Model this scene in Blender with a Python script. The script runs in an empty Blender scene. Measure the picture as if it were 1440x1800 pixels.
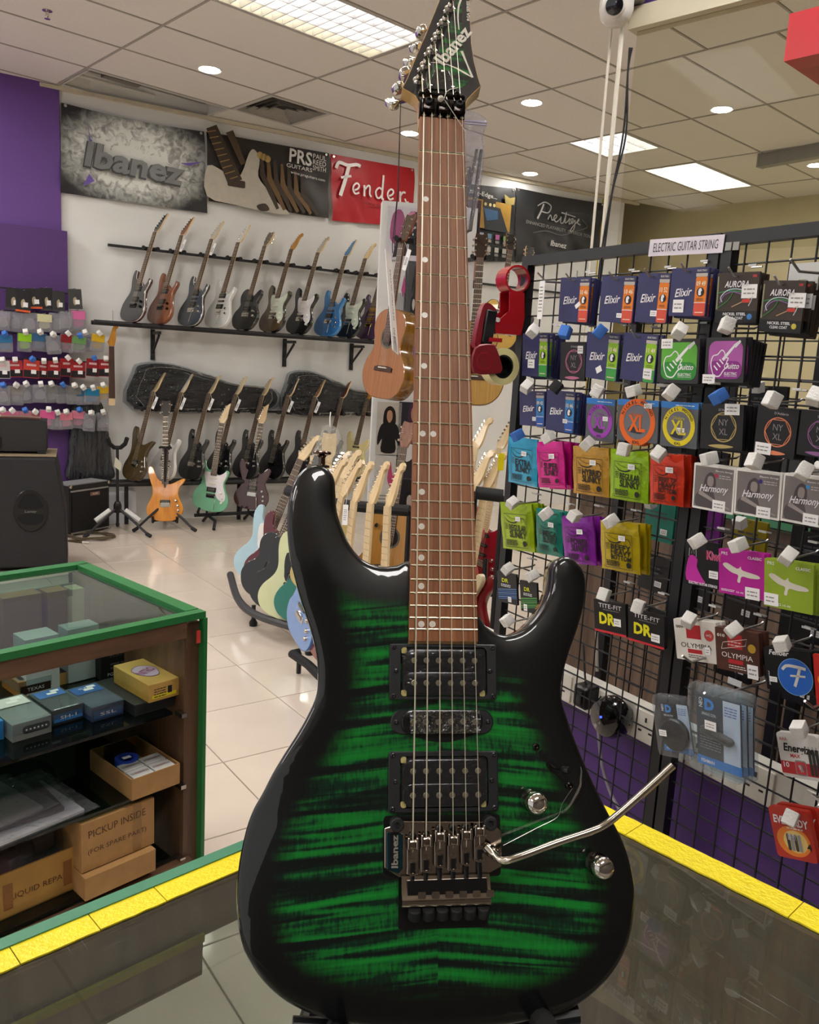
import bpy, math, random
import numpy as np
from mathutils import Vector, Matrix
from mathutils.geometry import delaunay_2d_cdt
random.seed(7)
sc = bpy.context.scene
COL = sc.collection
# ---------------------------------------------------------------- camera
F_PX, PITCH, ROLL, EYE = 1458.2, math.radians(9.959), math.radians(3.263), 1.5
_cp, _sp, _cr, _sr = math.cos(PITCH), math.sin(PITCH), math.cos(ROLL), math.sin(ROLL)
RC = np.array([[_cr, -_sr, 0], [_sr, _cr, 0], [0, 0, 1]]) @ np.array([[1, 0, 0], [0, -_sp, -_cp], [0, _cp, -_sp]])
C0 = np.array([0, 0, EYE])
cam_data = bpy.data.cameras.new('camera')
cam_data.sensor_fit = 'HORIZONTAL'; cam_data.sensor_width = 36.0; cam_data.lens = F_PX / 1440 * 36
cam_data.clip_start = 0.02; cam_data.clip_end = 60
cam = bpy.data.objects.new('camera', cam_data); COL.objects.link(cam)
cam.matrix_world = Matrix(((RC[0][0], -RC[1][0], -RC[2][0], 0), (RC[0][1], -RC[1][1], -RC[2][1], 0), (RC[0][2], -RC[1][2], -RC[2][2], EYE), (0, 0, 0, 1)))
sc.camera = cam
# ---------------------------------------------------------------- world, exposure
w = bpy.data.worlds.new('world'); sc.world = w; w.use_nodes = True
w.node_tree.nodes['Background'].inputs[0].default_value = (1.0, 0.98, 0.96, 1)
w.node_tree.nodes['Background'].inputs[1].default_value = 0.45
vs = sc.view_settings
vs.view_transform = 'Standard'; vs.look = 'None'; vs.gamma = 1.0; vs.use_curve_mapping = False
vs.exposure = 0.52
sc.cycles.use_adaptive_sampling = True; sc.cycles.adaptive_threshold = 0.05; sc.cycles.adaptive_min_samples = 20; sc.cycles.max_bounces = 6; sc.cycles.diffuse_bounces = 3; sc.cycles.glossy_bounces = 3; sc.cycles.transparent_max_bounces = 14; sc.cycles.caustics_reflective = False; sc.cycles.caustics_refractive = False
TUBE_POWER, TROFFER_POWER, DOWN_POWER = 7.0, 15.0, 70.0
# ---------------------------------------------------------------- measured frames
YC, YW, YF, YG, YK, YB = (math.radians(v) for v in (43.11, 30.09, 35.85, 33.41, 44.0, 48.0))  # ceiling, wall, floor, grid, counter, cabinet
ZC = 3.52          # ceiling height
WALL = 7.55        # back wall distance in its own frame
GRID_A = 1.4888    # grid panel plane in its own frame
KZ = 0.90          # counter top height
def A(y): return np.array([math.cos(y), math.sin(y), 0.0])
def B(y): return np.array([-math.sin(y), math.cos(y), 0.0])
def P3(yaw, a, b, z): return A(yaw) * a + B(yaw) * b + np.array([0, 0, z])
def ray(x, y): return RC.T @ np.array([(x - 720) / F_PX, (y - 900) / F_PX, 1.0])
def hz(x, y, z):
    d = ray(x, y); return C0 + d * ((z - EYE) / d[2])
def hplane(x, y, n, c):
    d = ray(x, y); return C0 + d * ((c - n @ C0) / (n @ d))
def onwall(x, y, off=0.0):          # point on a plane off metres in front of the back wall -> (u, z)
    p = hplane(x, y, B(YW), WALL - off); return float(p @ A(YW)), float(p[2])
def ongrid(x, y, off=0.0):          # point on a plane off metres in front of the wire panels -> (b, z)
    p = hplane(x, y, A(YG), GRID_A - off); return float(p @ B(YG)), float(p[2])
def proj(p):
    q = RC @ (np.array(p, float) - C0); return 720 + F_PX * q[0] / q[2], 900 + F_PX * q[1] / q[2], q[2]
def frame(o, x, y, z):
    return Matrix(((x[0], y[0], z[0], o[0]), (x[1], y[1], z[1], o[1]), (x[2], y[2], z[2], o[2]), (0, 0, 0, 1)))
Z3 = np.array([0, 0, 1.0])
def wallM(u, z, off=0.0):           # local x along wall (to the right), y up, z out of the wall
    return frame(P3(YW, u, WALL - off, z), A(YW), Z3, -B(YW))
def gridM(b, z, off=0.0):           # local x to the right along the panel, y up, z towards the viewer
    return frame(P3(YG, GRID_A - off, b, z), -B(YG), Z3, -A(YG))
def rotz(yaw, o): return frame(o, A(yaw), B(yaw), Z3)
# ---------------------------------------------------------------- materials
MATS = {}
def lin(c):
    if isinstance(c, str): c = tuple(int(c[i:i + 2], 16) for i in (0, 2, 4))
    return tuple((v / 255 / 12.92 if v / 255 <= 0.04045 else ((v / 255 + 0.055) / 1.055) ** 2.4) for v in c)
def _base(name):
    m = bpy.data.materials.new(name); m.use_nodes = True
    nt = m.node_tree; return m, nt, nt.nodes['Principled BSDF'], nt.nodes, nt.links
def mt(name, col='808080', rough=0.5, metal=0.0, coat=0.0, var=0.08, scale=18.0, bump=0.0, bscale=None, emit=0.0, stretch=None, spec=0.5, bdist=0.01):
    if name in MATS: return MATS[name]
    m, nt, b, N, L = _base(name)
    c = lin(col)
    b.inputs['Roughness'].default_value = rough; b.inputs['Metallic'].default_value = metal
    b.inputs['Coat Weight'].default_value = coat; b.inputs['Coat Roughness'].default_value = 0.03
    b.inputs['Specular IOR Level'].default_value = spec
    tc = N.new('ShaderNodeTexCoord'); mp = N.new('ShaderNodeMapping'); L.new(tc.outputs['Object'], mp.inputs[0])
    if stretch: mp.inputs['Scale'].default_value = stretch
    nz = N.new('ShaderNodeTexNoise'); nz.inputs['Scale'].default_value = scale; nz.inputs['Detail'].default_value = 4
    L.new(mp.outputs[0], nz.inputs[0])
    mr = N.new('ShaderNodeMapRange'); mr.inputs[1].default_value = 0.25; mr.inputs[2].default_value = 0.75
    mr.inputs[3].default_value = 1 - var; mr.inputs[4].default_value = 1 + var; L.new(nz.outputs[0], mr.inputs[0])
    vm = N.new('ShaderNodeVectorMath'); vm.operation = 'SCALE'; vm.inputs[0].default_value = c; L.new(mr.outputs[0], vm.inputs['Scale'])
    L.new(vm.outputs[0], b.inputs['Base Color'])
    if bump:
        bn = N.new('ShaderNodeBump'); bn.inputs['Strength'].default_value = bump; bn.inputs['Distance'].default_value = bdist
        if bscale:
            n2 = N.new('ShaderNodeTexNoise'); n2.inputs['Scale'].default_value = bscale; n2.inputs['Detail'].default_value = 3
            L.new(mp.outputs[0], n2.inputs[0]); L.new(n2.outputs[0], bn.inputs['Height'])
        else: L.new(nz.outputs[0], bn.inputs['Height'])
        L.new(bn.outputs[0], b.inputs['Normal'])
    if emit:
        b.inputs['Emission Color'].default_value = (*c, 1); b.inputs['Emission Strength'].default_value = emit
    MATS[name] = m; return m
def wood(name, c1, c2, rough=0.45, scale=6.0, axis=1, coat=0.0, fine=60.0):
    if name in MATS: return MATS[name]
    m, nt, b, N, L = _base(name)
    b.inputs['Roughness'].default_value = rough; b.inputs['Coat Weight'].default_value = coat
    tc = N.new('ShaderNodeTexCoord'); mp = N.new('ShaderNodeMapping'); L.new(tc.outputs['Object'], mp.inputs[0])
    s = [fine, fine, fine]; s[axis] = scale; mp.inputs['Scale'].default_value = s
    nz = N.new('ShaderNodeTexNoise'); nz.inputs['Scale'].default_value = 1.0; nz.inputs['Detail'].default_value = 5; nz.inputs['Roughness'].default_value = 0.65
    L.new(mp.outputs[0], nz.inputs[0])
    cr = N.new('ShaderNodeValToRGB'); cr.color_ramp.elements[0].position = 0.32; cr.color_ramp.elements[1].position = 0.68
    cr.color_ramp.elements[0].color = (*lin(c1), 1); cr.color_ramp.elements[1].color = (*lin(c2), 1)
    L.new(nz.outputs[0], cr.inputs[0]); L.new(cr.outputs[0], b.inputs['Base Color'])
    bn = N.new('ShaderNodeBump'); bn.inputs['Strength'].default_value = 0.12; bn.inputs['Distance'].default_value = 0.002
    L.new(nz.outputs[0], bn.inputs['Height']); L.new(bn.outputs[0], b.inputs['Normal'])
    MATS[name] = m; return m
def glass(name, tint='ffffff', rough=0.0, milk=0.0, bump=0.0, bscale=30.0, ior=1.5, milkcol='ffffff', scratch=0.0, dist=0.02):
    if name in MATS: return MATS[name]
    m = bpy.data.materials.new(name); m.use_nodes = True; nt = m.node_tree; N, L = nt.nodes, nt.links
    for n in list(N): N.remove(n)
    out = N.new('ShaderNodeOutputMaterial'); tr = N.new('ShaderNodeBsdfTransparent'); tr.inputs[0].default_value = (*lin(tint), 1)
    gl = N.new('ShaderNodeBsdfGlossy'); gl.inputs['Roughness'].default_value = rough
    fr = N.new('ShaderNodeFresnel'); fr.inputs['IOR'].default_value = ior
    ge = N.new('ShaderNodeNewGeometry'); bf = N.new('ShaderNodeMath'); bf.operation = 'SUBTRACT'; bf.inputs[0].default_value = 1.0; L.new(ge.outputs['Backfacing'], bf.inputs[1])
    ff = N.new('ShaderNodeMath'); ff.operation = 'MULTIPLY'; L.new(fr.outputs[0], ff.inputs[0]); L.new(bf.outputs[0], ff.inputs[1])
    mx = N.new('ShaderNodeMixShader'); L.new(ff.outputs[0], mx.inputs[0]); L.new(tr.outputs[0], mx.inputs[1]); L.new(gl.outputs[0], mx.inputs[2])
    last = mx.outputs[0]
    if bump:
        tc = N.new('ShaderNodeTexCoord'); nz = N.new('ShaderNodeTexNoise'); nz.inputs['Scale'].default_value = bscale; nz.inputs['Detail'].default_value = 3
        L.new(tc.outputs['Object'], nz.inputs[0]); bn = N.new('ShaderNodeBump'); bn.inputs['Strength'].default_value = bump; bn.inputs['Distance'].default_value = dist
        L.new(nz.outputs[0], bn.inputs['Height']); L.new(bn.outputs[0], gl.inputs['Normal']); L.new(bn.outputs[0], fr.inputs['Normal'])
    if milk or scratch:
        df = N.new('ShaderNodeBsdfDiffuse'); df.inputs[0].default_value = (*lin(milkcol), 1)
        m2 = N.new('ShaderNodeMixShader'); m2.inputs[0].default_value = milk; L.new(last, m2.inputs[1]); L.new(df.outputs[0], m2.inputs[2]); last = m2.outputs[0]
        if scratch:
            tc = N.new('ShaderNodeTexCoord'); acc = None
            for k, (sx, sy, rz) in enumerate(((300, 7, 0.5), (9, 340, 0.3), (320, 8, -0.9), (280, 10, 1.9))):
                mp = N.new('ShaderNodeMapping'); mp.inputs['Scale'].default_value = (sx, sy, 1); mp.inputs['Rotation'].default_value = (0, 0, rz)
                L.new(tc.outputs['Object'], mp.inputs[0]); nz = N.new('ShaderNodeTexNoise'); nz.inputs['Scale'].default_value = 1; nz.inputs['Detail'].default_value = 1
                L.new(mp.outputs[0], nz.inputs[0]); mr = N.new('ShaderNodeMapRange'); mr.inputs[1].default_value = 0.735; mr.inputs[2].default_value = 0.80
                mr.inputs[3].default_value = 0; mr.inputs[4].default_value = scratch; L.new(nz.outputs[0], mr.inputs[0])
                if acc is None: acc = mr.outputs[0]
                else:
                    ad = N.new('ShaderNodeMath'); ad.operation = 'MAXIMUM'; L.new(acc, ad.inputs[0]); L.new(mr.outputs[0], ad.inputs[1]); acc = ad.outputs[0]
            ad = N.new('ShaderNodeMath'); ad.operation = 'ADD'; ad.inputs[1].default_value = milk; L.new(acc, ad.inputs[0]); L.new(ad.outputs[0], m2.inputs[0])
    L.new(last, out.inputs[0]); MATS[name] = m; return m
def emitter(name, col, strength):
    if name in MATS: return MATS[name]
    m = bpy.data.materials.new(name); m.use_nodes = True; nt = m.node_tree; N, L = nt.nodes, nt.links
    for n in list(N): N.remove(n)
    out = N.new('ShaderNodeOutputMaterial'); e = N.new('ShaderNodeEmission'); e.inputs[0].default_value = (*lin(col), 1); e.inputs[1].default_value = strength
    L.new(e.outputs[0], out.inputs[0]); MATS[name] = m; return m
def C(col, rough=0.5, **k):        # a plain paint or print colour
    return mt('paint_%s_%02d%s' % (col, int(rough * 100), ''.join('_%s%s' % i for i in sorted(k.items()))), col, rough, **k)
# ---------------------------------------------------------------- mesh building
TXT = {}
def text_mesh(s, bold):
    if (s, bold) in TXT: return TXT[(s, bold)]
    cu = bpy.data.curves.new('lettering', 'FONT'); cu.body = s; cu.size = 1; cu.resolution_u = 2; cu.offset = bold; cu.align_x = 'CENTER'
    ob = bpy.data.objects.new('lettering', cu)
    me = bpy.data.meshes.new_from_object(ob)
    v = np.array([p.co[:2] for p in me.vertices]) if len(me.vertices) else np.zeros((1, 2)); f = [tuple(p.vertices) for p in me.polygons]
    bpy.data.objects.remove(ob); bpy.data.meshes.remove(me); bpy.data.curves.remove(cu)
    lo, hi = v.min(0), v.max(0); v = (v - (lo + hi) / 2) / np.maximum(hi - lo, 1e-6)
    TXT[(s, bold)] = (v, f, float((hi - lo)[0] / (hi - lo)[1])); return TXT[(s, bold)]
def rrect(w, h, r=0.0, n=3, cx=0.0, cy=0.0):
    if r <= 0: return [(cx - w / 2, cy - h / 2), (cx + w / 2, cy - h / 2), (cx + w / 2, cy + h / 2), (cx - w / 2, cy + h / 2)]
    r = min(r, w / 2 - 1e-5, h / 2 - 1e-5); o = []
    for qx, qy, a0 in ((1, -1, -90), (1, 1, 0), (-1, 1, 90), (-1, -1, 180)):
        for i in range(n + 1):
            t = math.radians(a0 + 90 * i / n); o.append((cx + qx * (w / 2 - r) + r * math.cos(t), cy + qy * (h / 2 - r) + r * math.sin(t)))
    return o
def circ(r, n=16, cx=0.0, cy=0.0, ry=None):
    ry = r if ry is None else ry
    return [(cx + r * math.cos(2 * math.pi * i / n), cy + ry * math.sin(2 * math.pi * i / n)) for i in range(n)]
def spline(pts, n, closed=True):
    p = np.array(pts, float); m = len(p); out = []
    seg = m if closed else m - 1
    for i in range(seg):
        if closed: p0, p1, p2, p3 = p[i - 1], p[i], p[(i + 1) % m], p[(i + 2) % m]
        else: p0, p1, p2, p3 = p[max(i - 1, 0)], p[i], p[i + 1], p[min(i + 2, m - 1)]
        for t in np.linspace(0, 1, n, endpoint=False):
            out.append(0.5 * ((2 * p1) + (-p0 + p2) * t + (2 * p0 - 5 * p1 + 4 * p2 - p3) * t * t + (-p0 + 3 * p1 - 3 * p2 + p3) * t ** 3))
    if not closed: out.append(p[-1])
    return [tuple(float(c) for c in q) for q in out]
def ccw(pts):
    p = np.array(pts); x, y = p[:, 0], p[:, 1]
    return list(pts) if (x * np.roll(y, -1) - y * np.roll(x, -1)).sum() > 0 else list(pts)[::-1]
def inset(pts, d):
    p = np.array(pts, float); t = np.roll(p, -1, 0) - np.roll(p, 1, 0); t /= np.maximum(np.linalg.norm(t, axis=1), 1e-9)[:, None]
    a = p - np.roll(p, 1, 0); c = np.roll(p, -1, 0) - p
    a /= np.maximum(np.linalg.norm(a, axis=1), 1e-9)[:, None]; c /= np.maximum(np.linalg.norm(c, axis=1), 1e-9)[:, None]
    cosh = np.clip(np.sqrt((1 + (a * c).sum(1)) / 2), 0.5, 1)
    nrm = np.stack([-t[:, 1], t[:, 0]], 1) / cosh[:, None]
    return p + nrm * d
class MB:
    def __init__(s): s.v = []; s.f = []; s.m = []; s.mats = []; s.T = Matrix()
    def mi(s, m):
        if m is None: return 0
        if m not in s.mats: s.mats.append(m)
        return s.mats.index(m)
    def add(s, vs, fs, m=None):
        k = len(s.v); T = s.T; i = s.mi(m)
        s.v.extend((T @ Vector(v))[:] for v in vs)
        for f in fs: s.f.append(tuple(k + j for j in f)); s.m.append(i)
        return s
    def box(s, c, d, m=None, R=None):
        x, y, z = d[0] / 2, d[1] / 2, d[2] / 2
        vs = [Vector(q) for q in ((-x, -y, -z), (x, -y, -z), (x, y, -z), (-x, y, -z), (-x, -y, z), (x, -y, z), (x, y, z), (-x, y, z))]
        if R is not None: vs = [R @ q for q in vs]
        vs = [q + Vector(c) for q in vs]
        return s.add(vs, [(0, 3, 2, 1), (4, 5, 6, 7), (0, 1, 5, 4), (1, 2, 6, 5), (2, 3, 7, 6), (3, 0, 4, 7)], m)
    def prism(s, pts, z0, z1, m=None, bev=0.0, bb=0.0, top=True, bot=True, mtop=None, steps=1):
        pts = ccw(pts); n = len(pts); rings = []
        if bb > 0: rings.append((inset(pts, bb), z0)); rings.append((np.array(pts), z0 + bb))
        else: rings.append((np.array(pts), z0))
        if bev > 0:
            rings.append((np.array(pts), z1 - bev))
            for k in range(1, steps + 1):
                t = math.pi / 2 * k / steps
                rings.append((inset(pts, bev * (1 - math.cos(t))), z1 - bev + bev * math.sin(t)))
        else: rings.append((np.array(pts), z1))
        vs = []; fs = []
        for r, z in rings: vs += [(float(p[0]), float(p[1]), z) for p in r]
        for k in range(len(rings) - 1):
            for i in range(n): j = (i + 1) % n; fs.append((k * n + i, k * n + j, (k + 1) * n + j, (k + 1) * n + i))
        if bot: fs.append(tuple(range(n - 1, -1, -1)))
        t = len(rings) - 1
        if top and mtop is None: fs.append(tuple(t * n + i for i in range(n)))
        s.add(vs, fs, m)
        if top and mtop is not None:
            r, z = rings[-1]; s.add([(float(p[0]), float(p[1]), z) for p in r], [tuple(range(n))], mtop)
        return s
    def flat(s, pts, z, m=None): return s.add([(p[0], p[1], z) for p in ccw(pts)], [tuple(range(len(pts)))], m)
    def ring(s, r1, r2, z, m=None, n=28, cx=0.0, cy=0.0):
        a = circ(r1, n, cx, cy); b = circ(r2, n, cx, cy)
        return s.add([(p[0], p[1], z) for p in a + b], [(i, (i + 1) % n, n + (i + 1) % n, n + i) for i in range(n)], m)
    def cyl(s, p0, p1, r0, r1=None, n=10, m=None, caps=True):
        r1 = r0 if r1 is None else r1; p0, p1 = Vector(p0), Vector(p1); d = (p1 - p0).normalized()
        u = d.orthogonal().normalized(); w = d.cross(u); vs = []
        for p, r in ((p0, r0), (p1, r1)):
            for i in range(n): t = 2 * math.pi * i / n; vs.append(p + (u * math.cos(t) + w * math.sin(t)) * r)
        fs = [(i, (i + 1) % n, n + (i + 1) % n, n + i) for i in range(n)]
        if caps: fs += [tuple(range(n - 1, -1, -1)), tuple(range(n, 2 * n))]
        return s.add(vs, fs, m)
    def lathe(s, prof, n=16, m=None, o=(0, 0, 0), axis='z'):
        vs = []; fs = []; k = len(prof)
        for r, h in prof:
            for i in range(n):
                t = 2 * math.pi * i / n; x, y = r * math.cos(t), r * math.sin(t)
                q = (x, y, h) if axis == 'z' else ((h, x, y) if axis == 'x' else (y, h, x)); vs.append((q[0] + o[0], q[1] + o[1], q[2] + o[2]))
        for j in range(k - 1):
            for i in range(n): fs.append((j * n + i, j * n + (i + 1) % n, (j + 1) * n + (i + 1) % n, (j + 1) * n + i))
        fs.append(tuple(range(n - 1, -1, -1))); fs.append(tuple((k - 1) * n + i for i in range(n)))
        return s.add(vs, fs, m)
    def tube(s, pts, r, n=8, m=None, caps=True, rs=None):
        P = [Vector(p) for p in pts]; vs = []; fs = []; u = None
        for i, p in enumerate(P):
            d = ((P[min(i + 1, len(P) - 1)] - P[max(i - 1, 0)])).normalized()
            u = (d.orthogonal() if u is None else (u - d * u.dot(d))).normalized(); w = d.cross(u); rr = rs[i] if rs else r
            for k in range(n): t = 2 * math.pi * k / n; vs.append(p + (u * math.cos(t) + w * math.sin(t)) * rr)
        for i in range(len(P) - 1):
            for k in range(n): j = (k + 1) % n; fs.append((i * n + k, i * n + j, (i + 1) * n + j, (i + 1) * n + k))
        if caps: fs += [tuple(range(n - 1, -1, -1)), tuple((len(P) - 1) * n + k for k in range(n))]
        return s.add(vs, fs, m)
    def ribbon(s, pts, wd, z, m=None):       # flat stroke of lettering in the local xy plane
        p = np.array(pts, float); t = np.gradient(p, axis=0); t /= np.maximum(np.linalg.norm(t, axis=1), 1e-9)[:, None]
        n = np.stack([-t[:, 1], t[:, 0]], 1); ww = np.array(wd if hasattr(wd, '__len__') else [wd] * len(p))[:, None] / 2
        a = p + n * ww; b = p - n * ww; k = len(p)
        return s.add([(q[0], q[1], z) for q in list(b) + list(a)], [(i, i + 1, k + i + 1, k + i) for i in range(k - 1)], m)
    def text(s, t, cx, cy, z, w=None, h=None, m=None, rot=0.0, shear=0.0, bold=0.0):
        v, f, asp = text_mesh(t, bold)
        if w is None: w = h * asp
        if h is None: h = w / asp
        c, sn = math.cos(rot), math.sin(rot)
        q = [((x * w + shear * y * h), y * h) for x, y in v]
        return s.add([(cx + x * c - y * sn, cy + x * sn + y * c, z) for x, y in q], f, m)
    def rows(s, x0, y0, w, n, dy, h, z, m, seed=0):   # lines of very small print
        r = random.Random(seed)
        for i in range(n):
            x = x0; 
            while x < x0 + w - h:
                l = min(r.uniform(1.5, 5) * h, x0 + w - x); s.flat(rrect(l, h, 0, cx=x + l / 2, cy=y0 - i * dy), z, m); x += l + h * 0.7
        return s
    def mesh(s, name, m=None, smooth=35):
        me = bpy.data.meshes.new(name); me.from_pydata([tuple(v) for v in s.v], [], s.f)
        mats = s.mats if s.mats else ([m] if m else [])
        for q in mats: me.materials.append(q)
        if len(mats) > 1: me.polygons.foreach_set('material_index', s.m)
        if smooth: me.shade_smooth(); me.set_sharp_from_angle(angle=math.radians(smooth))
        me.update(); return me
    def build(s, name, m=None, parent=None, mw=None, smooth=35):
        o = bpy.data.objects.new(name, s.mesh(name, m, smooth)); COL.objects.link(o)
        if parent is not None: o.parent = parent
        if mw is not None: o.matrix_basis = mw
        return o
def tag(o, label=None, cat=None, group=None, kind=None):
    if label: o['label'] = label
    if cat: o['category'] = cat
    if group: o['group'] = group
    if kind: o['kind'] = kind
    return o
def thing(name, label, cat, mw=None, group=None):
    o = bpy.data.objects.new(name, None); o.empty_display_size = 0.05; COL.objects.link(o)
    if mw is not None: o.matrix_basis = mw
    return tag(o, label, cat, group)
def struct(mb, name, m=None, mw=None, parent=None):
    o = mb.build(name, m, parent, mw)
    if parent is None: o['kind'] = 'structure'
    return o
def inst(name, me, parent=None, mw=None):
    o = bpy.data.objects.new(name, me); COL.objects.link(o)
    if parent is not None: o.parent = parent
    if mw is not None: o.matrix_basis = mw
    return o
def T3(x=0, y=0, z=0): return Matrix.Translation((x, y, z))
def R3(a, ax): return Matrix.Rotation(math.radians(a), 4, ax)
BLACK = mt('black_powder_coat', '16161a', 0.45, var=0.2)
CHROME = mt('chrome', 'd8d4cc', 0.08, 1.0, var=0.02)
STEEL = mt('brushed_steel', 'c4c0b8', 0.25, 1.0, var=0.05)
WHITE = mt('white_card', 'e8e6e2', 0.55, var=0.02)
RUBBER = mt('black_rubber', '101012', 0.7, var=0.2)
PLASTIC = mt('black_plastic', '0c0c0e', 0.3, var=0.1)
INK = mt('black_ink', '141414', 0.5, var=0.05)
PINT = mt('grey_print', '8d8a8a', 0.6, var=0.05)
STICK = mt('price_sticker', 'eceaea', 0.5, var=0.02)
KRAFT = mt('kraft_card', 'a67d4c', 0.75, var=0.1, scale=30)
# ================================================================ structure
# floor: screed with grout colour, tiles laid on it
fl = MB(); fl.box((1.2, 6, -0.03), (18, 18, 0.05)); floor = struct(fl, 'floor', mt('grout', '8f8378', 0.8), rotz(YF, P3(YF, 0, 0, 0)))
floor.matrix_world = rotz(YF, np.zeros(3))
TILE = 0.4527; A0, B0 = 2.079, 3.63
tile_m = mt('floor_tile', 'd8cabb', 0.10, var=0.035, scale=5, spec=0.4)
tm = MB(); tm.prism(rrect(TILE - 0.005, TILE - 0.005), -0.006, 0.0, bev=0.0012); tile_me = tm.mesh('floor_tile', tile_m)
cells = []
for i in range(-14, 20):
    for j in range(-9, 22):
        a, b = A0 + (i + .5) * TILE, B0 + (j + .5) * TILE
        if not -6.5 < a < 9.5 or not -2.5 < b < 14: continue
        p = P3(YF, a, b, 0); q = proj(p)
        vis = q[2] > 0.3 and -60 < q[0] < 1500 and 600 < q[1] < 1950
        cells.append(((q[2] if vis else 99 + abs(q[2])), a, b, vis))
cells.sort()
n_t = 0; rest = MB()
for dd, a, b, vis in cells:
    if vis and n_t < 260 and (P3(YF, a, b, 0) @ B(YW)) < WALL + 0.1:
        inst('floor_tile', tile_me, floor, T3(a, b, 0)); n_t += 1
    else: rest.T = T3(a, b, 0); rest.prism(rrect(TILE - 0.005, TILE - 0.005), -0.006, 0.0)
ro = rest.build('floor_tile_field', tile_m, floor); ro['kind'] = 'stuff'
# walls
wall_m = mt('white_wall', 'e2e2e0', 0.6, var=0.05, scale=2.2, bump=0.05, bscale=40)
def slab(name, p, q, z0, z1, th, m, kind='structure'):
    p, q = np.array(p, float), np.array(q, float); d = q - p; L = np.linalg.norm(d); d /= L
    mb = MB(); mb.box((L / 2, th / 2, (z1 - z0) / 2), (L, th, z1 - z0))
    return struct(mb, name, m, frame((p[0], p[1], z0), (d[0], d[1], 0), (-d[1], d[0], 0), Z3))
u0 = onwall(104, 150)[0]
slab('wall_back', P3(YW, u0 - 0.6, WALL, 0)[:2], P3(YW, 7.0, WALL, 0)[:2], 0, ZC + 0.2, 0.12, wall_m)
purple_m = mt('purple_wall_paint', '63408a', 0.5, var=0.05, scale=3)
pw = hz(104, 150, ZC); pw2 = np.array(pw[:2]); dpw = A(math.radians(33))[:2]
PUR = P3(YW, 0, 0, 0)
slab('wall_purple', pw2 - dpw * 3.0, pw2, 0, ZC + 0.2, 0.10, purple_m)
slab('wall_rear', P3(YC, 7.5, -2.6, 0)[:2], P3(YC, -5.2, -2.6, 0)[:2], 0, ZC + 0.2, 0.1, mt('rear_wall_paint', '554e47', 0.6, var=0.06))
slab('wall_right', P3(YC, 9.3, 7.6, 0)[:2], P3(YC, 9.3, -4, 0)[:2], 0, ZC + 0.2, 0.12, mt('cream_wall', 'cdc39a', 0.6, var=0.04, scale=3))
slab('wall_corner', P3(YW, 6.68, WALL - 0.02, 0)[:2], P3(YC, 9.32, 6.4, 0)[:2], 0, ZC + 0.2, 0.1, mt('yellow_wall_paint', 'b7a234', 0.55, var=0.06))
# ceiling: dark void above, hung bars and loose panels
cl = MB(); cl.box((4, 4, 0.35), (18, 18, 0.05)); ceiling = struct(cl, 'ceiling', mt('soffit_grey', '5a5650', 0.8), rotz(YC, (0, 0, ZC)))
pan_m = mt('ceiling_panel', 'e9e5de', 0.75, var=0.03, scale=50, bump=0.15, bscale=300)
bar_m = mt('ceiling_bar', 'a8a298', 0.6, var=0.04)
AL = [2.602 + 1.2 * k for k in range(-6, 7)]; BL = [5.305 + 0.6 * k for k in range(-14, 7)]
def colshift(a, b): return 0.17 if a > 6.2 - 0.01 or (a > 5.0 - 0.01 and b < 3.6) else 0.0
LIT = [(2.602, 4.105), (6.202, 4.105), (7.402, 4.105)]
HID = [(1.402, 0.505), (3.802, 0.505), (0.202, 4.105), (0.202, 6.505), (-0.998, 2.305), (6.202, 0.505), (-3.398, 0.505), (-2.198, 4.105), (-2.198, 6.505), (-4.598, 4.105), (8.602, 1.705), (0.202, 1.105), (-0.998, -1.295), (-3.398, -0.695)]  # unseen ceiling lights added to light the room and reflect in the guitar
BROKEN = [(2.602, 6.505)]; AC = (3.802, 5.905)
WN = np.array([B(YW) @ A(YC), B(YW) @ B(YC)])
def clip(poly):                      # keep the room side of the back wall
    out = []
    for i in range(len(poly)):
        p, q = np.array(poly[i]), np.array(poly[(i + 1) % len(poly)]); dp, dq = WN @ p - (WALL + .02), WN @ q - (WALL + .02)
        if dp <= 0: out.append(tuple(p))
        if dp * dq < 0: out.append(tuple(p + (q - p) * dp / (dp - dq)))
    return out
full_panel = MB().prism(rrect(1.188, 0.588), 0.0, 0.012, bb=0.003).mesh('ceiling_panel', pan_m)
SPECIAL = set((round(a * 5), round(b * 5)) for a, b in LIT + HID + BROKEN)
for a in AL[:-1]:
    for b in BL[:-1]:
        key = (round(a * 5), round(b * 5)); b2 = b + colshift(a, b)
        if key in SPECIAL: continue
        pts = [(a, b2), (a + 1.2, b2), (a + 1.2, b2 + .6), (a, b2 + .6)]
        if a < 5.1 and a > 4.9 and 3.4 < b < 3.6: pts = [(a, b + .17), (a + 1.2, b + .17), (a + 1.2, b + .6), (a, b + .6)]
        if a == AC[0] or abs(a - AC[0]) < .01 and abs(b - AC[1]) < .01:
            if abs(b - AC[1]) < .01: pts = [(a + .6, b2), (a + 1.2, b2), (a + 1.2, b2 + .6), (a + .6, b2 + .6)]
        c = clip(pts)
        if len(c) < 3: continue
        if len(c) == 4 and all(abs(c[i][0] - pts[i][0]) + abs(c[i][1] - pts[i][1]) < 1e-6 for i in range(4)) and abs(pts[1][0] - pts[0][0] - 1.2) < .01 and abs(pts[2][1] - pts[1][1] - .6) < .01:
            inst('ceiling_panel', full_panel, ceiling, T3(pts[0][0] + .6, pts[0][1] + .3, 0))
        else:
            mb = MB(); mb.prism([tuple(q) for q in inset(ccw(c), 0.005)], 0.0, 0.012); mb.build('ceiling_panel', pan_m, ceiling)
ba = MB(); ba.box((0, 0, -0.001), (1.2, 0.014, 0.006)); bar_a = ba.mesh('ceiling_bar', bar_m)
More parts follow.
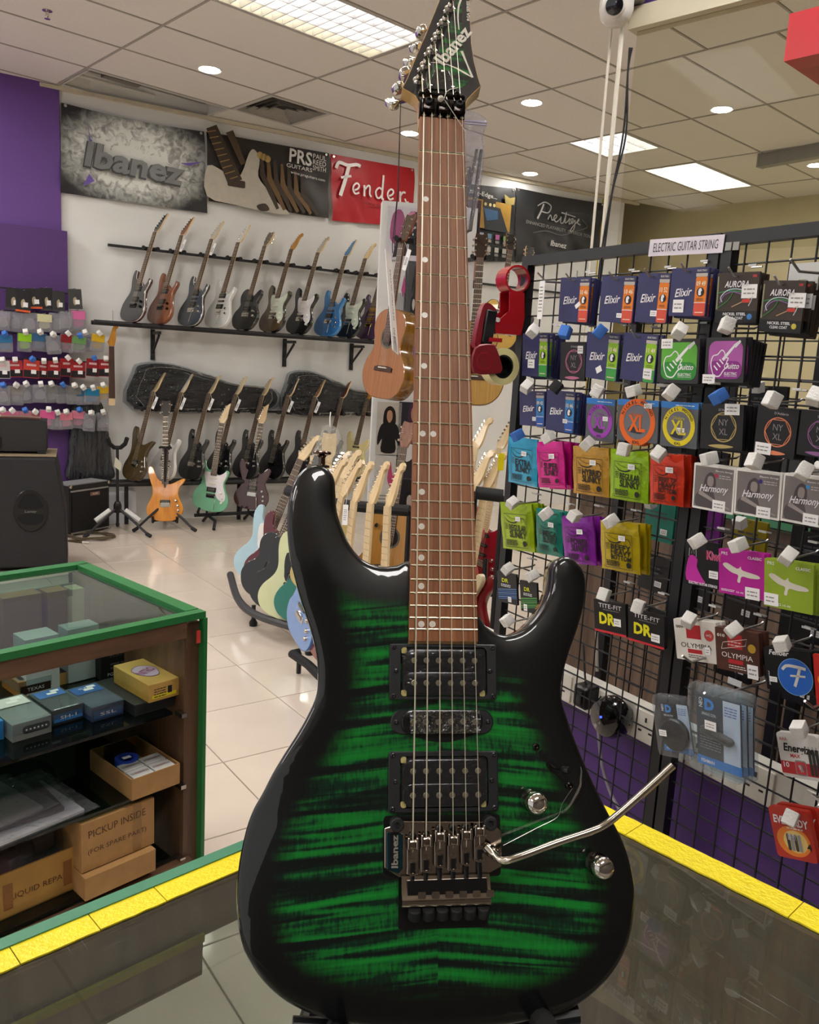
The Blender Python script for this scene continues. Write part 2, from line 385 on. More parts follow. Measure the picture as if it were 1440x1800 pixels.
bb_ = MB(); bb_.box((0, 0, -0.0015), (0.016, 0.6, 0.007)); bar_b = bb_.mesh('ceiling_bar', bar_m)
for a in AL[:-1]:
    for b in BL:
        b2 = b + colshift(a, b)
        if WN @ np.array((a + .6, b2)) < WALL - .15: inst('ceiling_bar', bar_a, ceiling, T3(a + .6, b2, 0))
for a in AL:
    for b in BL[:-1]:
        if WN @ np.array((a, b + .3)) < WALL - .1: inst('ceiling_bar', bar_b, ceiling, T3(a, b + .3, 0))
tg = MB(); tg.box((0, 0, 0), (4.4, 0.03, 0.05)); 
_a, _b = onwall(360, 230); struct(MB().box((3.3, 0, 0), (6.6, 0.03, 0.035)), 'trim_1', mt('cream_trim', 'cfc6b0', 0.6), wallM(0.6, ZC - 0.02, 0.015))
# luminaires
white_en = mt('white_enamel', 'dedcd6', 0.35, var=0.02)
lou_m = mt('louver_aluminium', 'd9d9dd', 0.3, 0.3, var=0.02)
tube_e = emitter('lit_tube', 'fdf9f2', TUBE_POWER); tube_y = emitter('lit_tube_warm', 'fff0c8', TUBE_POWER * .8); diff_e = emitter('lit_diffuser', 'fdf9f4', TROFFER_POWER)
tube_b = emitter('lit_tube_bright', 'fdf9f2', 20.0)
def troffer(a, b, label, lit=True, simple=False, bright=False):
    t = thing('ceiling_light', label, 'light', rotz(YC, P3(YC, a + .6, b + .3, ZC)), 'recessed ceiling lights')
    h = MB()
    h.box((0, 0, .125), (1.17, .57, .006)); 
    for sx in (-1, 1): h.box((sx * .585, 0, .06), (.006, .57, .13))
    for sy in (-1, 1): h.box((0, sy * .287, .06), (1.17, .006, .13))
    h.build('housing', white_en, t)
    fr = MB()
    for sx in (-1, 1): fr.box((sx * .583, 0, -.001), (.03, .594, .008))
    for sy in (-1, 1): fr.box((0, sy * .283, -.001), (1.136, .028, .008))
    fr.build('trim_frame', white_en, t)
    if simple:
        MB().box((0, 0, .008), (1.13, .53, .006)).build('diffuser', diff_e, t); return t
    ys = (-.2, -.07, .07, .2) if lit else (-.18, .18)
    for k, y in enumerate(ys):
        MB().cyl((-.55, y, .075), (.55, y, .075), .014, n=8).build('lamp_tube', (tube_b if bright else tube_y if k == 3 else tube_e) if lit else mt('dead_tube', 'd5d3cc', .3), t)
    if lit:
        lb = MB().prism([(-.283, -.0), (.283, 0), (.283, .045), (-.283, .045)], -.003, .003).mesh('louver_blade', lou_m)
        for k in range(1, 15):
            x = -.565 + 1.13 * k / 15
            inst('louver_blade', lb, t, frame((x, 0, 0.0), (0, 1, 0), (0, 0, 1), (1, 0, 0)))
        lb2 = MB().prism([(-.565, 0), (.565, 0), (.565, .05), (-.565, .05)], -.003, .003).mesh('louver_blade', lou_m)
        for y in (-.136, 0, .136): inst('louver_blade', lb2, t, frame((0, y, 0.0), (1, 0, 0), (0, 0, 1), (0, -1, 0)))
    else:
        MB().box((0, 0, .105), (1.12, .16, .03)).build('ballast_tray', mt('galvanised', '9a9890', .35, .7), t)
        for x in (-.54, .54):
            for y in ys: MB().box((x, y, .06), (.03, .04, .07)).build('lamp_holder', white_en, t)
        MB().box((-.2, .02, .085), (.3, .07, .04)).build('ballast', mt('ballast_grey', '77736c', .4), t)
    return t
for (a, b), l in zip(LIT, ('large louvred ceiling light beside the green guitar headstock', 'louvred ceiling light half hidden behind the white camera pole', 'bright louvred ceiling light above the cream wall')):
    tt = troffer(a, b + colshift(a, b), l, bright=a > 5)
    if 6 < a < 7:      # a half-length fitting, the rest of the bay is a plain panel
        tt.matrix_basis = rotz(YC, P3(YC, a + .3, b + colshift(a, b) + .3, ZC)) @ Matrix.Diagonal((.5, 1, 1, 1))
        MB().prism(rrect(.588, .588), 0.0, .012, bb=.003).build('ceiling_panel', pan_m, ceiling, T3(a + .9, b + colshift(a, b) + .3, 0))
troffer(*BROKEN[0], 'unlit ceiling light with open tray above the silver and black banner', lit=False)
for i, (a, b) in enumerate(HID): troffer(a, b + colshift(a, b), 'added unseen ceiling light in row %s overhead, out of the picture' % ('abcdefghijklmno'[i],), simple=(a, b) not in ((0.202, 1.105), (-3.398, -0.695)), bright=True)
dl_m = emitter('lit_downlight', 'fffaf0', DOWN_POWER)
for (x, y), l in zip(((369, 122), (935, 180), (720, 234), (932, 305), (1269, 192), (1436, 290)), ('round downlight between the unlit tray and the louvred light', 'round downlight near the hanging zip bag', 'round downlight just beside the green guitar nut', 'round downlight above the dark banners', 'round downlight seen past the camera pole, with a starry glare', 'round downlight at the end of the grey hanging bar')):
    p = hz(x, y, ZC); t = thing('downlight', l, 'light', T3(*p[:2], ZC), 'round downlights')
    MB().lathe([(.075, -.004), (.085, -.006), (.085, .0), (.075, .0)], 24).build('rim', white_en, t)
    MB().lathe([(.0, -.0055), (.072, -.0055), (.072, -.001), (.0, -.001)], 24).build('lamp_face', dl_m, t)
# air diffuser
t = thing('air_diffuser', 'square louvred air diffuser in the ceiling above the guitar banner', 'vent', rotz(YC, P3(YC, AC[0] + .3, AC[1] + .3, ZC)))
MB().box((0, 0, .06), (.58, .58, .004)).build('back_plate', mt('vent_dark', '4b4a48', .7), t)
vent_m = mt('vent_grey', 'c8c4bc', .5)
for k, s_ in enumerate((.56, .44, .32, .20)):
    o, i = s_ / 2, s_ / 2 - .045
    mb = MB()
    vs = [(-o, -o, -.004), (o, -o, -.004), (o, o, -.004), (-o, o, -.004), (-i, -i, .03), (i, -i, .03), (i, i, .03), (-i, i, .03)]
    mb.add(vs, [(0, 1, 5, 4), (1, 2, 6, 5), (2, 3, 7, 6), (3, 0, 4, 7), (4, 5, 1, 0), (5, 6, 2, 1), (6, 7, 3, 2), (7, 4, 0, 3)]); mb.build('vent_fin', vent_m, t, smooth=0)
fr = MB()
for sx in (-1, 1): fr.box((sx * .285, 0, -.003), (.03, .6, .008)); fr.box((0, sx * .285, -.003), (.54, .03, .008))
fr.build('vent_frame', vent_m, t)
p = hz(83, 18, ZC); t = thing('sprinkler', 'small chrome sprinkler head in the ceiling corner', 'sprinkler', T3(*p[:2], ZC))
MB().lathe([(.03, -.004), (.03, 0)], 16).build('escutcheon', CHROME, t); MB().lathe([(.008, -.045), (.012, -.03), (.009, -.004)], 10).build('nozzle', CHROME, t); MB().lathe([(.018, -.05), (.018, -.047)], 12).build('deflector', CHROME, t)
# ================================================================ the green electric guitar (local mm: x right, y up from the nut, z towards viewer)
GM = np.array([[0.99203006, -0.05101255, 0.11521315], [0.12584495, 0.35558078, -0.92613463], [0.00627691, 0.93325239, 0.3591665]])
GO = np.array([0.00989318, 0.84793566, 1.73586843])
BASE_Y = -801.0
gbase = GO + GM @ (np.array([0, BASE_Y, -25]) / 1000)
hero = thing('electric_guitar', 'glossy green flame-top electric guitar with black burst edge standing on the counter', 'guitar', frame(gbase, GM[:, 0], GM[:, 1], GM[:, 2]))
S = 0.001
LOC = T3(0, -BASE_Y * S, 25 * S) @ Matrix.Diagonal((S, S, S, 1))
def hm():
    m = MB(); m.T = LOC.copy(); return m
OUT = [(-29, -425.9), (-38.9, -430.1), (-53.2, -431.4), (-67.6, -426.2), (-78.6, -414.8), (-85.8, -400.5), (-91.6, -384.2), (-93.5, -366), (-94.9, -354), (-101.4, -345), (-112.5, -342), (-122.9, -347.5), (-130.6, -359.9), (-134.4, -378.3), (-134.6, -398.2), (-132.3, -419.7), (-127.3, -440.7), (-119.5, -465.2), (-112, -485.9), (-106.2, -508.1), (-104.6, -525.1), (-105.4, -540.3), (-110.2, -553.6), (-119.7, -571.7), (-131, -589.7), (-140.3, -605.8), (-148, -621.6), (-154.5, -633.4), (-159.7, -648.9), (-163.9, -672.1), (-165, -693.9), (-163.1, -715.5), (-157.4, -736.8), (-146.6, -754.2), (-132.5, -768.4), (-116.4, -779.2), (-93.4, -788.6), (-61.9, -796.1), (-5.6, -801.4), (56.6, -799.2), (98, -792.6), (115.4, -785.5), (128.3, -777.1), (142.3, -764.8), (153.8, -748.8), (161, -731.2), (164.6, -710.3), (164.8, -696), (160.8, -674.3), (153.6, -655.5), (142.5, -635.1), (127.5, -603.4), (118.1, -580.3), (110.7, -559.3), (107, -545.9), (106.3, -534.4), (109.1, -520.3), (114.8, -503.1), (122.7, -483.2), (128.2, -466.7), (131.8, -449.5), (131.2, -435.7), (127.3, -427.1), (121.2, -421.1), (112.3, -418.7), (104.3, -423), (100.9, -431.7), (99.6, -443.4), (95.6, -456.1), (87.5, -469.7), (76.4, -481.8), (64, -488.3), (52.4, -488.9), (41.8, -483.2), (34.9, -474.4), (31.5, -466)]
outl = spline(OUT[1:-1], 3, closed=False); outl = [OUT[0]] + outl + [OUT[-1]]
outl = ccw(outl)
op = np.array(outl); NO = len(op)
def edge_dist(q):
    a = op; b = np.roll(op, -1, 0); d = b - a; t = np.clip(((q[:, None, :] - a) * d).sum(2) / np.maximum((d * d).sum(1), 1e-9), 0, 1)
    c = a + d * t[:, :, None]; return np.sqrt(((q[:, None, :] - c) ** 2).sum(2)).min(1)
def inside(q):
    x, y = q[:, 0][:, None], q[:, 1][:, None]; a = op; b = np.roll(op, -1, 0)
    c = ((a[:, 1] > y) != (b[:, 1] > y)) & (x < (b[:, 0] - a[:, 0]) * (y - a[:, 1]) / (b[:, 1] - a[:, 1] + 1e-12) + a[:, 0]); return c.sum(1) % 2 == 1
FACE = -9.0
def top_z(p, d):
    k = np.clip(1 - d / 48.0, 0, 1); z = FACE - 4.2 * k ** 2
    # forearm contour on the lower bass bout
    fx, fy = np.clip((-p[:, 0] - 70) / 95, 0, 1), np.clip(1 - np.abs(p[:, 1] + 640) / 95, 0, 1)
    return z - 9.0 * fx ** 1.5 * fy
gx, gy = np.meshgrid(np.arange(-166, 167, 6.0), np.arange(-802, -340, 6.0)); gy[:, ::2] += 3
gp = np.stack([gx.ravel(), gy.ravel()], 1); gp = gp[inside(gp)]; gp = gp[edge_dist(gp) > 9.5]
R0 = inset(outl, 5.5)
allp = np.vstack([R0, gp])
res = delaunay_2d_cdt([Vector(p) for p in allp], [], [list(range(NO))], 1, 1e-4)
tv = np.array([v[:] for v in res[0]]); tf = [tuple(f) for f in res[2]]
dd = edge_dist(tv); tz = top_z(tv, dd)
body = MB(); body.T = LOC.copy()
rim = top_z(np.array(R0), np.full(NO, 5.5))
rings = [(inset(outl, 6), np.full(NO, -46.0)), (inset(outl, 2), np.full(NO, -44.0)), (op, np.full(NO, -40.0)), (op, rim - 5.5), (inset(outl, 0.5), rim - 3.6), (inset(outl, 1.6), rim - 1.9), (inset(outl, 3.3), rim - 0.7)]
vs = []; fs = []
for r, z in rings: vs += [(p[0], p[1], zz) for p, zz in zip(r, z)]
nr = len(rings)
for k in range(nr - 1):
    for i in range(NO): j = (i + 1) % NO; fs.append((k * NO + i, k * NO + j, (k + 1) * NO + j, (k + 1) * NO + i))
fs.append(tuple(range(NO - 1, -1, -1)))
top0 = len(vs); vs += [(p[0], p[1], z) for p, z in zip(tv, tz)]
for f in tf: fs.append(tuple(top0 + i for i in f))
# stitch the last ring to the face border (same order as R0)
border = []
for p in R0:
    border.append(top0 + int(np.argmin(((tv - p) ** 2).sum(1))))
for i in range(NO):
    j = (i + 1) % NO
    if border[i] != border[j]: fs.append(((nr - 1) * NO + i, (nr - 1) * NO + j, border[j], border[i]))
body.add(vs, fs)
flame, nt, bs, N, L = _base('green_flame_maple')
bs.inputs['Roughness'].default_value = 0.35; bs.inputs['Coat Weight'].default_value = 1.0; bs.inputs['Coat Roughness'].default_value = 0.015; bs.inputs['Coat IOR'].default_value = 1.5
bs.inputs['Specular IOR Level'].default_value = 0.2
tc = N.new('ShaderNodeTexCoord'); sx = N.new('ShaderNodeSeparateXYZ'); L.new(tc.outputs['Object'], sx.inputs[0])
def mnode(op, a=None, b=None, **k):
    n = N.new('ShaderNodeMath'); n.operation = op
    for i, v in enumerate((a, b)):
        if v is None: continue
        if isinstance(v, (int, float)): n.inputs[i].default_value = v
        else: L.new(v, n.inputs[i])
    return n.outputs[0]
seam = mnode('ADD', sx.outputs[0], 0.004); ax = mnode('ABSOLUTE', seam); side = mnode('SIGN', seam)
yy = mnode('ADD', sx.outputs[1], mnode('MULTIPLY', ax, 0.10))         # bookmatched figure runs slightly downhill from the seam
cb = N.new('ShaderNodeCombineXYZ'); L.new(mnode('ADD', mnode('MULTIPLY', ax, 6.0), mnode('MULTIPLY', side, 3.1)), cb.inputs[0]); L.new(mnode('MULTIPLY', yy, 105.0), cb.inputs[1])
n1 = N.new('ShaderNodeTexNoise'); n1.inputs['Scale'].default_value = 1.0; n1.inputs['Detail'].default_value = 2.5; n1.inputs['Roughness'].default_value = 0.55; n1.inputs['Distortion'].default_value = 0.35; L.new(cb.outputs[0], n1.inputs[0])
cb2 = N.new('ShaderNodeCombineXYZ'); L.new(mnode('MULTIPLY', sx.outputs[0], 420.0), cb2.inputs[0]); L.new(mnode('MULTIPLY', sx.outputs[1], 90.0), cb2.inputs[1])
n2 = N.new('ShaderNodeTexNoise'); n2.inputs['Scale'].default_value = 1.0; n2.inputs['Detail'].default_value = 3; L.new(cb2.outputs[0], n2.inputs[0])
fig = mnode('ADD', n1.outputs[0], mnode('MULTIPLY', mnode('SUBTRACT', n2.outputs[0], 0.5), 0.20))
cr = N.new('ShaderNodeValToRGB'); e = cr.color_ramp.elements
e[0].position = 0.41; e[0].color = (*lin('020d09'), 1); e[1].position = 0.68; e[1].color = (*lin('0f842b'), 1)
x = cr.color_ramp.elements.new(0.48); x.color = (*lin('04301a'), 1); x = cr.color_ramp.elements.new(0.54); x.color = (*lin('0b6424'), 1)
L.new(fig, cr.inputs[0])
at = N.new('ShaderNodeAttribute'); at.attribute_name = 'burst'
bw = mnode('ADD', at.outputs['Fac'], mnode('MULTIPLY', mnode('SUBTRACT', n2.outputs[0], 0.5), 0.12))
mrb = N.new('ShaderNodeMapRange'); mrb.interpolation_type = 'SMOOTHSTEP'; mrb.inputs[1].default_value = 0.36; mrb.inputs[2].default_value = 0.78; L.new(bw, mrb.inputs[0])
mixc = N.new('ShaderNodeMix'); mixc.data_type = 'RGBA'; L.new(mrb.outputs[0], mixc.inputs[0]); mixc.inputs[6].default_value = (*lin('050607'), 1); L.new(cr.outputs[0], mixc.inputs[7]); L.new(mixc.outputs[2], bs.inputs['Base Color'])
bo = body.build('body', flame, hero, smooth=50)
va = bo.data.attributes.new('burst', 'FLOAT', 'POINT')
loc = np.array([v.co[:] for v in bo.data.vertices]); q = np.stack([loc[:, 0] / S, loc[:, 1] / S + BASE_Y], 1); zq = loc[:, 2] / S - 25
dq = edge_dist(q); face = (zq > -30) & inside(q)
bw_ = np.where(face, np.clip(dq / 62.0, 0, 1.4), 0)
# the dark burst reaches furthest into the horns and the waist on the bass side
bw_ *= np.where(q[:, 1] > -470, np.clip(1 - (q[:, 1] + 470) / 90, 0.15, 1), 1)
bw_ *= np.where((q[:, 0] > 40) & (q[:, 1] > -560), np.clip(1 - (q[:, 0] - 40) / 130, 0.3, 1), 1)
va.data.foreach_set('value', bw_.astype(np.float32))
# neck
maple = wood('maple_neck', 'b98f57', 'd6b27a', .35, 4, 1, .4, 40)
rose = wood('fingerboard_brown', '74401f', 'a4683c', .5, 9, 1, 0, 260)
NUTW, BW = 43.0, 59.3
FL_ = 648.0
def sfret(n): return FL_ * (1 - 2 ** (-n / 12))
nk = hm(); vs = []; fs = []; ys = list(np.linspace(8, -500, 12))
for y in ys:
    wv = (NUTW + (BW - NUTW) * max(0, -y) / 496) / 2
    for t in np.linspace(0, math.pi, 9): vs.append((wv * math.cos(t), y, -5.5 - 14 * math.sin(t)))
for k in range(len(ys) - 1):
    for i in range(8): fs.append((k * 9 + i, k * 9 + i + 1, (k + 1) * 9 + i + 1, (k + 1) * 9 + i))
    fs.append((k * 9 + 8, k * 9, (k + 1) * 9, (k + 1) * 9 + 8))
nk.add(vs, fs); nk.build('neck', maple, hero)
fb = hm(); fb.prism([(-NUTW / 2, 0), (NUTW / 2, 0), (BW / 2, -496), (-BW / 2, -496)], -6.2, -0.9, bev=0.5); fbo = fb.build('fingerboard', rose, hero)
fret_m = mt('nickel_fret', 'e6dcc4', .22, 1.0, var=.03)
for n in range(1, 25):
    y = -sfret(n); wv = NUTW + (BW - NUTW) * -y / 496 - .4
    f2 = hm(); f2.T = LOC @ T3(0, y, -0.95) @ Matrix(((0, 0, 1, 0), (1, 0, 0, 0), (0, 1, 0, 0), (0, 0, 0, 1)))
    f2.prism([(-1.2, 0), (1.2, 0), (.8, .75), (0, 1.05), (-.8, .75)], -wv / 2, wv / 2); f2.build('fret', fret_m, fbo)
dot_m = mt('pearl_dot', 'e4ddd0', .3, var=.1, scale=300)
for x_, y_ in ((-15.7, -86.5), (-16.4, -148), (-16.6, -202.5), (-17.1, -251.3), (-18.3, -314.5), (-8.8, -314.4), (-18.9, -367.2), (-19.1, -397.8), (-19.2, -425), (-19.2, -449.5), (-19.1, -481.7), (-9.6, -481.6)):
    hm().prism(circ(2.75, 16, x_, y_), -1.1, -0.82).build('inlay_dot', dot_m, fbo)
# strings
sn = [(-17.8, -26.3), (-10.2, -15.5), (-2.3, -4.4), (5.1, 6.5), (12.4, 17.3), (19.2, 28.2)]
str_m = mt('nickel_string', 'ece2ca', .35, .55, var=.02); gauge = (.68, .58, .46, .38, .32, .28)
posts = [(-20.9, 43.5), (-13.6, 65.7), (-6.2, 87.1), (0.9, 109.5), (8.1, 130.2), (14.9, 152.0)]
HA = math.radians(12); HZ0 = -8.0
def hp3(x, y, z=0): return (x, 8 + y * math.cos(HA) - z * math.sin(HA) * -1 * 0 + z * math.sin(HA), HZ0 - y * math.sin(HA) + z * math.cos(HA))
for i, ((xn, xb), g) in enumerate(zip(sn, gauge)):
    m_ = hm(); px_, py_ = posts[i]
    m_.tube([(xb, -672, 2.5), (xb, -655, 4.2), (xn, 2, 1.0), (xn, 17, 0.2), hp3(xn, 21, 5), hp3(px_ + 2.2, py_, 9)], g, 5); m_.build('string', str_m, hero)
# headstock, tilted back
HM = LOC @ T3(0, 8, HZ0) @ R3(-12, 'X')
def hh():
    m = MB(); m.T = HM.copy(); return m
head = [(-21.3, -10), (-21.1, 15.7), (-24.5, 23.5), (-30.4, 28.3), (-37.4, 33), (-32.1, 46.3), (-23.2, 76), (-11.8, 111.5), (0.2, 151.4), (7, 174), (20, 186), (33, 193), (46, 196), (39.5, 180), (37.2, 168), (36.2, 138.2), (35.6, 104.7), (37.1, 78.3), (39.7, 58.4), (42.1, 45.2), (35.4, 36.6), (27.7, 25.8), (25.3, 18.6), (22.5, 10), (21.5, -10)]
hs = hh(); hs.prism(head, -13.5, -.5, maple); hso = hs.build('headstock', maple, hero)
hf, nt, bs, N, L = _base('headstock_face')
bs.inputs['Coat Weight'].default_value = 1; bs.inputs['Roughness'].default_value = .35
hflame = flame.copy(); hflame.name = 'green_flame_veneer'
fc = hh(); fc.prism([tuple(p) for p in inset(ccw(head[1:-1]), 0.7)], -.6, .15, mt('gloss_black_lacquer', '070809', .3, coat=1.0), bev=.15); fc.build('face_veneer', None, hso)
gr = hh(); gpoly = [(-14, 36), (-9, 52), (-1, 80), (6, 104), (14, 132), (22, 160), (26, 172), (27.5, 150), (26, 120), (27, 92), (30, 66), (31, 52), (22, 40), (4, 33)]
gh = MB(); gh.T = HM.copy(); gh.prism(spline(gpoly, 2), .1, .3); gho = gh.build('green_veneer', hflame, hso)
va = gho.data.attributes.new('burst', 'FLOAT', 'POINT'); va.data.foreach_set('value', np.full(len(gho.data.vertices), 0.62, np.float32))
# headstock lettering and swoosh
lg = mt('pearl_white_print', 'd9d3c4', .4)
l1 = hh(); l1.text('Ibanez', 16.2, 98.5, .45, w=62, h=14.5, m=lg, rot=math.radians(59), shear=.18, bold=.028)
l1.ribbon(spline([(28.7, 172), (24.6, 158), (22.9, 140), (23.2, 122)], 5, False), list(np.linspace(2.4, 1.0, 16)), .45, lg)
l1.ribbon([(-8, 70.8), (0, 71.3), (9, 70), (18, 66), (27, 60), (33.8, 55)], [.6, .9, 1.2, 1.8, 2.6, .5], .45, lg)
l1.ribbon([(33.8, 55), (29.5, 72), (24.5, 91.3)], [2.6, 1.6, 2.8], .45, lg)
l1.text('RGA SERIES', 34.2, 152, .45, w=30, h=3.1, m=lg, rot=math.radians(88), bold=.03)
l1.build('lettering', None, hso, smooth=0)
tr_ = hh(); tr_.prism([(-4, 60), (9.6, 60), (16.8, 34), (-13.1, 33)], .1, 1.8, bev=.4); tc_ = tr_.build('truss_rod_cover', mt('cover_black', '1a1a20', .15, coat=1), hso)
film = glass('clear_film', 'f4f4f6', .04, .006, .25, 90.0)
fm = hh(); fm.prism([(-5, 62), (10.6, 61.5), (18.5, 33), (-14.5, 32)], 2.0, 2.3); fm.build('protective_film', film, tc_)
for x_, y_ in ((3, 57.5), (-9, 36.5), (13, 37)): hh().lathe([(0, 1.7), (1.6, 1.7), (1.6, 2.5), (.8, 2.9), (0, 2.6)], 10, o=(x_, y_, 0)).build('screw', CHROME, tc_)
ch2 = mt('tuner_chrome', 'd2cdc4', .12, 1, var=.03)
for px_, py_ in posts:
    o = hh().lathe([(5.6, .1), (5.6, 1.0), (4.4, 2.2), (3.0, 3.0), (2.9, 6), (2.2, 7.5), (2.2, 9.5), (2.9, 10.5), (2.9, 13.5), (2.0, 14.6), (0, 14.8)], 18, o=(px_, py_, 0)).build('tuning_post', ch2, hso)
btn = [(-45, 32), (-38.6, 53.9), (-31.5, 73.4), (-25.4, 93.2), (-19.1, 114.9), (-12.6, 138.7)]
for k, ((px_, py_), (bx, by)) in enumerate(zip(posts, btn)):
    m_ = hh(); d = Vector((bx - px_, by - py_, 0)).normalized()
    m_.box((px_, py_, -18), (12, 12, 9)); m_.cyl((px_, py_, -19), (bx + d.x * -4, by + d.y * -4, -19), 2.6, n=10)
    o = m_.build('tuning_machine', ch2, hso)
    b_ = hh(); b_.T = HM @ T3(bx, by, -19) @ Matrix.Rotation(math.atan2(d.y, d.x), 4, 'Z') @ Matrix.Rotation(math.radians((20, 60, 85, 30, 45, 70)[k]), 4, 'X')
    b_.prism(rrect(11.5, 17, 5, 5), -4.4, 4.4, bev=2.6, bb=2.2, steps=3); b_.build('tuning_button', ch2, o)
# retainer bar and locking nut
blk = mt('black_chrome', '2e2a28', .16, 1, var=.1); cosm = mt('smoky_chrome', 'a89c90', .10, 1, var=.1)
rb = hh(); rb.prism(rrect(46, 4.2, 1.2, 3, .6, 20.5), 3.5, 6.5, bev=.7); rbo = rb.build('string_bar', blk, hero)
for x_ in (-14.5, 15.5): hh().lathe([(3.2, 6.3), (3.2, 8.2), (2.2, 8.9), (0, 8.6)], 12, o=(x_, 21.5, 0)).build('screw', blk, rbo)
ln = hm(); ln.prism(rrect(44, 17, 1.2, 3, 0, 9), -7, -1.2, bev=.5); lno = ln.build('locking_nut', blk, hero)
for k, x_ in enumerate((-14, 1, 15.7)):
    c_ = hm(); c_.prism(rrect(12.2, 12.5, 1.5, 3, x_, 9.5), -1.2, 5.5, bev=1.2, steps=2); co = c_.build('clamp_block', blk, lno)
    s_ = hm(); s_.lathe([(3.4, 5.4), (3.4, 8), (2.9, 8.8), (1.9, 8.8), (1.9, 7.0), (0, 7.0)], 16, o=(x_, 11.5, 0)); s_.build('clamp_screw', RUBBER, co)
for x_ in (-17.8, -10.2, -2.3, 5.1, 12.4, 19.2):
    hm().box((x_, 1.2, 0), (3.6, 2.6, 2.2)).build('nut_slot_lip', cosm, lno)
# knotted white thread left on the nut
th = hm(); th.tube([(-4, 16, 9), (1, 11, 10), (8, 3, 7), (16, -7, 4), (22.5, -14, 1)], .35, 5); th.tube([(16, 37 + 0, -4), (6, 24, 9), (2, 20, 10), (0, 13, 10)], .4, 5); tho = th.build('tie_thread', mt('white_thread', 'd8d4c8', .7), hero)
hm().lathe([(0, 7), (2.6, 8), (3.2, 10.5), (1.5, 13), (0, 13)], 8, o=(-3, 12.5, 0)).build('thread_knot', mt('white_thread', 'd8d4c8', .7), tho)
# pickups
ring_m = mt('pickup_ring_black', '1c1c1f', .45, var=.15); cream = mt('yellowed_plastic', 'b9ab6a', .5); bob = mt('bobbin_black', '0d0d0f', .2, coat=.6); pole_m = mt('nickel_pole', 'c9bf9c', .28, .9, var=.06)
def humbucker(cy, hgt, px0, px1, y1, y2, name='humbucker'):
    o = hm(); wv = 91.5; pts = rrect(wv, hgt, 2, 3, .4, cy); inn = rrect(74, 41, 4, 3, .8, cy)
    a = ccw(pts); b = ccw(inn); n = len(a)
    vs = [(p[0], p[1], FACE) for p in a] + [(p[0], p[1], -4.8) for p in a] + [(p[0] , p[1], -4.2) for p in inset(a, .6)] + [(p[0], p[1], -4.2) for p in b] + [(p[0], p[1], FACE) for p in b]
    fs = [(k * n + i, k * n + (i + 1) % n, (k + 1) * n + (i + 1) % n, (k + 1) * n + i) for k in range(4) for i in range(n)]
    o.add(vs, fs); ro = o.build('pickup_ring', ring_m, hero)
    for sx_ in (-42, 42.6):
        for sy_ in (hgt / 2 - 2.9, -hgt / 2 + 3): hm().lathe([(2.1, -4.4), (2.1, -3.6), (1.2, -3.2), (.5, -3.7), (0, -3.7)], 10, o=(sx_, cy + sy_, 0)).build('screw', PLASTIC, ro)
    for sx_ in (-40, 40.4): hm().lathe([(2.0, -4.4), (2.0, -3.5), (.9, -3.2), (0, -3.7)], 10, o=(sx_, cy + .5, 0)).build('screw', PLASTIC, ro)
    c_ = hm(); c_.prism(rrect(71.5, 39, 2.5, 3, .8, cy), -9, -5.0); po = c_.build('pickup', bob, hero)
    for qx, qy in ((-33.2, 17.6), (-33.2, -17.6), (33.5, -17.8)): hm().prism(rrect(4.5, 5.0, 1, 2, qx, cy + qy), -5.0, -4.4).build('bobbin_tape', cream, po)
    for by_ in (y1, y2):
        hm().prism(rrect(70, 18.2, 8.5, 6, .9, by_), -6, -2.6, bev=1, steps=2).build('bobbin', bob, po)
        for k in range(6): hm().prism(circ(2.45, 14, px0 + (px1 - px0) * k / 5, by_), -3, -1.9, bev=.3).build('pole_piece', pole_m, po)
    f_ = hm(); f_.prism(rrect(71, 38.5, 6, 4, .8, cy), -1.75, -1.6); f_.build('protective_film', film, po)
humbucker(-521.2, 46, -24.8, 26.9, -511.9, -530.5)
humbucker(-610.2, 48, -25.5, 28.8, -601.5, -620.5)
sp = hm(); sp.prism(rrect(87, 20.2, 10, 7, -.2, -562.5), FACE, -6.6, bev=.8); spo = sp.build('single_coil_pickup', ring_m, hero)
hm().prism(rrect(69, 19.2, 9, 6, -.6, -562.3), -6.8, -3.6, bev=1.2, steps=2).build('pickup_cover', bob, spo)
hm().prism(spline([(-30, -571), (-14, -577), (0, -579), (12, -577.5), (30, -571), (0, -569)], 4), FACE - .3, -8.4).build('pickup_plate', PLASTIC, spo)
for k in range(6): hm().prism(circ(2.5, 14, -25.3 + 52.6 * k / 5, -562.2), -4, -2.9, bev=.3).build('pole_piece', pole_m, spo)
for x_ in (-39.3, 38.5): hm().lathe([(2, -6.8), (2, -5.9), (.8, -5.6), (0, -6)], 10, o=(x_, -562.5, 0)).build('screw', PLASTIC, spo)
wr = hm(); wr.prism(rrect(60, 18.6, 2, 2, 1.5, -562.3), -2.8, -2.6)
wr.build('crinkled_film', glass('crinkle_film', 'e8e8ec', .05, .0, 1.0, 200.0, 1.5), spo)
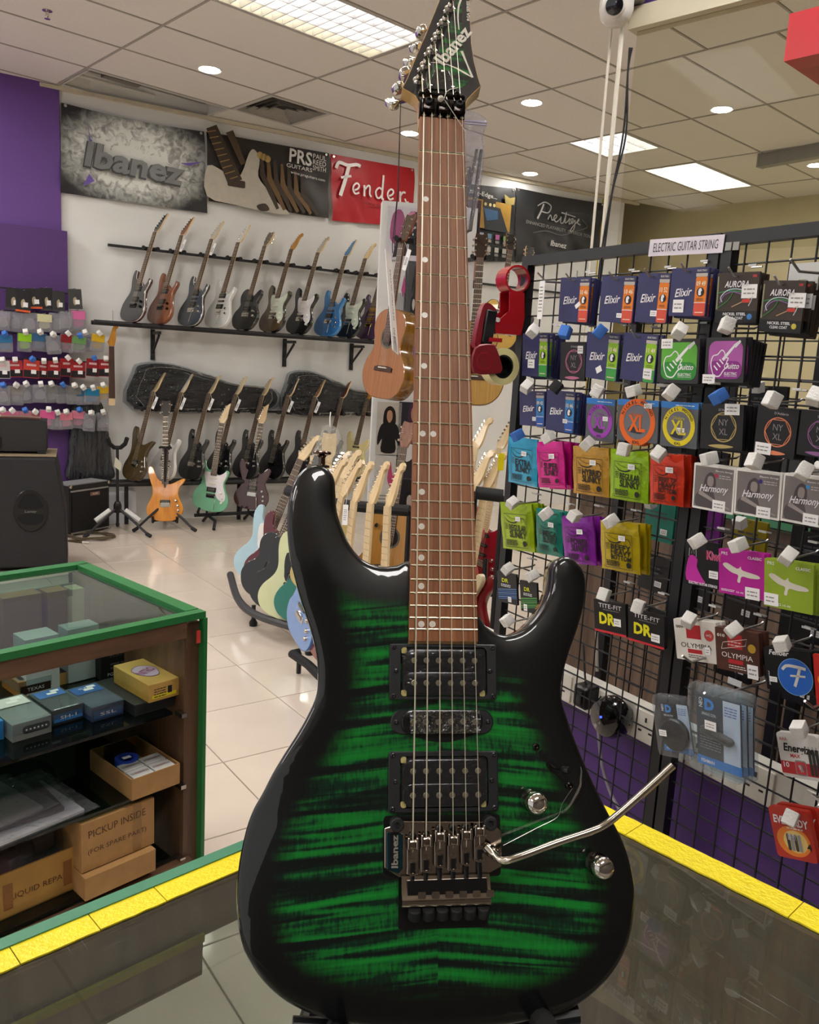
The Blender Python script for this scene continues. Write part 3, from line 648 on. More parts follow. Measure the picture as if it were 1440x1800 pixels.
# locking tremolo
pl = hm(); pl.prism([(-48.6, -645.5), (-48.3, -675.3), (-36.5, -682.6), (35.5, -682.2), (47.4, -676.5), (47.8, -650), (44, -645), (36, -641.7), (-33, -640.2), (-44, -644)], -4.2, -1.6, cosm, bev=.6); plate = pl.build('bridge_plate', cosm, hero)
rc = hm(); rc.prism(rrect(97, 48, 3, 3, -.2, -661), FACE + .1, FACE + .5, PLASTIC); rc.prism(rrect(73, 44, 2, 3, .4, -701.5), FACE + .1, FACE + .55, PLASTIC); rc.build('bridge_recess', PLASTIC, hero)
for x_ in (-38.8, 37.8):
    o = hm().lathe([(5.4, FACE), (5.4, 0), (5.7, .6), (5.7, 3.2), (4.6, 4.0), (2.4, 4.0), (2.2, 1.6), (0, 1.6)], 20, o=(x_, -642.3, 0)).build('pivot_stud', RUBBER, plate)
bd = hm(); bd.prism([(-47.2, -648), (-33.8, -649.5), (-34, -676), (-37.5, -679.5), (-46.3, -676)], -1.6, .6, bev=.5); bdo = bd.build('name_badge', mt('teal_smoke_metal', '1d3d44', .2, .7), plate)
bl = hm(); bl.prism(rrect(5, 26, 1, 2, -41.5, -661.5), .55, .8, PLASTIC); bl.text('Ibanez', -40.4, -662.5, .95, w=25, h=5.4, m=mt('badge_silver', 'c8c4bc', .3, .8), rot=math.radians(90), bold=.03); bl.build('lettering', None, bdo, smooth=0)
sad = [(-26.3, -662, 0), (-15.5, -660, 1), (-4.3, -656.5, 2), (6.5, -659.5, 1), (17.3, -655.5, 2), (28.2, -653, 3)]
for k, (x_, y_, _) in enumerate(sad):
    s_ = hm(); s_.prism(rrect(9.6, 20, 1.2, 2, x_, y_ - 8), -1.6, 4, bev=1.0, steps=2); s_.prism(rrect(9.4, 7, 1.2, 2, x_, y_ + 5), -1, 6.5, bev=1.3, steps=2); so = s_.build('saddle', cosm, plate)
    g_ = hm(); g_.prism(rrect(2.4, 9, .8, 2, x_ - 3.5, y_ + 6), 5.6, 8.2, bev=.8, steps=2); g_.prism(rrect(2.4, 9, .8, 2, x_ + 3.5, y_ + 6), 5.6, 8.2, bev=.8, steps=2); g_.build('saddle_roller', cosm, so)
    hm().box((x_, y_ - 12.5, 4.3), (3.6, 7.5, 2.6)).build('string_clamp', PLASTIC, so)
    r_ = hm(); r_.T = LOC @ T3(x_, y_ - 12, 4.0); n_ = rrect(7.4, 13, 3, 4); 
    vs = [(p[0], p[1], 0) for p in n_] + [(p[0], p[1], 1.0) for p in n_] + [(p[0] * .72, p[1] * .78, 1.0) for p in n_] + [(p[0] * .72, p[1] * .78, 0) for p in n_]; nn = len(n_)
    r_.add(vs, [(q * nn + i, q * nn + (i + 1) % nn, (q + 1) * nn + (i + 1) % nn, (q + 1) * nn + i) for q in range(3) for i in range(nn)]); r_.build('clamp_rim', cosm, so)
    sc_ = hm(); sc_.lathe([(2.6, -1.6), (2.6, 1.4), (1.6, 2), (1.4, .6), (0, .6)], 12, o=(x_, -645.5 - (k < 2) * 5, 0)); sc_.build('intonation_screw', PLASTIC, plate)
    rd = hm(); rd.cyl((x_, y_ - 18, 1.5), (x_ - .6 + (k - 2.5) * .25, -701, 4.0), 2.0, n=10); rd.build('clamp_bolt', PLASTIC, plate)
ft = hm(); ft.T = LOC @ frame((0, 0, 0), (0, 1, 0), (0, 0, 1), (1, 0, 0))
ft.prism([(-681, -3), (-681, 2.2), (-690, 4.6), (-697, 6.8), (-699, 7.6), (-701, 7.6), (-702.6, 6.8), (-703.6, 5.4), (-704, 3), (-704, 1.0), (-700, -1)], -35, 36.5); fto = ft.build('fine_tuner_plate', cosm, plate)
# open tray between saddles and tuner plate
hm().prism([(-31, -683.5), (33, -683), (34, -694), (-30.5, -694.5)], 4.2, 6.4).build('tuner_well', PLASTIC, fto)
fr_ = hm(); 
for k in range(6): fr_.prism(rrect(6.2, 5, .8, 2, -24.7 + 11 * k + 5.5, -694.5), 4.8, 7.0, cosm)
fr_.build('tuner_comb', cosm, fto)
for k in range(6):
    x_ = -24.5 + 11.1 * k
    m_ = hm(); m_.T = LOC @ T3(x_, -706.8, 3.2) @ R3(-62, 'X') @ T3(0, 0, -3); m_.lathe([(2, -4), (4.9, -3.6), (5.1, -2.8), (5.1, 4.4), (4.5, 5.2), (2.6, 5.5), (0, 5.3)], 18); m_.build('fine_tuner', RUBBER, plate)
# arm
ar = hm(); armp = spline([(33.5, -660, 6), (38, -664.5, 12), (42.5, -667.3, 20), (52, -664.5, 25), (85, -653.5, 27), (112, -645.2, 29), (123, -640.8, 30), (133, -633.5, 32), (154, -615, 38), (177.5, -593.5, 44)], 4, False)
ar.tube(armp, 3.0, 12); ao = ar.build('tremolo_arm', mt('arm_chrome', 'cfc6b8', .14, 1, var=.02), hero)
ac = hm(); ac.T = LOC @ T3(34.5, -661.3, 5) @ Matrix.Rotation(math.radians(35), 4, 'Z') @ Matrix.Rotation(math.radians(60), 4, 'Y') if False else LOC @ frame((33, -659.5, 3), (0, 0, 1), (.64, .77, 0), (.55, -.45, .7))
ac.lathe([(4.6, -2), (5.2, 0), (5.2, 2), (4.2, 2.4), (4.2, 4), (5.0, 4.4), (5.0, 7), (4.0, 7.6), (4.0, 10), (4.4, 10.5), (3.4, 13.5), (0, 13.5)], 16); ac.build('arm_collar', cosm, ao)
# bent wire hook above the arm
# controls
for x_, y_ in ((75.5, -626.5), (129.6, -677.3)):
    k_ = hm(); k_.lathe([(9.2, FACE - 1), (9.2, FACE + .8), (8.8, FACE + 1.5), (8.9, 4), (9.2, 6)], 28, o=(x_, y_, 0)); ko = k_.build('knob', cosm, hero)
    hm().lathe([(9.2, 5.8), (9.0, 8.6), (7.8, 10.8), (5.2, 12.4), (2.4, 13.1), (0, 13.3)], 28, o=(x_, y_, 0)).build('knob_dome', CHROME, ko, smooth=75)
    kn = hm()
    for i in range(40):
        t = 2 * math.pi * i / 40; kn.box((x_ + 9.15 * math.cos(t), y_ + 9.15 * math.sin(t), 0.2), (.5, .5, 8.0), None, Matrix.Rotation(t, 3, 'Z'))
    kn.build('knurling', cosm, ko)
sw = hm(); dsw = Vector((104 - 84.2, -610.6 + 587.9, 0)).normalized(); ang = math.atan2(dsw.y, dsw.x)
sw.T = LOC @ T3(94, -599.2, 0) @ Matrix.Rotation(ang, 4, 'Z'); sw.prism(rrect(33, 3.6, 1.6, 4), FACE - .1, FACE + .25); swo = sw.build('pickup_switch', PLASTIC, hero)
st = hm(); st.prism(rrect(34, 5, 2, 4, 94, -599.2) if False else [tuple((Matrix.Rotation(ang, 2) @ Vector(p)) + Vector((94, -599.2))) for p in rrect(12, 7, 3, 4)], FACE, FACE + .7); st.build('switch_skirt', PLASTIC, swo)
lv = hm(); lv.tube([(92.5, -598, FACE), (94, -599.5, -2), (98.5, -600.5, 8)], 1.3, 8); lvo = lv.build('switch_lever', blk, swo)
tp = hm(); tp.T = LOC @ frame((97.5, -600.2, 6), (0, 1, 0), (-.9, 0, .45), (.45, .0, .9)); tp.lathe([(1.6, 0), (3.0, 2), (3.4, 6), (2.6, 9), (0, 9.6)], 12); tp.build('switch_tip', PLASTIC, swo)
for x_, y_ in ((80.3, -583.3), (108.4, -615.2)): hm().lathe([(3.0, FACE - .2), (3.0, FACE + .9), (1.6, FACE + 1.6), (.7, FACE + .9), (0, FACE + .9)], 14, o=(x_, y_, 0)).build('screw', blk, swo)
# jack dimple film on the treble edge and strap pin on the bass horn
sb = hm(); sb.T = LOC @ T3(-106, -341, -24) @ R3(-78, 'X'); sb.lathe([(7, -2), (7, 0), (3.2, 1.2), (3.0, 7), (4.5, 9), (8, 10), (8.4, 11.5), (7.2, 12.6), (0, 12.8)], 20); sb.build('strap_button', mt('dark_chrome', '6a5a52', .15, 1), hero)
wrp = hm(); wrp.tube(spline([(110, -617, -6), (101, -630, -7.5), (97, -640, -8), (80, -648, -8), (60, -657, -7.5), (50, -661, -6)], 4, False), .22, 5); wrp.build('loose_wire', mt('bare_wire', 'a9a49c', .3, .9), hero)
# price card hung from a tuner, and the zip bag with keys
tgm = thing('price_tag', 'long white price card hanging by black cord from the green guitar headstock', 'tag', hero.matrix_basis @ LOC @ Matrix.Diagonal((1000, 1000, 1000, 1)))
card = MB(); card.T = Matrix.Diagonal((S, S, S, 1)) @ T3(-44, -178, -30) @ R3(4.5, 'Z') @ R3(62, 'Y'); card.prism(rrect(15, 102, 2, 3), -.4, .4, STICK)
card.text('ELECTRIC GUITAR', 1, 8, .45, w=52, h=3, m=INK, rot=math.radians(90)); card.text('2490', 0, -34, .45, w=16, h=4, m=INK, rot=math.radians(90)); card.rows(-4, -36, 8, 9, 1.6, .7, .45, INK, 3); card.build('card', None, tgm, smooth=0)
cd = MB(); cd.T = Matrix.Diagonal((S, S, S, 1)); cd.tube([(-37.2, 34, -27), (-38.5, -20, -27), (-39.3, -62, -28), (-42, -95, -29), (-44, -120, -30), (-43.6, -128, -30)], .45, 5); cd.tube([(-37.2, 34, -28), (-38.0, -20, -28), (-38.7, -62, -29), (-41, -95, -30), (-42, -122, -30)], .35, 5); cd.build('cord', INK, tgm)
zb = thing('zip_bag', 'clear zip bag with hex keys tucked behind the green guitar fingerboard', 'bag', hero.matrix_basis @ LOC @ Matrix.Diagonal((1000, 1000, 1000, 1)))
bag = MB(); bag.T = Matrix.Diagonal((S, S, S, 1)); 
o = spline([(20, 18), (46, 15), (44.5, 0), (42.8, -10), (44, -22), (40, -60), (34, -90), (28, -108), (22, -108), (20, -60)], 3); bag.prism(o, -19, -14, bev=1.5); bag.build('bag_film', glass('zip_film', 'f0f0f4', .08, .16, .6, 60.0, 1.45, 'd4d2de'), zb)
zp = MB(); zp.T = Matrix.Diagonal((S, S, S, 1)); zp.box((34, 9, -13.6), (25, 1.6, .8)); zp.box((34, 6, -13.6), (25, 1, .8)); zp.build('zip_strip', mt('zip_violet', 'a9a4c4', .4), zb)
for (x0, y0, x1, y1, r_) in ((41.5, -20, 29.5, -106, 2.0), (37, -20, 27, -70, 1.6), (29, -40, 25, -80, 2.4)):
    k_ = MB(); k_.T = Matrix.Diagonal((S, S, S, 1)); k_.tube([(x0, y0, -16.5), (x1, y1, -16.5), (x1 - 8, y1 - 3, -17)], r_, 6); k_.build('hex_key', mt('key_steel', '6f6a64', .35, .9), zb)
# stand under it
std = thing('guitar_stand', 'black tubular stand holding up the green guitar on the counter', 'stand', rotz(0, (gbase[0], gbase[1], KZ)))
s_ = MB()
gz = gbase[2] - KZ
def wl(px_, py_, z): 
    q = GO + GM @ (np.array([px_, py_, z]) / 1000); return (q[0] - gbase[0], q[1] - gbase[1], q[2] - KZ)
for sx_ in (-1, 1):
    p0 = wl(sx_ * 118, -792, -30); m_ = MB(); 
    m_.tube([(p0[0], p0[1] - .02, p0[2] - .012), (p0[0], p0[1] - .018, .02), (p0[0] * 1.02, p0[1] - .01, .009)], .0105, 12); m_.build('leg', mt('stand_gloss_black', '0b0b0d', .15, coat=.8), std)
    k_ = MB(); k_.tube([(p0[0] * .55, p0[1] + .045, p0[2] - .004), (p0[0] * .7, p0[1] - .01, p0[2] - .004), (p0[0] * .7, p0[1] - .045, p0[2] + .014)], .010, 10); k_.build('cradle_arm', RUBBER, std)
    c_ = MB(); c_.tube([(p0[0], p0[1] - .012, .03), (p0[0] * .85, p0[1] + .10, .06), (0, p0[1] + .17, .10)], .009, 10); c_.build('rear_leg', mt('stand_gloss_black', '0b0b0d', .15, coat=.8), std)
MB().tube([wl(-118, -800, -34), wl(-60, -806, -36), wl(60, -806, -36), wl(118, -800, -34)], .008, 10).build('cross_bar', BLACK, std)
MB().tube([(0, wl(0, -790, -60)[1] + .1, .012), (0, wl(0, -790, -60)[1] + .12, .2), wl(0, -610, -62)], .009, 10).build('back_post', BLACK, std)
for sx_ in (-1, 1):
    o = MB(); p0 = wl(sx_ * 118, -792, -30)
    o.T = T3(p0[0] + sx_ * .03, p0[1] - .01, .005) @ R3(sx_ * 20, 'Z'); o.prism(spline([(-.05, -.03), (.0, -.04), (.06, -.02), (.07, .02), (.02, .04), (-.05, .03)], 4), 0, .022, bev=.01, steps=2)
    o.build('wrapping_film', glass('wrap_film', 'd8d8dc', .1, .05, 1.0, 60.0), std)
# ================================================================ other guitars (local metres: x right, y up from the butt, z out of the face)
SHAPE = {
 'super': [(p[0], p[1] + 801) for p in OUT],
 'strat': [(0, 0), (70, 4), (120, 25), (150, 65), (160, 110), (150, 160), (128, 200), (112, 235), (111, 265), (124, 300), (140, 335), (146, 365), (136, 388), (118, 392), (98, 372), (68, 342), (30, 332), (-30, 352), (-62, 358), (-86, 385), (-100, 430), (-120, 452), (-140, 442), (-150, 400), (-140, 350), (-120, 300), (-108, 260), (-110, 225), (-125, 190), (-150, 150), (-162, 105), (-152, 60), (-120, 22), (-70, 4)],
 'single': [(0, 0), (80, 6), (130, 35), (160, 85), (165, 125), (150, 170), (122, 205), (105, 240), (108, 275), (122, 310), (130, 345), (122, 372), (104, 380), (78, 362), (52, 330), (30, 322), (-30, 372), (-60, 386), (-95, 378), (-122, 348), (-130, 310), (-118, 265), (-104, 235), (-118, 200), (-148, 168), (-165, 120), (-158, 80), (-130, 35), (-80, 6)],
 'double': [(0, 0), (80, 6), (130, 32), (158, 80), (162, 120), (148, 165), (120, 203), (106, 240), (110, 275), (126, 312), (132, 345), (118, 372), (98, 360), (66, 332), (30, 326), (-30, 345), (-58, 350), (-84, 372), (-104, 396), (-122, 392), (-134, 360), (-130, 312), (-116, 268), (-104, 235), (-118, 200), (-146, 166), (-162, 120), (-156, 80), (-130, 33), (-80, 6)],
 'bass': [(0, 0), (75, 8), (120, 35), (146, 80), (148, 125), (130, 170), (112, 215), (108, 250), (120, 290), (150, 330), (168, 360), (150, 368), (112, 352), (70, 330), (30, 322), (-30, 345), (-62, 365), (-82, 410), (-100, 458), (-122, 476), (-142, 460), (-144, 415), (-126, 350), (-108, 285), (-108, 235), (-122, 190), (-148, 140), (-155, 90), (-135, 40), (-75, 8)],
 'acoustic': [(0, 0), (90, 6), (150, 42), (184, 100), (188, 150), (168, 205), (134, 250), (118, 290), (124, 330), (138, 375), (136, 420), (112, 460), (70, 484), (30, 491), (-30, 491), (-70, 484), (-112, 460), (-136, 420), (-138, 375), (-124, 330), (-118, 290), (-134, 250), (-168, 205), (-188, 150), (-184, 100), (-150, 42), (-90, 6)],
}
GUARD = {'strat': [(-20, 345), (30, 330), (64, 336), (92, 355), (112, 372), (120, 330), (104, 288), (98, 262), (104, 225), (122, 190), (138, 140), (120, 100), (70, 120), (40, 160), (38, 200), (-38, 205), (-62, 250), (-80, 300), (-84, 345), (-60, 352)],
         'pbass': [(-28, 345), (30, 330), (70, 338), (100, 360), (112, 330), (98, 270), (100, 225), (128, 160), (100, 130), (30, 170), (-40, 190), (-80, 250), (-95, 320), (-88, 370), (-55, 352)]}
HEADS = {'point': [(-21, 0), (-23, 12), (-36, 22), (-30, 40), (0, 150), (30, 185), (40, 188), (36, 120), (38, 50), (34, 25), (22, 0)],
         'strat': [(-21, 0), (-25, 15), (-33, 30), (-18, 60), (10, 150), (24, 172), (42, 178), (54, 166), (52, 148), (38, 138), (34, 110), (36, 60), (30, 25), (22, 0)],
         'three': [(-21, 0), (-26, 20), (-36, 35), (-40, 110), (-34, 150), (0, 142), (34, 150), (40, 110), (36, 35), (26, 20), (21, 0)]}
def gmm():
    m = MB(); m.T = Matrix.Diagonal((S, S, S, 1)); return m
gloss = lambda c, **k: mt('gloss_%s' % c, c, .22, coat=1.0, var=.04, **k)
DARKWOOD = wood('rosewood_board', '33211a', '523528', .55, 9, 1, 0, 200)
MAPLEB = wood('maple_board', 'cdb083', 'e4cda2', .4, 4, 1, .3, 60)
AMBER = wood('amber_neck', 'a8701c', 'c98d2c', .35, 4, 1, .5, 60)
MAHOG = wood('mahogany_body', '6a3a22', '8f5638', .35, 5, 1, .6, 50)
NUTW0, NUTY = 43, 795
GPROTO = {}
def guitar(name, label, mw, kind='strat', body='101012', side=None, bind=None, guard=None, board='dark', neckc='maple', headk='strat', headc=None, pups='sss', hw='chrome', group=None, depth=42, cat='guitar', tag_card=False, nut=NUTY, simple=False, arm=False, headwood=False):
    g = thing(name, label, cat, mw, group)
    bm = body if not isinstance(body, str) else gloss(body)
    sm = gloss(side) if isinstance(side, str) else (side or bm)
    hwm = CHROME if hw == 'chrome' else (mt('gold_hardware', 'c79a3c', .2, 1) if hw == 'gold' else blk)
    nm = {'maple': MAPLEB, 'dark': MAHOG, 'amber': AMBER, 'black': gloss('0c0c0e')}[neckc]
    bd = {'dark': DARKWOOD, 'maple': MAPLEB, 'amber': AMBER}[board]
    pts = spline(SHAPE[kind], 3)
    m_ = gmm(); m_.prism(pts, -depth, -9, sm, bev=5, bb=4, steps=2, mtop=bm); bo_ = m_.build('body', None, g)
    if bind:
        m_ = gmm(); o = ccw(pts); a1 = inset(o, -0.4); n = len(o); vs = [(p[0], p[1], z) for z in (-19, -11) for p in a1]
        m_.add(vs, [(i, (i + 1) % n, n + (i + 1) % n, n + i) for i in range(n)], C(bind, .4)); m_.build('binding', None, bo_)
    ac = kind == 'acoustic'
    y0 = 340 if not ac else 330
    wend = 57; 
    m_ = gmm(); vs = []; fs = []; ys = np.linspace(nut + 6, 330, 5)
    for y in ys:
        wv = (NUTW0 + (wend - NUTW0) * (nut - y) / (nut - 320)) / 2
        for t in np.linspace(0, math.pi, 6): vs.append((wv * math.cos(t), y, -5 - 16 * math.sin(t)))
    for k in range(4):
        for i in range(5): fs.append((k * 6 + i, k * 6 + i + 1, (k + 1) * 6 + i + 1, (k + 1) * 6 + i))
        fs.append((k * 6 + 5, k * 6, (k + 1) * 6, (k + 1) * 6 + 5))
    m_.add(vs, fs); m_.build('neck', nm, g)
    m_ = gmm(); m_.prism([(-NUTW0 / 2, nut), (NUTW0 / 2, nut), (wend / 2, y0 - 20), (-wend / 2, y0 - 20)], -6, 0); fo = m_.build('fingerboard', bd, g)
    if not simple:
        m_ = gmm()
        for n in range(1, 22): 
            y = nut - 648 * (1 - 2 ** (-n / 12)) * (nut - 147) / 648; m_.box((0, y, .4), (NUTW0 + (wend - NUTW0) * (nut - y) / 475 - 1, 1.8, 1.2))
        m_.build('fret_set', fret_m, fo)['kind'] = 'stuff'
    m_ = gmm(); m_.T = Matrix.Diagonal((S, S, S, 1)) @ T3(0, nut + 4, -6) @ R3(-12, 'X'); hk = HEADS[headk]
    hcm = (gloss(headc) if isinstance(headc, str) else headc) or nm
    m_.prism(hk, -14, 0, nm, bev=1.5, mtop=hcm); ho = m_.build('headstock', None, g)
    if headk == 'three': tp = [(-29, 40 + 38 * k, -1) for k in range(3)] + [(29, 40 + 38 * k, 1) for k in range(3)]
    elif headk == 'point': tp = [(-22 + 6.6 * k, 40 + 24 * k, -1) for k in range(6)]
    else: tp = [(-20 + 6 * k, 42 + 22 * k, -1) for k in range(6)]
    if cat == 'bass guitar': tp = [tp[0], tp[2], tp[3], tp[5]] if headk == 'three' else tp[::2] + tp[-1:]
    for x, y, sd in tp:
        t_ = gmm(); t_.T = Matrix.Diagonal((S, S, S, 1)) @ T3(0, nut + 4, -6) @ R3(-12, 'X')
        t_.lathe([(4.5, 0), (4.5, 1.5), (3, 3), (3, 10), (0, 10)], 8, o=(x, y, 0)); t_.box((x + sd * 17, y, -17), (12, 11, 8)); t_.cyl((x, y, -17), (x + sd * 14, y, -17), 2.5, n=6); t_.build('tuner', hwm, ho)
    gz = -9
    if guard and not ac:
        m_ = gmm(); m_.prism(spline(GUARD['pbass' if cat == 'bass guitar' else 'strat'], 2), -9, -6.5, bev=.6); m_.build('pickguard', C(guard, .3, coat=.6), g); gz = -6.5
    if not ac:
        ypos = {'sss': (('s', 300), ('s', 245), ('s', 190)), 'hh': (('h', 288), ('h', 196)), 'hsh': (('h', 295), ('s', 245), ('h', 195)), 'hss': (('s', 300), ('s', 250), ('h', 196)), 'mm': (('m', 160),), 'emg': (('h', 285), ('h', 196))}[pups]
        for k, y in ypos:
            m_ = gmm()
            if k == 's': m_.prism(rrect(84, 18, 8, 4, 0, y), gz, gz + 5, bev=1.5)
            elif k == 'm': m_.prism(rrect(86, 46, 10, 4, 0, y), gz, gz + 5, bev=1.5)
            else: m_.prism(rrect(86, 42, 3, 3, 0, y), gz, gz + 6, bev=1.2)
            pm = C('e4e2d8', .35) if (k == 's' and guard and guard in ('e8e6e0', 'cfd8c4', 'e9e3e6')) else (mt('gold_hardware', 'c79a3c', .2, 1) if hw == 'gold' else PLASTIC)
            po_ = m_.build('pickup', pm, g)
            m_ = gmm()
            for i in range(6): m_.prism(circ(2.4, 8, -26 + 10.4 * i, y), gz + 5, gz + 6.3)
            m_.build('pole_row', pole_m, po_)
        m_ = gmm(); m_.prism(rrect(82, 36, 3, 3, 0, 140), -9, -3, bev=1); m_.box((0, 146, 0), (70, 12, 6)); bo2 = m_.build('bridge', hwm, g)
        for i, (x, y) in enumerate(((100, 175), (118, 130), (122, 90))[:2 if pups in ('hh', 'hsh', 'emg') else 3]):
            m_ = gmm(); m_.lathe([(11, gz), (10.5, gz + 12), (9, gz + 14), (0, gz + 14.5)], 12, o=(x * .9, y, 0)); m_.build('knob', hwm if hw != 'chrome' or not guard else C('e4e2d8', .35), g)
        if arm:
            m_ = gmm(); m_.tube([(38, 140, 2), (44, 132, 10), (52, 100, 16), (60, 40, 22), (62, 20, 24)], 3, 6); m_.build('tremolo_arm', STEEL, g)
        yb = 142
    else:
        m_ = gmm(); m_.prism(circ(50, 24, 0, 335), -9, -8.2); m_.build('sound_hole', C('1a100a', .8), g)
        m_ = gmm(); m_.ring(50, 62, -8.0, C('5a5648', .5), 28, 0, 335); m_.build('rosette', None, g)
        m_ = gmm(); m_.prism([(-78, 150), (78, 150), (78, 172), (40, 180), (-40, 180), (-78, 172)], -9, -2, bev=1.5); bo2 = m_.build('bridge', DARKWOOD, g)
        gmm().box((0, 170, 0), (74, 5, 5)).build('saddle', C('e9e4d4', .4), bo2); yb = 165
    if not simple:
        m_ = gmm()
        for i in range(6): m_.cyl((-26 + 10.4 * i, yb, 4), (-18 + 7.2 * i, nut, 2), .45, n=4, caps=False)
        m_.build('string_set', str_m, g)
    if tag_card:
        m_ = gmm(); m_.T = Matrix.Diagonal((S, S, S, 1)) @ T3(70, nut - 100, 0) @ R3(-12, 'Z'); m_.prism(rrect(34, 110, 4), -1, 1, STICK); m_.rows(-10, 10, 20, 7, 6, 3, 1.2, INK, 5)
        m_.build('price_card', None, g)
        m_ = gmm(); m_.tube([(22, nut - 4, -4), (45, nut - 20, 0), (62, nut - 46, 0)], 1.0, 4); m_.build('card_thread', WHITE, g)
    return g
def gplace(p, m, lean, roll=0.0):
    """p butt point, m horizontal facing direction (deg, world), lean back deg, roll deg"""
    mv = np.array([math.cos(math.radians(m)), math.sin(math.radians(m)), 0]); c, s_ = math.cos(math.radians(lean)), math.sin(math.radians(lean))
    z = mv * c + Z3 * s_; y = Z3 * c - mv * s_; x = np.cross(y, z)
    return frame(p, x, y, z) @ R3(roll, 'Z')
# ---- banners on the back wall
def wl2(px_, py_, off=0.0): u, z = onwall(px_, py_, off); return u, z
def banner(name, label, tl, tr, br, bl, m, off=.02, sag=.0):
    (u0, z0), (u1, z1), (u2, z2), (u3, z3) = [wl2(*p, off) for p in (tl, tr, br, bl)]
    cu, cz = (u0 + u1) / 2, (z0 + z2) / 2; t = thing(name, label, 'banner', wallM(cu, cz, off), 'printed banners along the back wall')
    nx, ny = 28, 14; vs = []; fs = []; r = random.Random(len(label))
    for j in range(ny + 1):
        v = j / ny
        for i in range(nx + 1):
            h = i / nx; tz = z0 + (z1 - z0) * h; bz = z3 + (z2 - z3) * h; lu = u0 + (u3 - u0) * v; ru = u1 + (u2 - u1) * v
            y = tz + (bz - tz) * v - sag * math.sin(math.pi * h) * (1 - v); x = lu + (ru - lu) * h
            wv = .010 * math.sin(h * 9 + v * 3 + r.random() * .05) * (.25 + v * .6) + .008 * math.sin(h * 23 - v * 7) * v + .012 * abs(2 * h - 1) ** 6 * math.sin(v * 9)
            vs.append((x - cu, y - cz, .014 + wv))
    for j in range(ny):
        for i in range(nx): a = j * (nx + 1) + i; fs.append((a, a + nx + 1, a + nx + 2, a + 1))
    mb = MB(); mb.add(vs, fs); mb.add([(v[0], v[1], v[2] - .002) for v in vs], [f[::-1] for f in fs]); mb.build('cloth', m, t, smooth=80)
    for (u, z) in ((u0 + .03, z0 - .02), (u1 - .03, z1 - .02)): MB().lathe([(.012, 0), (.012, .004)], 12, o=(0, 0, .026)).build('eyelet', STEEL, t, T3(u - cu, z - cz, 0))
    return t, cu, cz, (u1 - u0), (z0 - z3)
def glow_cloth(name, dark, light, rx, ry, extra=None, crumple=15.0):
    m, nt, b, N, L = _base(name); b.inputs['Roughness'].default_value = .4
    tc = N.new('ShaderNodeTexCoord'); mp = N.new('ShaderNodeMapping'); mp.inputs['Scale'].default_value = (1 / rx, 1 / ry, 0); L.new(tc.outputs['Object'], mp.inputs[0])
    gd = N.new('ShaderNodeTexGradient'); gd.gradient_type = 'SPHERICAL'; L.new(mp.outputs[0], gd.inputs[0])
    nz = N.new('ShaderNodeTexNoise'); nz.inputs['Scale'].default_value = crumple; nz.inputs['Detail'].default_value = 4; nz.inputs['Distortion'].default_value = 1.2; L.new(tc.outputs['Object'], nz.inputs[0])
    mu = N.new('ShaderNodeMath'); mu.operation = 'MULTIPLY'; L.new(gd.outputs[0], mu.inputs[0])
    mr = N.new('ShaderNodeMapRange'); mr.inputs[1].default_value = .35; mr.inputs[2].default_value = .65; mr.inputs[3].default_value = .8; mr.inputs[4].default_value = 2.4; L.new(nz.outputs[0], mr.inputs[0]); L.new(mr.outputs[0], mu.inputs[1])
    cr = N.new('ShaderNodeValToRGB'); cr.color_ramp.elements[0].position = .05; cr.color_ramp.elements[1].position = .95; cr.color_ramp.elements[0].color = (*lin(dark), 1); cr.color_ramp.elements[1].color = (*lin(light), 1)
    L.new(mu.outputs[0], cr.inputs[0]); L.new(cr.outputs[0], b.inputs['Base Color'])
    return m
t, cu, cz, bw2, bh2 = banner('vinyl_banner', 'black and silver crumpled-metal print banner beside the purple wall', (107, 181), (358, 232), (364, 375), (106, 339), glow_cloth('banner_silver', '26272a', 'dfe1da', .72, .42), sag=.02)
m_ = MB(); ink = C('3e4042', .4); ink2 = C('7a7c7c', .4)
m_.text('Ibanez', -.005, -.045, .049, w=.80, h=.21, m=ink, rot=math.radians(-3), shear=.12, bold=.06); m_.text('Ibanez', .0, -.038, .051, w=.785, h=.195, m=ink2, rot=math.radians(-3), shear=.12, bold=.03); m_.build('lettering', None, t, smooth=0)
m_ = MB(); vio = C('6b55a8', .4)
for pts in ([(-.38, .22), (-.36, .10), (-.345, .09), (-.36, .02)], [(.36, .03), (.44, .045), (.56, .075), (.44, .02)], [(-.42, -.27), (-.37, -.17), (-.33, -.22), (-.38, -.25)]): m_.flat(pts, .047, vio)
m_.build('printed_star', None, t, smooth=0)
t, cu, cz, bw2, bh2 = banner('vinyl_banner', 'sepia banner printed with a large pale guitar next to the red banner', (362, 232), (577, 270), (577, 384), (366, 354), mt('banner_sepia', '2a241f', .45, var=.3, scale=4))
m_ = MB(); pale = C('b9b2a4', .4); sep = C('6a4f2c', .4); sep2 = C('3b2e22', .4); gold = C('8d7443', .4); cream2 = C('d8d6d2', .4)
m_.flat(spline([(-.57, -.25), (-.57, .0), (-.42, -.03), (-.36, -.06), (-.27, -.03), (-.2, .16), (-.15, .2), (-.1, .12), (-.11, -.02), (-.02, -.12), (.05, -.2), (.2, -.30), (0, -.31), (-.3, -.29)], 3), .042, pale)
for k in range(7):
    x = .03 + k * .065; m_.ribbon([(x - .12, .18 - k * .02), (x - .1, .0 - k * .02), (x - .03, -.12 - k * .01), (x + .05, -.27)], [.02, .05, .05, .03], .043 + k * .0003, sep if k % 2 else sep2)
m_.ribbon([(-.54, .32), (-.32, -.1)], [.10, .14], .0455, sep2)
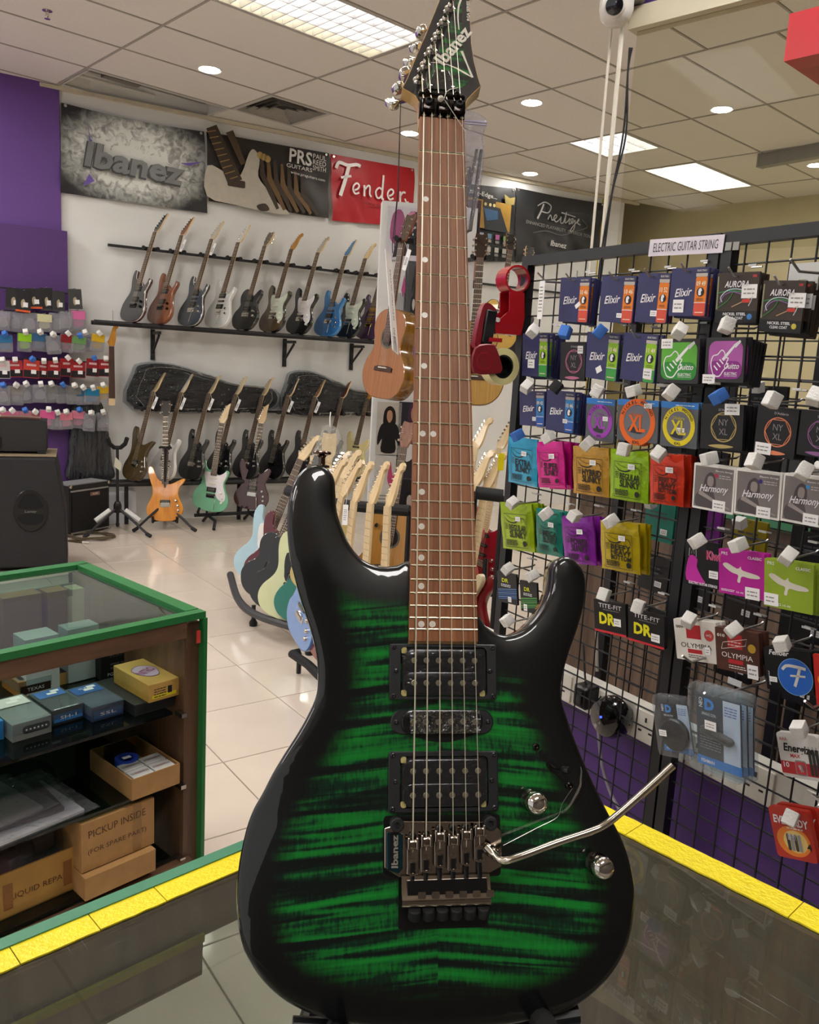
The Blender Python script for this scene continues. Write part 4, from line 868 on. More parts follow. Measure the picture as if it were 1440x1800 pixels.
for k in range(9): m_.ribbon([(-.58 + .024 * k, .27 - .045 * k), (-.50 + .025 * k, .295 - .043 * k)], .008, .0465, gold)
m_.ribbon([(-.38, .31), (-.25, .06)], [.07, .05], .0455, C('4a3b27', .4)); m_.flat(rrect(.16, .06, .01, 2, -.31, -.11), .047, sep2)
for k in range(3): m_.flat(circ(.03, 12, -.1 + k * .035, .16 - k * .01), .0468, C('a58a52', .4))
m_.flat(spline([(-.12, -.27), (-.04, -.24), (.0, -.29), (-.08, -.31)], 3), .0462, sep2)
m_.build('printed_guitar', None, t, smooth=0)
m_ = MB(); m_.text('PRS', .285, .205, .05, w=.22, h=.12, m=cream2, rot=math.radians(-2), bold=.02); m_.text('GUITARS', .275, .115, .05, w=.25, h=.034, m=cream2, rot=math.radians(-2))
for k, s_ in enumerate(('PAUL', 'REED', 'SMITH')): m_.text(s_, .47, .235 - .05 * k, .05, w=.13, h=.042, m=cream2, rot=math.radians(-2))
m_.text('www.prsguitars.com', .36, .05, .05, w=.34, h=.03, m=cream2, rot=math.radians(-4)); m_.build('lettering', None, t, smooth=0)
t, cu, cz, bw2, bh2 = banner('vinyl_banner', 'bright red banner with white script behind the hanging acoustic', (580, 271), (727, 297), (727, 400), (583, 388), mt('banner_red', 'b01220', .4, var=.08, scale=3))
m_ = MB(); wht = C('e9e3e0', .4); z_ = .045
def stroke(pts, wd=.022, n=5, k=None): m_.ribbon(spline(pts, n, False), wd, z_, k or wht)
stroke([(-.40, .145), (-.37, .20), (-.28, .19), (-.19, .21), (-.15, .20)], .030); stroke([(-.27, .185), (-.30, .06), (-.335, -.055), (-.345, -.09)], .036); stroke([(-.345, .07), (-.30, .085), (-.24, .10)], .022)
def lett(x, kind):
    if kind == 'e': stroke([(x, -.02), (x + .035, .0), (x + .045, .03), (x + .02, .045), (x - .01, .02), (x - .015, -.02), (x + .01, -.05), (x + .05, -.035)], .017)
    if kind == 'n': stroke([(x - .01, .04), (x - .005, -.06)], .02); stroke([(x - .005, 0), (x + .03, .04), (x + .05, .03), (x + .05, -.03), (x + .07, -.055)], .017)
    if kind == 'd': stroke([(x + .06, .16), (x + .055, .02), (x + .055, -.05), (x + .075, -.06)], .02); stroke([(x + .055, .02), (x + .02, .04), (x - .015, .0), (x, -.05), (x + .03, -.05), (x + .055, -.01)], .017)
    if kind == 'r': stroke([(x, .04), (x + .005, -.06)], .02); stroke([(x + .005, 0), (x + .03, .035), (x + .06, .035)], .018); stroke([(x + .055, -.02), (x + .075, -.05), (x + .10, -.045)], .015)
for x, k in ((-.20, 'e'), (-.09, 'n'), (.04, 'd'), (.17, 'e'), (.29, 'r')): lett(x, k)
m_.text('www.fender.com', .1, -.125, z_, w=.40, h=.035, m=C('4a0a10', .5), rot=math.radians(-3)); m_.build('lettering', None, t, smooth=0)
dark_cloth = mt('banner_black', '1b1c20', .4, var=.15, scale=3)
t, cu, cz, bw2, bh2 = banner('vinyl_banner', 'black banner with a blue pedal on gold and a grid of product pictures', (806, 322), (904, 332), (905, 460), (806, 460), dark_cloth)
m_ = MB(); g1 = C('a27c2f', .4)
m_.flat([(-.26, .22), (.30, .22), (.30, -.06), (-.26, -.06)], .042, g1); m_.flat([(-.06, .19), (.16, .16), (.28, -.07), (-.02, -.07)], .043, C('2a2d33', .4)); m_.flat([(-.05, .14), (.13, .13), (.14, .05), (.0, .02)], .044, C('3b5f86', .4))
m_.flat([(-.06, .24), (.1, .24), (.1, .15), (-.06, .15)], .0425, C('201a14', .4))
for x in (-.03, .03, .08): m_.flat(circ(.017, 10, x, .18), .0445, C('d9c78a', .4))
for j in range(2):
    for i in range(6): m_.flat(rrect(.05, .05, 0, cx=-.25 + i * .1, cy=-.13 - j * .13), .043, C(('6f6a66', '5a5652', '9aa0a8', '5f86a4', 'b05a94', '5f9a4a', '84807c', '3f6d9a', '8a8480', 'b0aca8', 'c8c4bc', 'a8a4a0')[j * 6 + i], .4)); m_.flat(rrect(.05, .025, 0, cx=-.25 + i * .1, cy=-.18 - j * .13), .043, C('8a8682', .4))
m_.build('printed_pictures', None, t, smooth=0)
m_ = MB(); m_.text('Cutting-Edge...', -.12, .27, .045, w=.46, h=.055, m=cream2, bold=.01, rot=math.radians(-3)); m_.flat([(.2, .31), (.27, .28), (.34, .30), (.33, .22), (.22, .21)], .045, C('8a7a42', .4)); m_.build('lettering', None, t, smooth=0)
t, cu, cz, bw2, bh2 = banner('vinyl_banner', 'black banner with silver handwritten title nearest the yellow corner', (905, 330), (1060, 358), (1052, 440), (905, 462), dark_cloth, sag=.01)
m_ = MB(); slv = C('a8a6a2', .4); z_ = .045
def sl(pts, wd=.016): m_.ribbon(spline(pts, 5, False), wd, z_, slv)
sl([(-.33, .10), (-.24, .15), (-.15, .12), (-.18, .05), (-.27, .05)], .012); sl([(-.25, .13), (-.28, .05), (-.32, -.03)], .02)
sl([(-.18, -.02), (-.15, .03), (-.13, .0), (-.12, -.02), (-.08, .0), (-.06, .03), (-.08, .04), (-.10, .0), (-.06, -.03), (-.01, .01), (.0, .03), (.0, -.03), (.04, -.02), (.07, .09), (.06, -.02), (.10, .0), (.12, .03), (.12, -.03), (.16, .0), (.17, .03), (.14, .02), (.16, -.02), (.2, .02), (.19, -.08), (.14, -.1), (.2, -.02), (.25, .02), (.25, .04), (.23, 0), (.28, -.02)], .012); m_.ribbon([(.0, .075), (.2, .055)], .012, z_, slv)
m_.text('ENHANCED PLAYABILITY, SUPERIOR TONE', .0, -.105, z_, w=.93, h=.04, m=C('8e8b86', .4), rot=math.radians(-3)); m_.text('Ibanez', .0, -.26, z_, w=.22, h=.06, m=C('cfccc8', .4), rot=math.radians(-2), shear=.15, bold=.02)
m_.ribbon(spline([(.3, .04), (.38, -.03), (.2, -.1), (.02, -.16), (-.18, -.14), (-.36, -.18)], 5, False), .008, z_ - .001, C('5a5856', .4)); m_.build('lettering', None, t, smooth=0)
# ---- upper guitar rail, shelf and brackets
def rail(name, label, u0, u1, z, off, r, grp, square=False):
    t = thing(name, label, 'rail', wallM((u0 + u1) / 2, z, 0)); L_ = u1 - u0
    m_ = MB()
    if square: m_.box((0, 0, off), (L_, .02, .035))
    else: m_.cyl((-L_ / 2, 0, off), (L_ / 2, 0, off), r, n=12)
    m_.build('bar', BLACK, t); return t
ru0, ru1 = onwall(190, 430, .05)[0], 4.75; rz = onwall(420, 457, .05)[1]
up = rail('hanging_rail', 'long black wall rail with padded yokes above the upper guitars', ru0, ru1, rz, .04, .015, None, True); upc = (ru0 + ru1) / 2
su0 = onwall(165, 565, .26)[0]; sz = onwall(400, 583, .26)[1]; su1 = 4.6
sh = rail('guitar_shelf', 'black padded pipe shelf carrying the upper row of guitars', su0, su1, sz, .27, .022, None)
m_ = MB(); m_.cyl((-(su1 - su0) / 2, 0, .13), ((su1 - su0) / 2, 0, .13), .018, n=10); m_.build('rear_bar', BLACK, sh)
def bracket(t, x, z, d, h):
    m_ = MB(); m_.box((x, z - h / 2, .012), (.035, h, .02)); m_.box((x, z - .03, d / 2), (.025, .025, d)); m_.tube([(x, z - .05, d * .9), (x, z - h * .75, .02)], .011, 8); m_.build('bracket', BLACK, t)
for px_ in (268, 500, 618): bracket(sh, onwall(px_, 600, 0)[0] - (su0 + su1) / 2, -.02, .27, .26)
def yoke(t, x, y, z0):
    m_ = MB(); m_.cyl((x, y, .02), (x, y, z0), .012, n=8); m_.tube([(x - .06, y, z0 + .07), (x - .05, y, z0), (x + .05, y, z0), (x + .06, y, z0 + .07)], .016, 8); m_.build('neck_yoke', RUBBER, t)
# guitars on the upper shelf: butt pixel, look
FACE_DIR, LEAN = -128.0, 19.0
UP = [(224, 563, dict(kind='super', body='1b1c20', side='3a1014', bind='e8e4de', headk='point', headc='16161a', pups='hh', hw='black'), 'black electric guitar with white binding, first on the upper shelf'),
 (272, 567, dict(kind='super', body=MAHOG, side=MAHOG, headk='point', headc=MAHOG, pups='hh', hw='black', tag_card=True), 'plain brown mahogany electric guitar on the upper shelf'),
 (326, 571, dict(kind='super', body='3a4450', side='141012', bind='e8e4de', headk='point', headc='c0b8a8', pups='hsh', arm=True, tag_card=True), 'slate blue electric guitar with cream edge binding on the upper shelf'),
 (374, 576, dict(kind='super', body='cfcfcb', side='d6d6d2', headk='point', headc='d0cdc4', pups='hsh', arm=True), 'white electric guitar on the upper shelf'),
 (422, 580, dict(kind='single', body='141416', headk='three', headc='5a4a30', pups='hh'), 'black single-cutaway electric guitar on the upper shelf'),
 (470, 585, dict(kind='strat', body='5a4a34', side='101010', guard='cfd8c4', headk='strat', neckc='amber', pups='sss'), 'brown burst electric guitar with pale guard and amber headstock on the upper shelf'),
 (518, 589, dict(kind='strat', body='101012', guard='e9e3e6', headk='strat', headc='b0a898', pups='sss'), 'black electric guitar with white guard on the upper shelf'),
 (568, 594, dict(kind='super', body='2f6da8', side='3f86c4', headk='point', headc='3a78a8', pups='hss', arm=True), 'bright blue electric guitar with blue headstock on the upper shelf'),
 (603, 595, dict(kind='strat', body='16161a', guard='cfd8c4', headk='strat', pups='sss', arm=True), 'black electric guitar with mint guard and maple headstock on the upper shelf'),
 (640, 602, dict(kind='super', body='4a3350', hw='gold', headk='point', headc='1a1a1e', pups='hsh', arm=True, tag_card=True), 'purple electric guitar with gold hardware on the upper shelf')]
GR1 = 'electric guitars on the upper wall shelf'
for x, y, kw, lab in UP:
    p = hplane(x, y - 2, B(YW), WALL - .24); pz = sz + .030
    d = ray(x, y); 
    p = P3(YW, float(p @ A(YW)), WALL - .24, pz)
    guitar('electric_guitar', lab, gplace(p, FACE_DIR, LEAN), group=GR1, **kw)
    # yoke where the neck crosses the rail
    q = np.array(gplace(p, FACE_DIR, LEAN) @ Vector((0, .68, 0))); yoke(up, float(q @ A(YW)) - upc, 0, max(.1, WALL - float(q @ B(YW)) - .06))
# ---- lower rail and shelf
lr0 = onwall(190, 850, .25)[0]; lz = onwall(300, 849, .25)[1]; ls = rail('guitar_shelf', 'black pipe shelf carrying the lower row of guitars', onwall(128, 850, .25)[0], 4.9, lz, .26, .022, None)
MB().cyl((-(1.9), 0, .10), (1.9, 0, .10), .018, n=10).build('rear_bar', BLACK, ls)
for px_ in (222, 420, 560): 
    x = onwall(px_, 880, .2)[0] - (onwall(128, 850, .25)[0] + 4.9) / 2; m_ = MB(); m_.box((x, -lz / 2, .2), (.03, lz - .02, .03)); m_.build('leg', BLACK, ls)
lrz = onwall(400, 722, .06)[1]; l0 = onwall(236, 718, .06)[0]; lowr = rail('hanging_rail', 'lower black wall rail with padded yokes behind the wrapped gig bags', l0, 4.9, lrz, .05, .012, None, True); lrc = (l0 + 4.9) / 2
LOW = [(228, dict(kind='bass', body='4a3a1e', headk='point', headc='b09a70', pups='mm', tag_card=True), 'olive brown guitar at the start of the lower shelf'),
 (278, dict(kind='super', body='d8d6d2', headk='point', headc='c8c0b0', pups='hsh', tag_card=True), 'white guitar half hidden behind the orange bass'),
 (328, dict(kind='super', body='141416', headk='point', headc='b8a888', pups='emg', tag_card=True), 'black guitar between the orange bass and the mint guitar on the lower shelf'),
 (376, dict(kind='super', body='101012', headk='point', headc='c8b898', pups='hh', tag_card=True), 'black guitar directly behind the mint guitar on the lower shelf'),
 (424, dict(kind='super', body='1c1b1e', headk='point', headc='a89878', pups='hh', hw='chrome'), 'charcoal guitar between the mint and maroon guitars on the lower shelf'),
 (470, dict(kind='super', body='0e0e10', headk='point', headc='1a1a1c', pups='emg', hw='black', tag_card=True), 'black guitar right behind the maroon guitar on the lower shelf'),
 (518, dict(kind='super', body='2a292c', headk='point', headc='8a6848', pups='hh', tag_card=True), 'dark grey guitar beyond the maroon guitar on the lower shelf'),
 (566, dict(kind='super', body='201510', headk='point', headc='5a2a20', pups='hh'), 'dark brown guitar with brown headstock on the lower shelf'),
 (612, dict(kind='strat', body='d8c890', headk='strat', neckc='amber', pups='sss'), 'guitar with yellow edged neck on the lower shelf')]
for x, kw, lab in LOW:
    q = hplane(x, 846, B(YW), WALL - .24); p = P3(YW, float(q @ A(YW)), WALL - .24, lz + .03)
    guitar('electric_guitar', lab, gplace(p, FACE_DIR + 2, 17.0), group='electric guitars on the lower wall shelf', **kw)
    q = np.array(gplace(p, FACE_DIR + 2, 17.0) @ Vector((0, .66, 0))); yoke(lowr, float(q @ A(YW)) - lrc, 0, max(.1, WALL - float(q @ B(YW)) - .05))
# ---- gig bags in plastic on the lower rail, and one on the shelf end
bag_m = mt('gig_bag_nylon', '0e0f13', .22, var=.3, scale=9, bump=1.0, bscale=13, bdist=.07, stretch=(.5, 1.8, 1), coat=.25)
wrapm = glass('bag_wrap', 'e6e8ea', .05, .004, 1.0, 12.0, 1.35, dist=.09)
def gigbag(label, tl, br, off, flip=1):
    (u0, z0), (u1, z1) = onwall(*tl, off), onwall(*br, off); w_, h_ = u1 - u0, z0 - z1
    t = thing('gig_bag', label, 'gig bag', wallM((u0 + u1) / 2, (z0 + z1) / 2, 0), 'plastic wrapped gig bags')
    pts = [(-.5, -.5), (-.5, .3), (-.44, .5), (-.25, .52), (-.02, .34), (.04, .30), (.20, .14), (.5, .05), (.52, -.35), (.3, -.5)]
    m_ = MB(); m_.T = T3(0, 0, 0); m_.prism(spline([(x * w_, y * h_) for x, y in pts], 4), .03, .13, bev=.04, bb=.02, steps=2); o = m_.build('bag', bag_m, t)
    m_ = MB(); m_.prism(spline([(x * w_ * 1.04, y * h_ * 1.07) for x, y in pts], 4), .022, .15, bev=.05, steps=3); m_.build('plastic_wrap', wrapm, t)
    m_ = MB(); m_.tube(spline([(x * w_ * .9, y * h_ * .86, .131) for x, y in pts], 3), .004, 5); m_.build('zip', STEEL, o)
gigbag('black gig bag in shiny plastic lying behind the lower guitars near the hanging neck', (240, 640), (480, 724), .12)
gigbag('black gig bag in shiny plastic lying beneath the hanging acoustic', (512, 655), (668, 730), .12)
u0, zt = onwall(128, 735, .3); u1, zb_ = onwall(203, 848, .3)
t = thing('gig_bag', 'upright grey gig bag in plastic on the shelf end above the small amplifier', 'gig bag', wallM((u0 + u1) / 2, zb_, .0), 'plastic wrapped gig bags')
m_ = MB(); hh_ = zt - zb_; ww_ = u1 - u0; m_.prism(spline([(-ww_ * .56, 0), (-ww_ * .55, hh_ * .35), (-ww_ * .50, hh_ * .8), (-ww_ * .40, hh_ * 1.2), (-ww_ * .1, hh_ * 1.34), (ww_ * .25, hh_ * 1.25), (ww_ * .42, hh_ * .85), (ww_ * .52, hh_ * .3), (ww_ * .52, 0)], 5), .02, .16, bev=.05, bb=.02, steps=3); m_.build('bag', mt('gig_bag_grey', '2a2c30', .25, var=.35, scale=5, bump=1.0, bscale=9, stretch=(3, .6, 1), bdist=.06, coat=.5), t)
# hanging bare neck
q = hplane(196, 700, B(YW), WALL - .2); t = thing('guitar_neck', 'spare guitar neck with amber headstock hanging under the upper shelf', 'guitar neck', frame(P3(YW, float(q @ A(YW)), WALL - .22, q[2]), A(math.radians(25)), Z3, -B(math.radians(25))))
m_ = gmm(); m_.prism([(-26, 0), (26, 0), (21, 430), (-21, 430)], -18, 0, MAPLEB, mtop=DARKWOOD); m_.prism(rrect(50, 60, 4, 2, 0, -28), -20, -4, MAPLEB); m_.build('shaft', None, t)
m_ = gmm(); m_.T = Matrix.Diagonal((S, S, S, 1)) @ T3(0, 432, -4); m_.prism(HEADS['strat'], -14, 0); m_.build('headstock', AMBER, t)
m_ = gmm(); m_.tube([(10, 600, -8), (12, 660, -5), (10, 720, 0)], 1.5, 5); m_.build('hanging_cord', INK, t)
# ================================================================ things on the floor by the back wall
def floor_pt(x, y): return hz(x, y, 0.0)
def toward(p): return math.degrees(math.atan2(-p[1], -p[0]))     # direction from p to the viewer
def tripod_stand(label, p, yaw, h, arms=True, cradle=.42):
    t = thing('guitar_stand', label, 'stand', rotz(math.radians(yaw), (p[0], p[1], 0)), 'black folding guitar stands')
    for k, a in enumerate((90, 215, 325)):
        r = .30; m_ = MB(); x, y = r * math.cos(math.radians(a)), r * math.sin(math.radians(a))
        m_.tube([(0, 0, .22), (x * .55, y * .55, .11), (x, y, .012)], .011, 8); lo = m_.build('leg', BLACK, t)
        MB().tube([(x * .9, y * .9, .03), (x * 1.04, y * 1.04, .012)], .016, 8).build('rubber_foot', RUBBER, lo)
    MB().cyl((0, 0, .06), (0, 0, h), .012, n=10).build('post', BLACK, t)
    MB().lathe([(.03, .18), (.032, .2), (.032, .24), (.02, .27)], 12).build('hub', PLASTIC, t)
    if arms:
        for s_ in (-1, 1):
            m_ = MB(); m_.tube([(0, 0, cradle - .1), (s_ * .09, -.01, cradle - .11), (s_ * .10, -.08, cradle - .11), (s_ * .10, -.10, cradle - .06)], .011, 8); m_.build('cradle_arm', RUBBER, t)
        m_ = MB(); m_.tube([(-.045, -.02, h), (-.04, .02, h), (.04, .02, h), (.045, -.02, h)], .010, 8); m_.build('neck_yoke', RUBBER, t)
    return t
# orange bass
p = floor_pt(290, 928); yaw = toward(p) + 90
fd = toward(p); pb = np.array([p[0], p[1], 0]) + np.array([math.cos(math.radians(fd)), math.sin(math.radians(fd)), 0]) * .09
zb = float(hplane(287, 916, np.array([0, 1, 0.0]), pb[1])[2])
tripod_stand('folding stand under the orange bass', p, yaw, .70, True, zb + .10)
ORANGE = wood('orange_lacquer_wood', 'c87408', 'e89a14', .25, 4, 1, 1.0, 26)
guitar('bass_guitar', 'orange bass guitar with black headstock on a folding stand', gplace((pb[0], pb[1], zb), fd - 8, 14, 2), kind='bass', body=ORANGE, side=ORANGE, headk='three', headc='1a1614', neckc='dark', pups='mm', cat='bass guitar', nut=900)
# double stand with mint and maroon guitars
pA, pB_ = floor_pt(365, 922), floor_pt(438, 918)
mid = (pA + pB_) / 2; dv = (pB_ - pA); L_ = np.linalg.norm(dv); dv /= L_; nv = np.array([dv[1], -dv[0], 0])
t = thing('double_guitar_stand', 'low black floor stand holding the mint and maroon guitars', 'stand', frame((mid[0], mid[1], 0), dv, -nv, Z3))
MB().cyl((-L_ * .5 - .12, 0, .09), (L_ * .5 + .12, 0, .09), .016, n=10).build('long_bar', BLACK, t)
for sx in (-1, 1):
    m_ = MB(); m_.tube([(sx * (L_ * .5), .12, .012), (sx * L_ * .5, 0, .085), (sx * L_ * .5, -.2, .07), (sx * L_ * .5 + sx * .04, -.28, .012)], .014, 8); m_.build('foot', BLACK, t)
    for k in (-1, 1): MB().tube([(sx * L_ * .5 + k * .08, 0, .09), (sx * L_ * .5 + k * .11, -.06, .13), (sx * L_ * .5 + k * .11, -.10, .17)], .012, 8).build('cradle_arm', RUBBER, t)
    MB().tube([(sx * L_ * .5, .02, .09), (sx * L_ * .5, .14, .5)], .010, 8).build('back_support', BLACK, t)
for pp, kw, lab, px_, py_ in ((pA, dict(kind='super', body='7fc09a', guard='e9e3e6', headk='point', headc=MAPLEB, pups='hss', arm=True), 'mint green electric guitar with white guard on the floor stand', 366, 911), (pB_, dict(kind='strat', body='42160f', headk='point', headc='c8a878', board='dark', pups='hss', arm=True), 'maroon electric guitar on the floor stand', 438, 906)):
    fd = toward(pp); q = pp + np.array([math.cos(math.radians(fd)), math.sin(math.radians(fd)), 0]) * .05
    zb = .13; guitar('electric_guitar', lab, gplace((q[0], q[1], zb), fd - (22 if 'mint' in lab else 12), 11, -4), **kw)
# label on the mint guitar neck
# empty stand
p = floor_pt(207, 938); t = tripod_stand('empty folding guitar stand with paper tag in front of the small amplifier', p, toward(p) + 90, .72, False)
m_ = MB(); m_.tube([(-.075, -.05, .80), (-.06, -.03, .75), (-.025, 0, .715), (.025, 0, .715), (.06, -.03, .75), (.075, -.05, .80)], .018, 8); m_.build('neck_yoke', RUBBER, t)
for s_ in (-1, 1): MB().tube([(s_ * .06, -.02, .20), (s_ * .13, -.05, .15), (s_ * .17, -.06, .12)], .022, 8).build('foam_sleeve', mt('white_wrap', 'd8d8d6', .6), t)
m_ = MB(); m_.T = T3(0, -.015, .58) @ R3(90, 'X') @ R3(12, 'Z'); m_.flat([(0, .06), (.035, 0), (.012, -.06), (-.03, -.01)], 0, C('c9c6ae', .6)); m_.build('paper_tag', None, t)
# small amplifier
pl_, pr_ = floor_pt(122, 944), floor_pt(192, 930); dv = pr_ - pl_; W_ = np.linalg.norm(dv); dv /= W_; nv = np.array([-dv[1], dv[0], 0])
t = thing('guitar_amplifier', 'small black combo amplifier on the floor beneath the upright gig bag', 'amplifier', frame((pl_ + pr_) / 2, dv, nv, Z3)); H_ = .40
m_ = MB(); m_.box((0, .11, H_ / 2 + .01), (W_, .22, H_)); m_.build('cabinet', mt('tolex_black', '141416', .6, bump=.3, bscale=200), t)
m_ = MB(); m_.box((0, -.003, H_ / 2), (W_ - .05, .01, H_ - .06)); m_.build('grille_cloth', mt('grille_black', '0c0c0e', .8), t)
m_ = MB(); m_.box((0, -.004, H_ - .035), (W_ - .03, .012, .012)); m_.box((0, -.004, .025), (W_ - .03, .012, .010)); m_.build('piping', C('8c8a88', .4), t)
MB().box((0, .10, H_ + .014), (W_ * .96, .18, .008)).build('control_panel', C('8f9092', .35), t)
m_ = MB(); m_.prism(rrect(.10, .03, .004), 0, .004, C('7c5a50', .4)); m_.text('AMP', 0, 0, .005, w=.06, h=.016, m=C('d4cfc8', .4)); m_.build('name_plate', None, t, frame((.05, -.008, H_ - .075), (1, 0, 0), (0, 0, 1), (0, -1, 0)))
for sx in (-1, 1):
    for z in (.015, H_ + .005): MB().lathe([(.012, -.006), (.014, .01), (0, .014)], 10).build('corner_cap', STEEL, t, frame((sx * (W_ / 2 - .012), -.004, z), (1, 0, 0), (0, 0, 1), (0, -1, 0)))
# cable in front of it
c0 = floor_pt(160, 945); m_ = MB(); pts = []
for k in range(60):
    a = k / 60 * 4 * math.pi; r = .17 + .02 * math.sin(k); pts.append((r * math.cos(a), r * .75 * math.sin(a), .012 + k * .0002))
m_.tube(pts + [(-.1, -.2, .01), (.02, -.22, .01)], .008, 6); t = m_.build('coiled_cable', mt('olive_cable', '5a4c38', .5), None, T3(c0[0], c0[1], 0)); tag(t, 'brown coiled cable on the floor in front of the small amplifier', 'cable')
MB().tube([(.02, -.22, .01), (.075, -.225, .01)], .010, 8).build('plug', C('d8d4c8', .4), t)
m_ = MB(); m_.tube(spline([(0, 0, .0), (-.02, -.04, .05), (.02, -.08, .18), (.015, -.07, .34), (-.03, .0, .44), (-.1, .1, .46)], 5, False), .007, 6); q = floor_pt(121, 938); o = m_.build('power_lead', mt('olive_cable', '5a4c38', .5), None, T3(q[0], q[1] - .1, .008)); tag(o, 'brown lead arching up over the small amplifier corner', 'cable')
# white carton behind the stand
q = floor_pt(208, 912); m_ = MB(); m_.box((0, 0, .14), (.26, .2, .28)); o = m_.build('carton', mt('white_carton', 'd4d6dc', .6), None, rotz(YW, (q[0] + .05, q[1] - .13, 0))); tag(o, 'plain white carton on the floor under the lower shelf', 'box')
m_ = MB(); m_.box((0, 0, .281), (.262, .05, .002)); m_.build('packing_tape', C('c6c0ac', .3), o)
# loudspeaker and amplifier head at the picture edge
pr_ = floor_pt(119, 1003); dvx = A(math.radians(22)); nvx = B(math.radians(22)); sw_, sd_, shh = .62, .42, .74
t = thing('loudspeaker', 'tall black loudspeaker with oval port handle in front of the purple wall', 'loudspeaker', frame((pr_[0] - dvx[0] * sw_ / 2, pr_[1] - dvx[1] * sw_ / 2, 0), dvx, nvx, Z3))
m_ = MB(); m_.T = frame((0, 0, 0), (1, 0, 0), (0, 0, 1), (0, -1, 0)) ; 
m_ = MB(); vs = []
top, bot = shh, .0
prof = [(-.31, 0), (.31, 0), (.305, .35), (.27, .60), (.245, .74), (-.31, .74)]
m_.T = frame((0, sd_, .03), (1, 0, 0), (0, 0, 1), (0, -1, 0)); m_.prism(prof, 0, sd_, bev=.012, bb=.012); m_.build('cabinet', mt('speaker_black', '15161a', .7, var=.25, scale=70, bump=.3, bscale=160), t)
hm_ = MB(); hm_.T = frame((.09, -.002, .42), (1, 0, 0), (0, 0, 1), (0, -1, 0)); n_ = circ(.105, 28, 0, 0, .145)
hm_.prism(n_, -.02, .008, PLASTIC, bev=.006); ho_ = hm_.build('handle_cup', None, t)
hm_ = MB(); hm_.T = frame((.09, -.002, .42), (1, 0, 0), (0, 0, 1), (0, -1, 0)); hm_.prism(spline([(-.07, .015), (.07, .015), (.06, .07), (.03, .11), (-.03, .11), (-.06, .07)], 3), .0085, .010, C('040405', .9)); hm_.prism(spline([(-.075, -.03), (.075, -.03), (.05, -.09), (-.05, -.09)], 3), .0085, .010, C('060607', .9)); hm_.text("Laney", 0, -.008, .0105, w=.07, h=.02, m=C('8a8a8c', .4), shear=.2); hm_.build('port_opening', None, ho_)
m_ = MB(); m_.box((-.03, sd_ / 2, shh + .042), (.56, sd_ - .02, .012)); m_.build('top_mat', C('8a7a62', .7), t)
for sx in (-.25, .25):
    for sy in (.06, .36): MB().cyl((sx, sy, 0), (sx, sy, .03), .02, n=10).build('foot', RUBBER, t)
m_ = MB(); m_.T = frame((-.30, -.004, .68), (1, 0, 0), (0, 0, 1), (0, -1, 0)); m_.prism(rrect(.07, .035, .003), 0, .004, STICK); m_.build('side_label', None, t)
base = np.array(t.matrix_basis.translation); b2 = base + np.array([0, 0, shh + .05]) - dvx * .06 + nvx * .06
t = thing('amplifier_head', 'black amplifier head resting on the tall loudspeaker', 'amplifier', frame(b2, dvx, nvx, Z3))
m_ = MB(); m_.box((0, .14, .115), (.50, .28, .20)); m_.build('cabinet', mt('tolex_black', '141416', .6), t)
m_ = MB(); m_.box((-.12, -.004, .075), (.20, .01, .07)); po = m_.build('control_panel', PLASTIC, t)
for k in range(5): MB().lathe([(.010, 0), (.009, .012), (0, .013)], 10).build('knob', STEEL, po, frame((-.2 + k * .035, -.01, .08), (1, 0, 0), (0, 0, 1), (0, -1, 0)))
for sx in (-.22, .22): MB().box((sx, .02, .012), (.05, .05, .03)).build('corner_guard', RUBBER, t)
# leather straps lying on the head
m_ = MB(); 
for k in range(3): m_.tube([(-.26, .04 + k * .02, .006), (-.05, .05 + k * .012, .012), (.12, .07 + k * .02, .010), (.22, .05, .008)], .011, 6, mt('leather_brown', '6a4a40', .6))
o = m_.build('leather_strap', None, None, frame(b2 + np.array([0, 0, .222]), dvx, nvx, Z3)); tag(o, 'folded brown leather strap lying on the amplifier head', 'strap')
m_ = MB(); m_.prism(spline([(-.16, 0), (-.06, .03), (.06, .015), (.1, -.02), (-.05, -.03)], 3), 0, .012, C('cfc8bc', .5)); m_.build('strap_tag', None, o, T3(-.12, .0, .02))
# ================================================================ circular floor rack with guitars, and the necks behind the hero guitar
rk = hz(392, 1088, 0); rl = hz(546, 1142, 0)
ctr = np.array([rl[0] + .45, rl[1] + .75, 0])
t = thing('circular_guitar_rack', 'black curved tube floor rack crowded with guitars', 'rack', T3(ctr[0], ctr[1], 0))
def rp(x, y, z): return tuple(np.array(hz(x, y, z)) - ctr)
curve = [rp(405, 1010, .16), rp(418, 1052, .13), rp(445, 1078, .12), rp(500, 1098, .12), rp(545, 1108, .12), rp(620, 1115, .12), rp(720, 1105, .12), rp(800, 1080, .12)]
m_ = MB(); m_.tube(spline(curve, 5, False), .022, 10); m_.build('base_tube', mt('rack_grey', '3a3a3c', .5), t)
for (x, y) in ((446, 1070), (545, 1118), (740, 1125)):
    q = hz(x, y, .1); m_ = MB(); m_.cyl((q[0] - ctr[0], q[1] - ctr[1], .12), (q[0] - ctr[0], q[1] - ctr[1], .02), .012, n=8); lo = m_.build('leg', BLACK, t); MB().lathe([(.022, 0), (.024, .02), (.012, .04)], 10, o=(q[0] - ctr[0], q[1] - ctr[1], 0)).build('rubber_foot', RUBBER, lo)
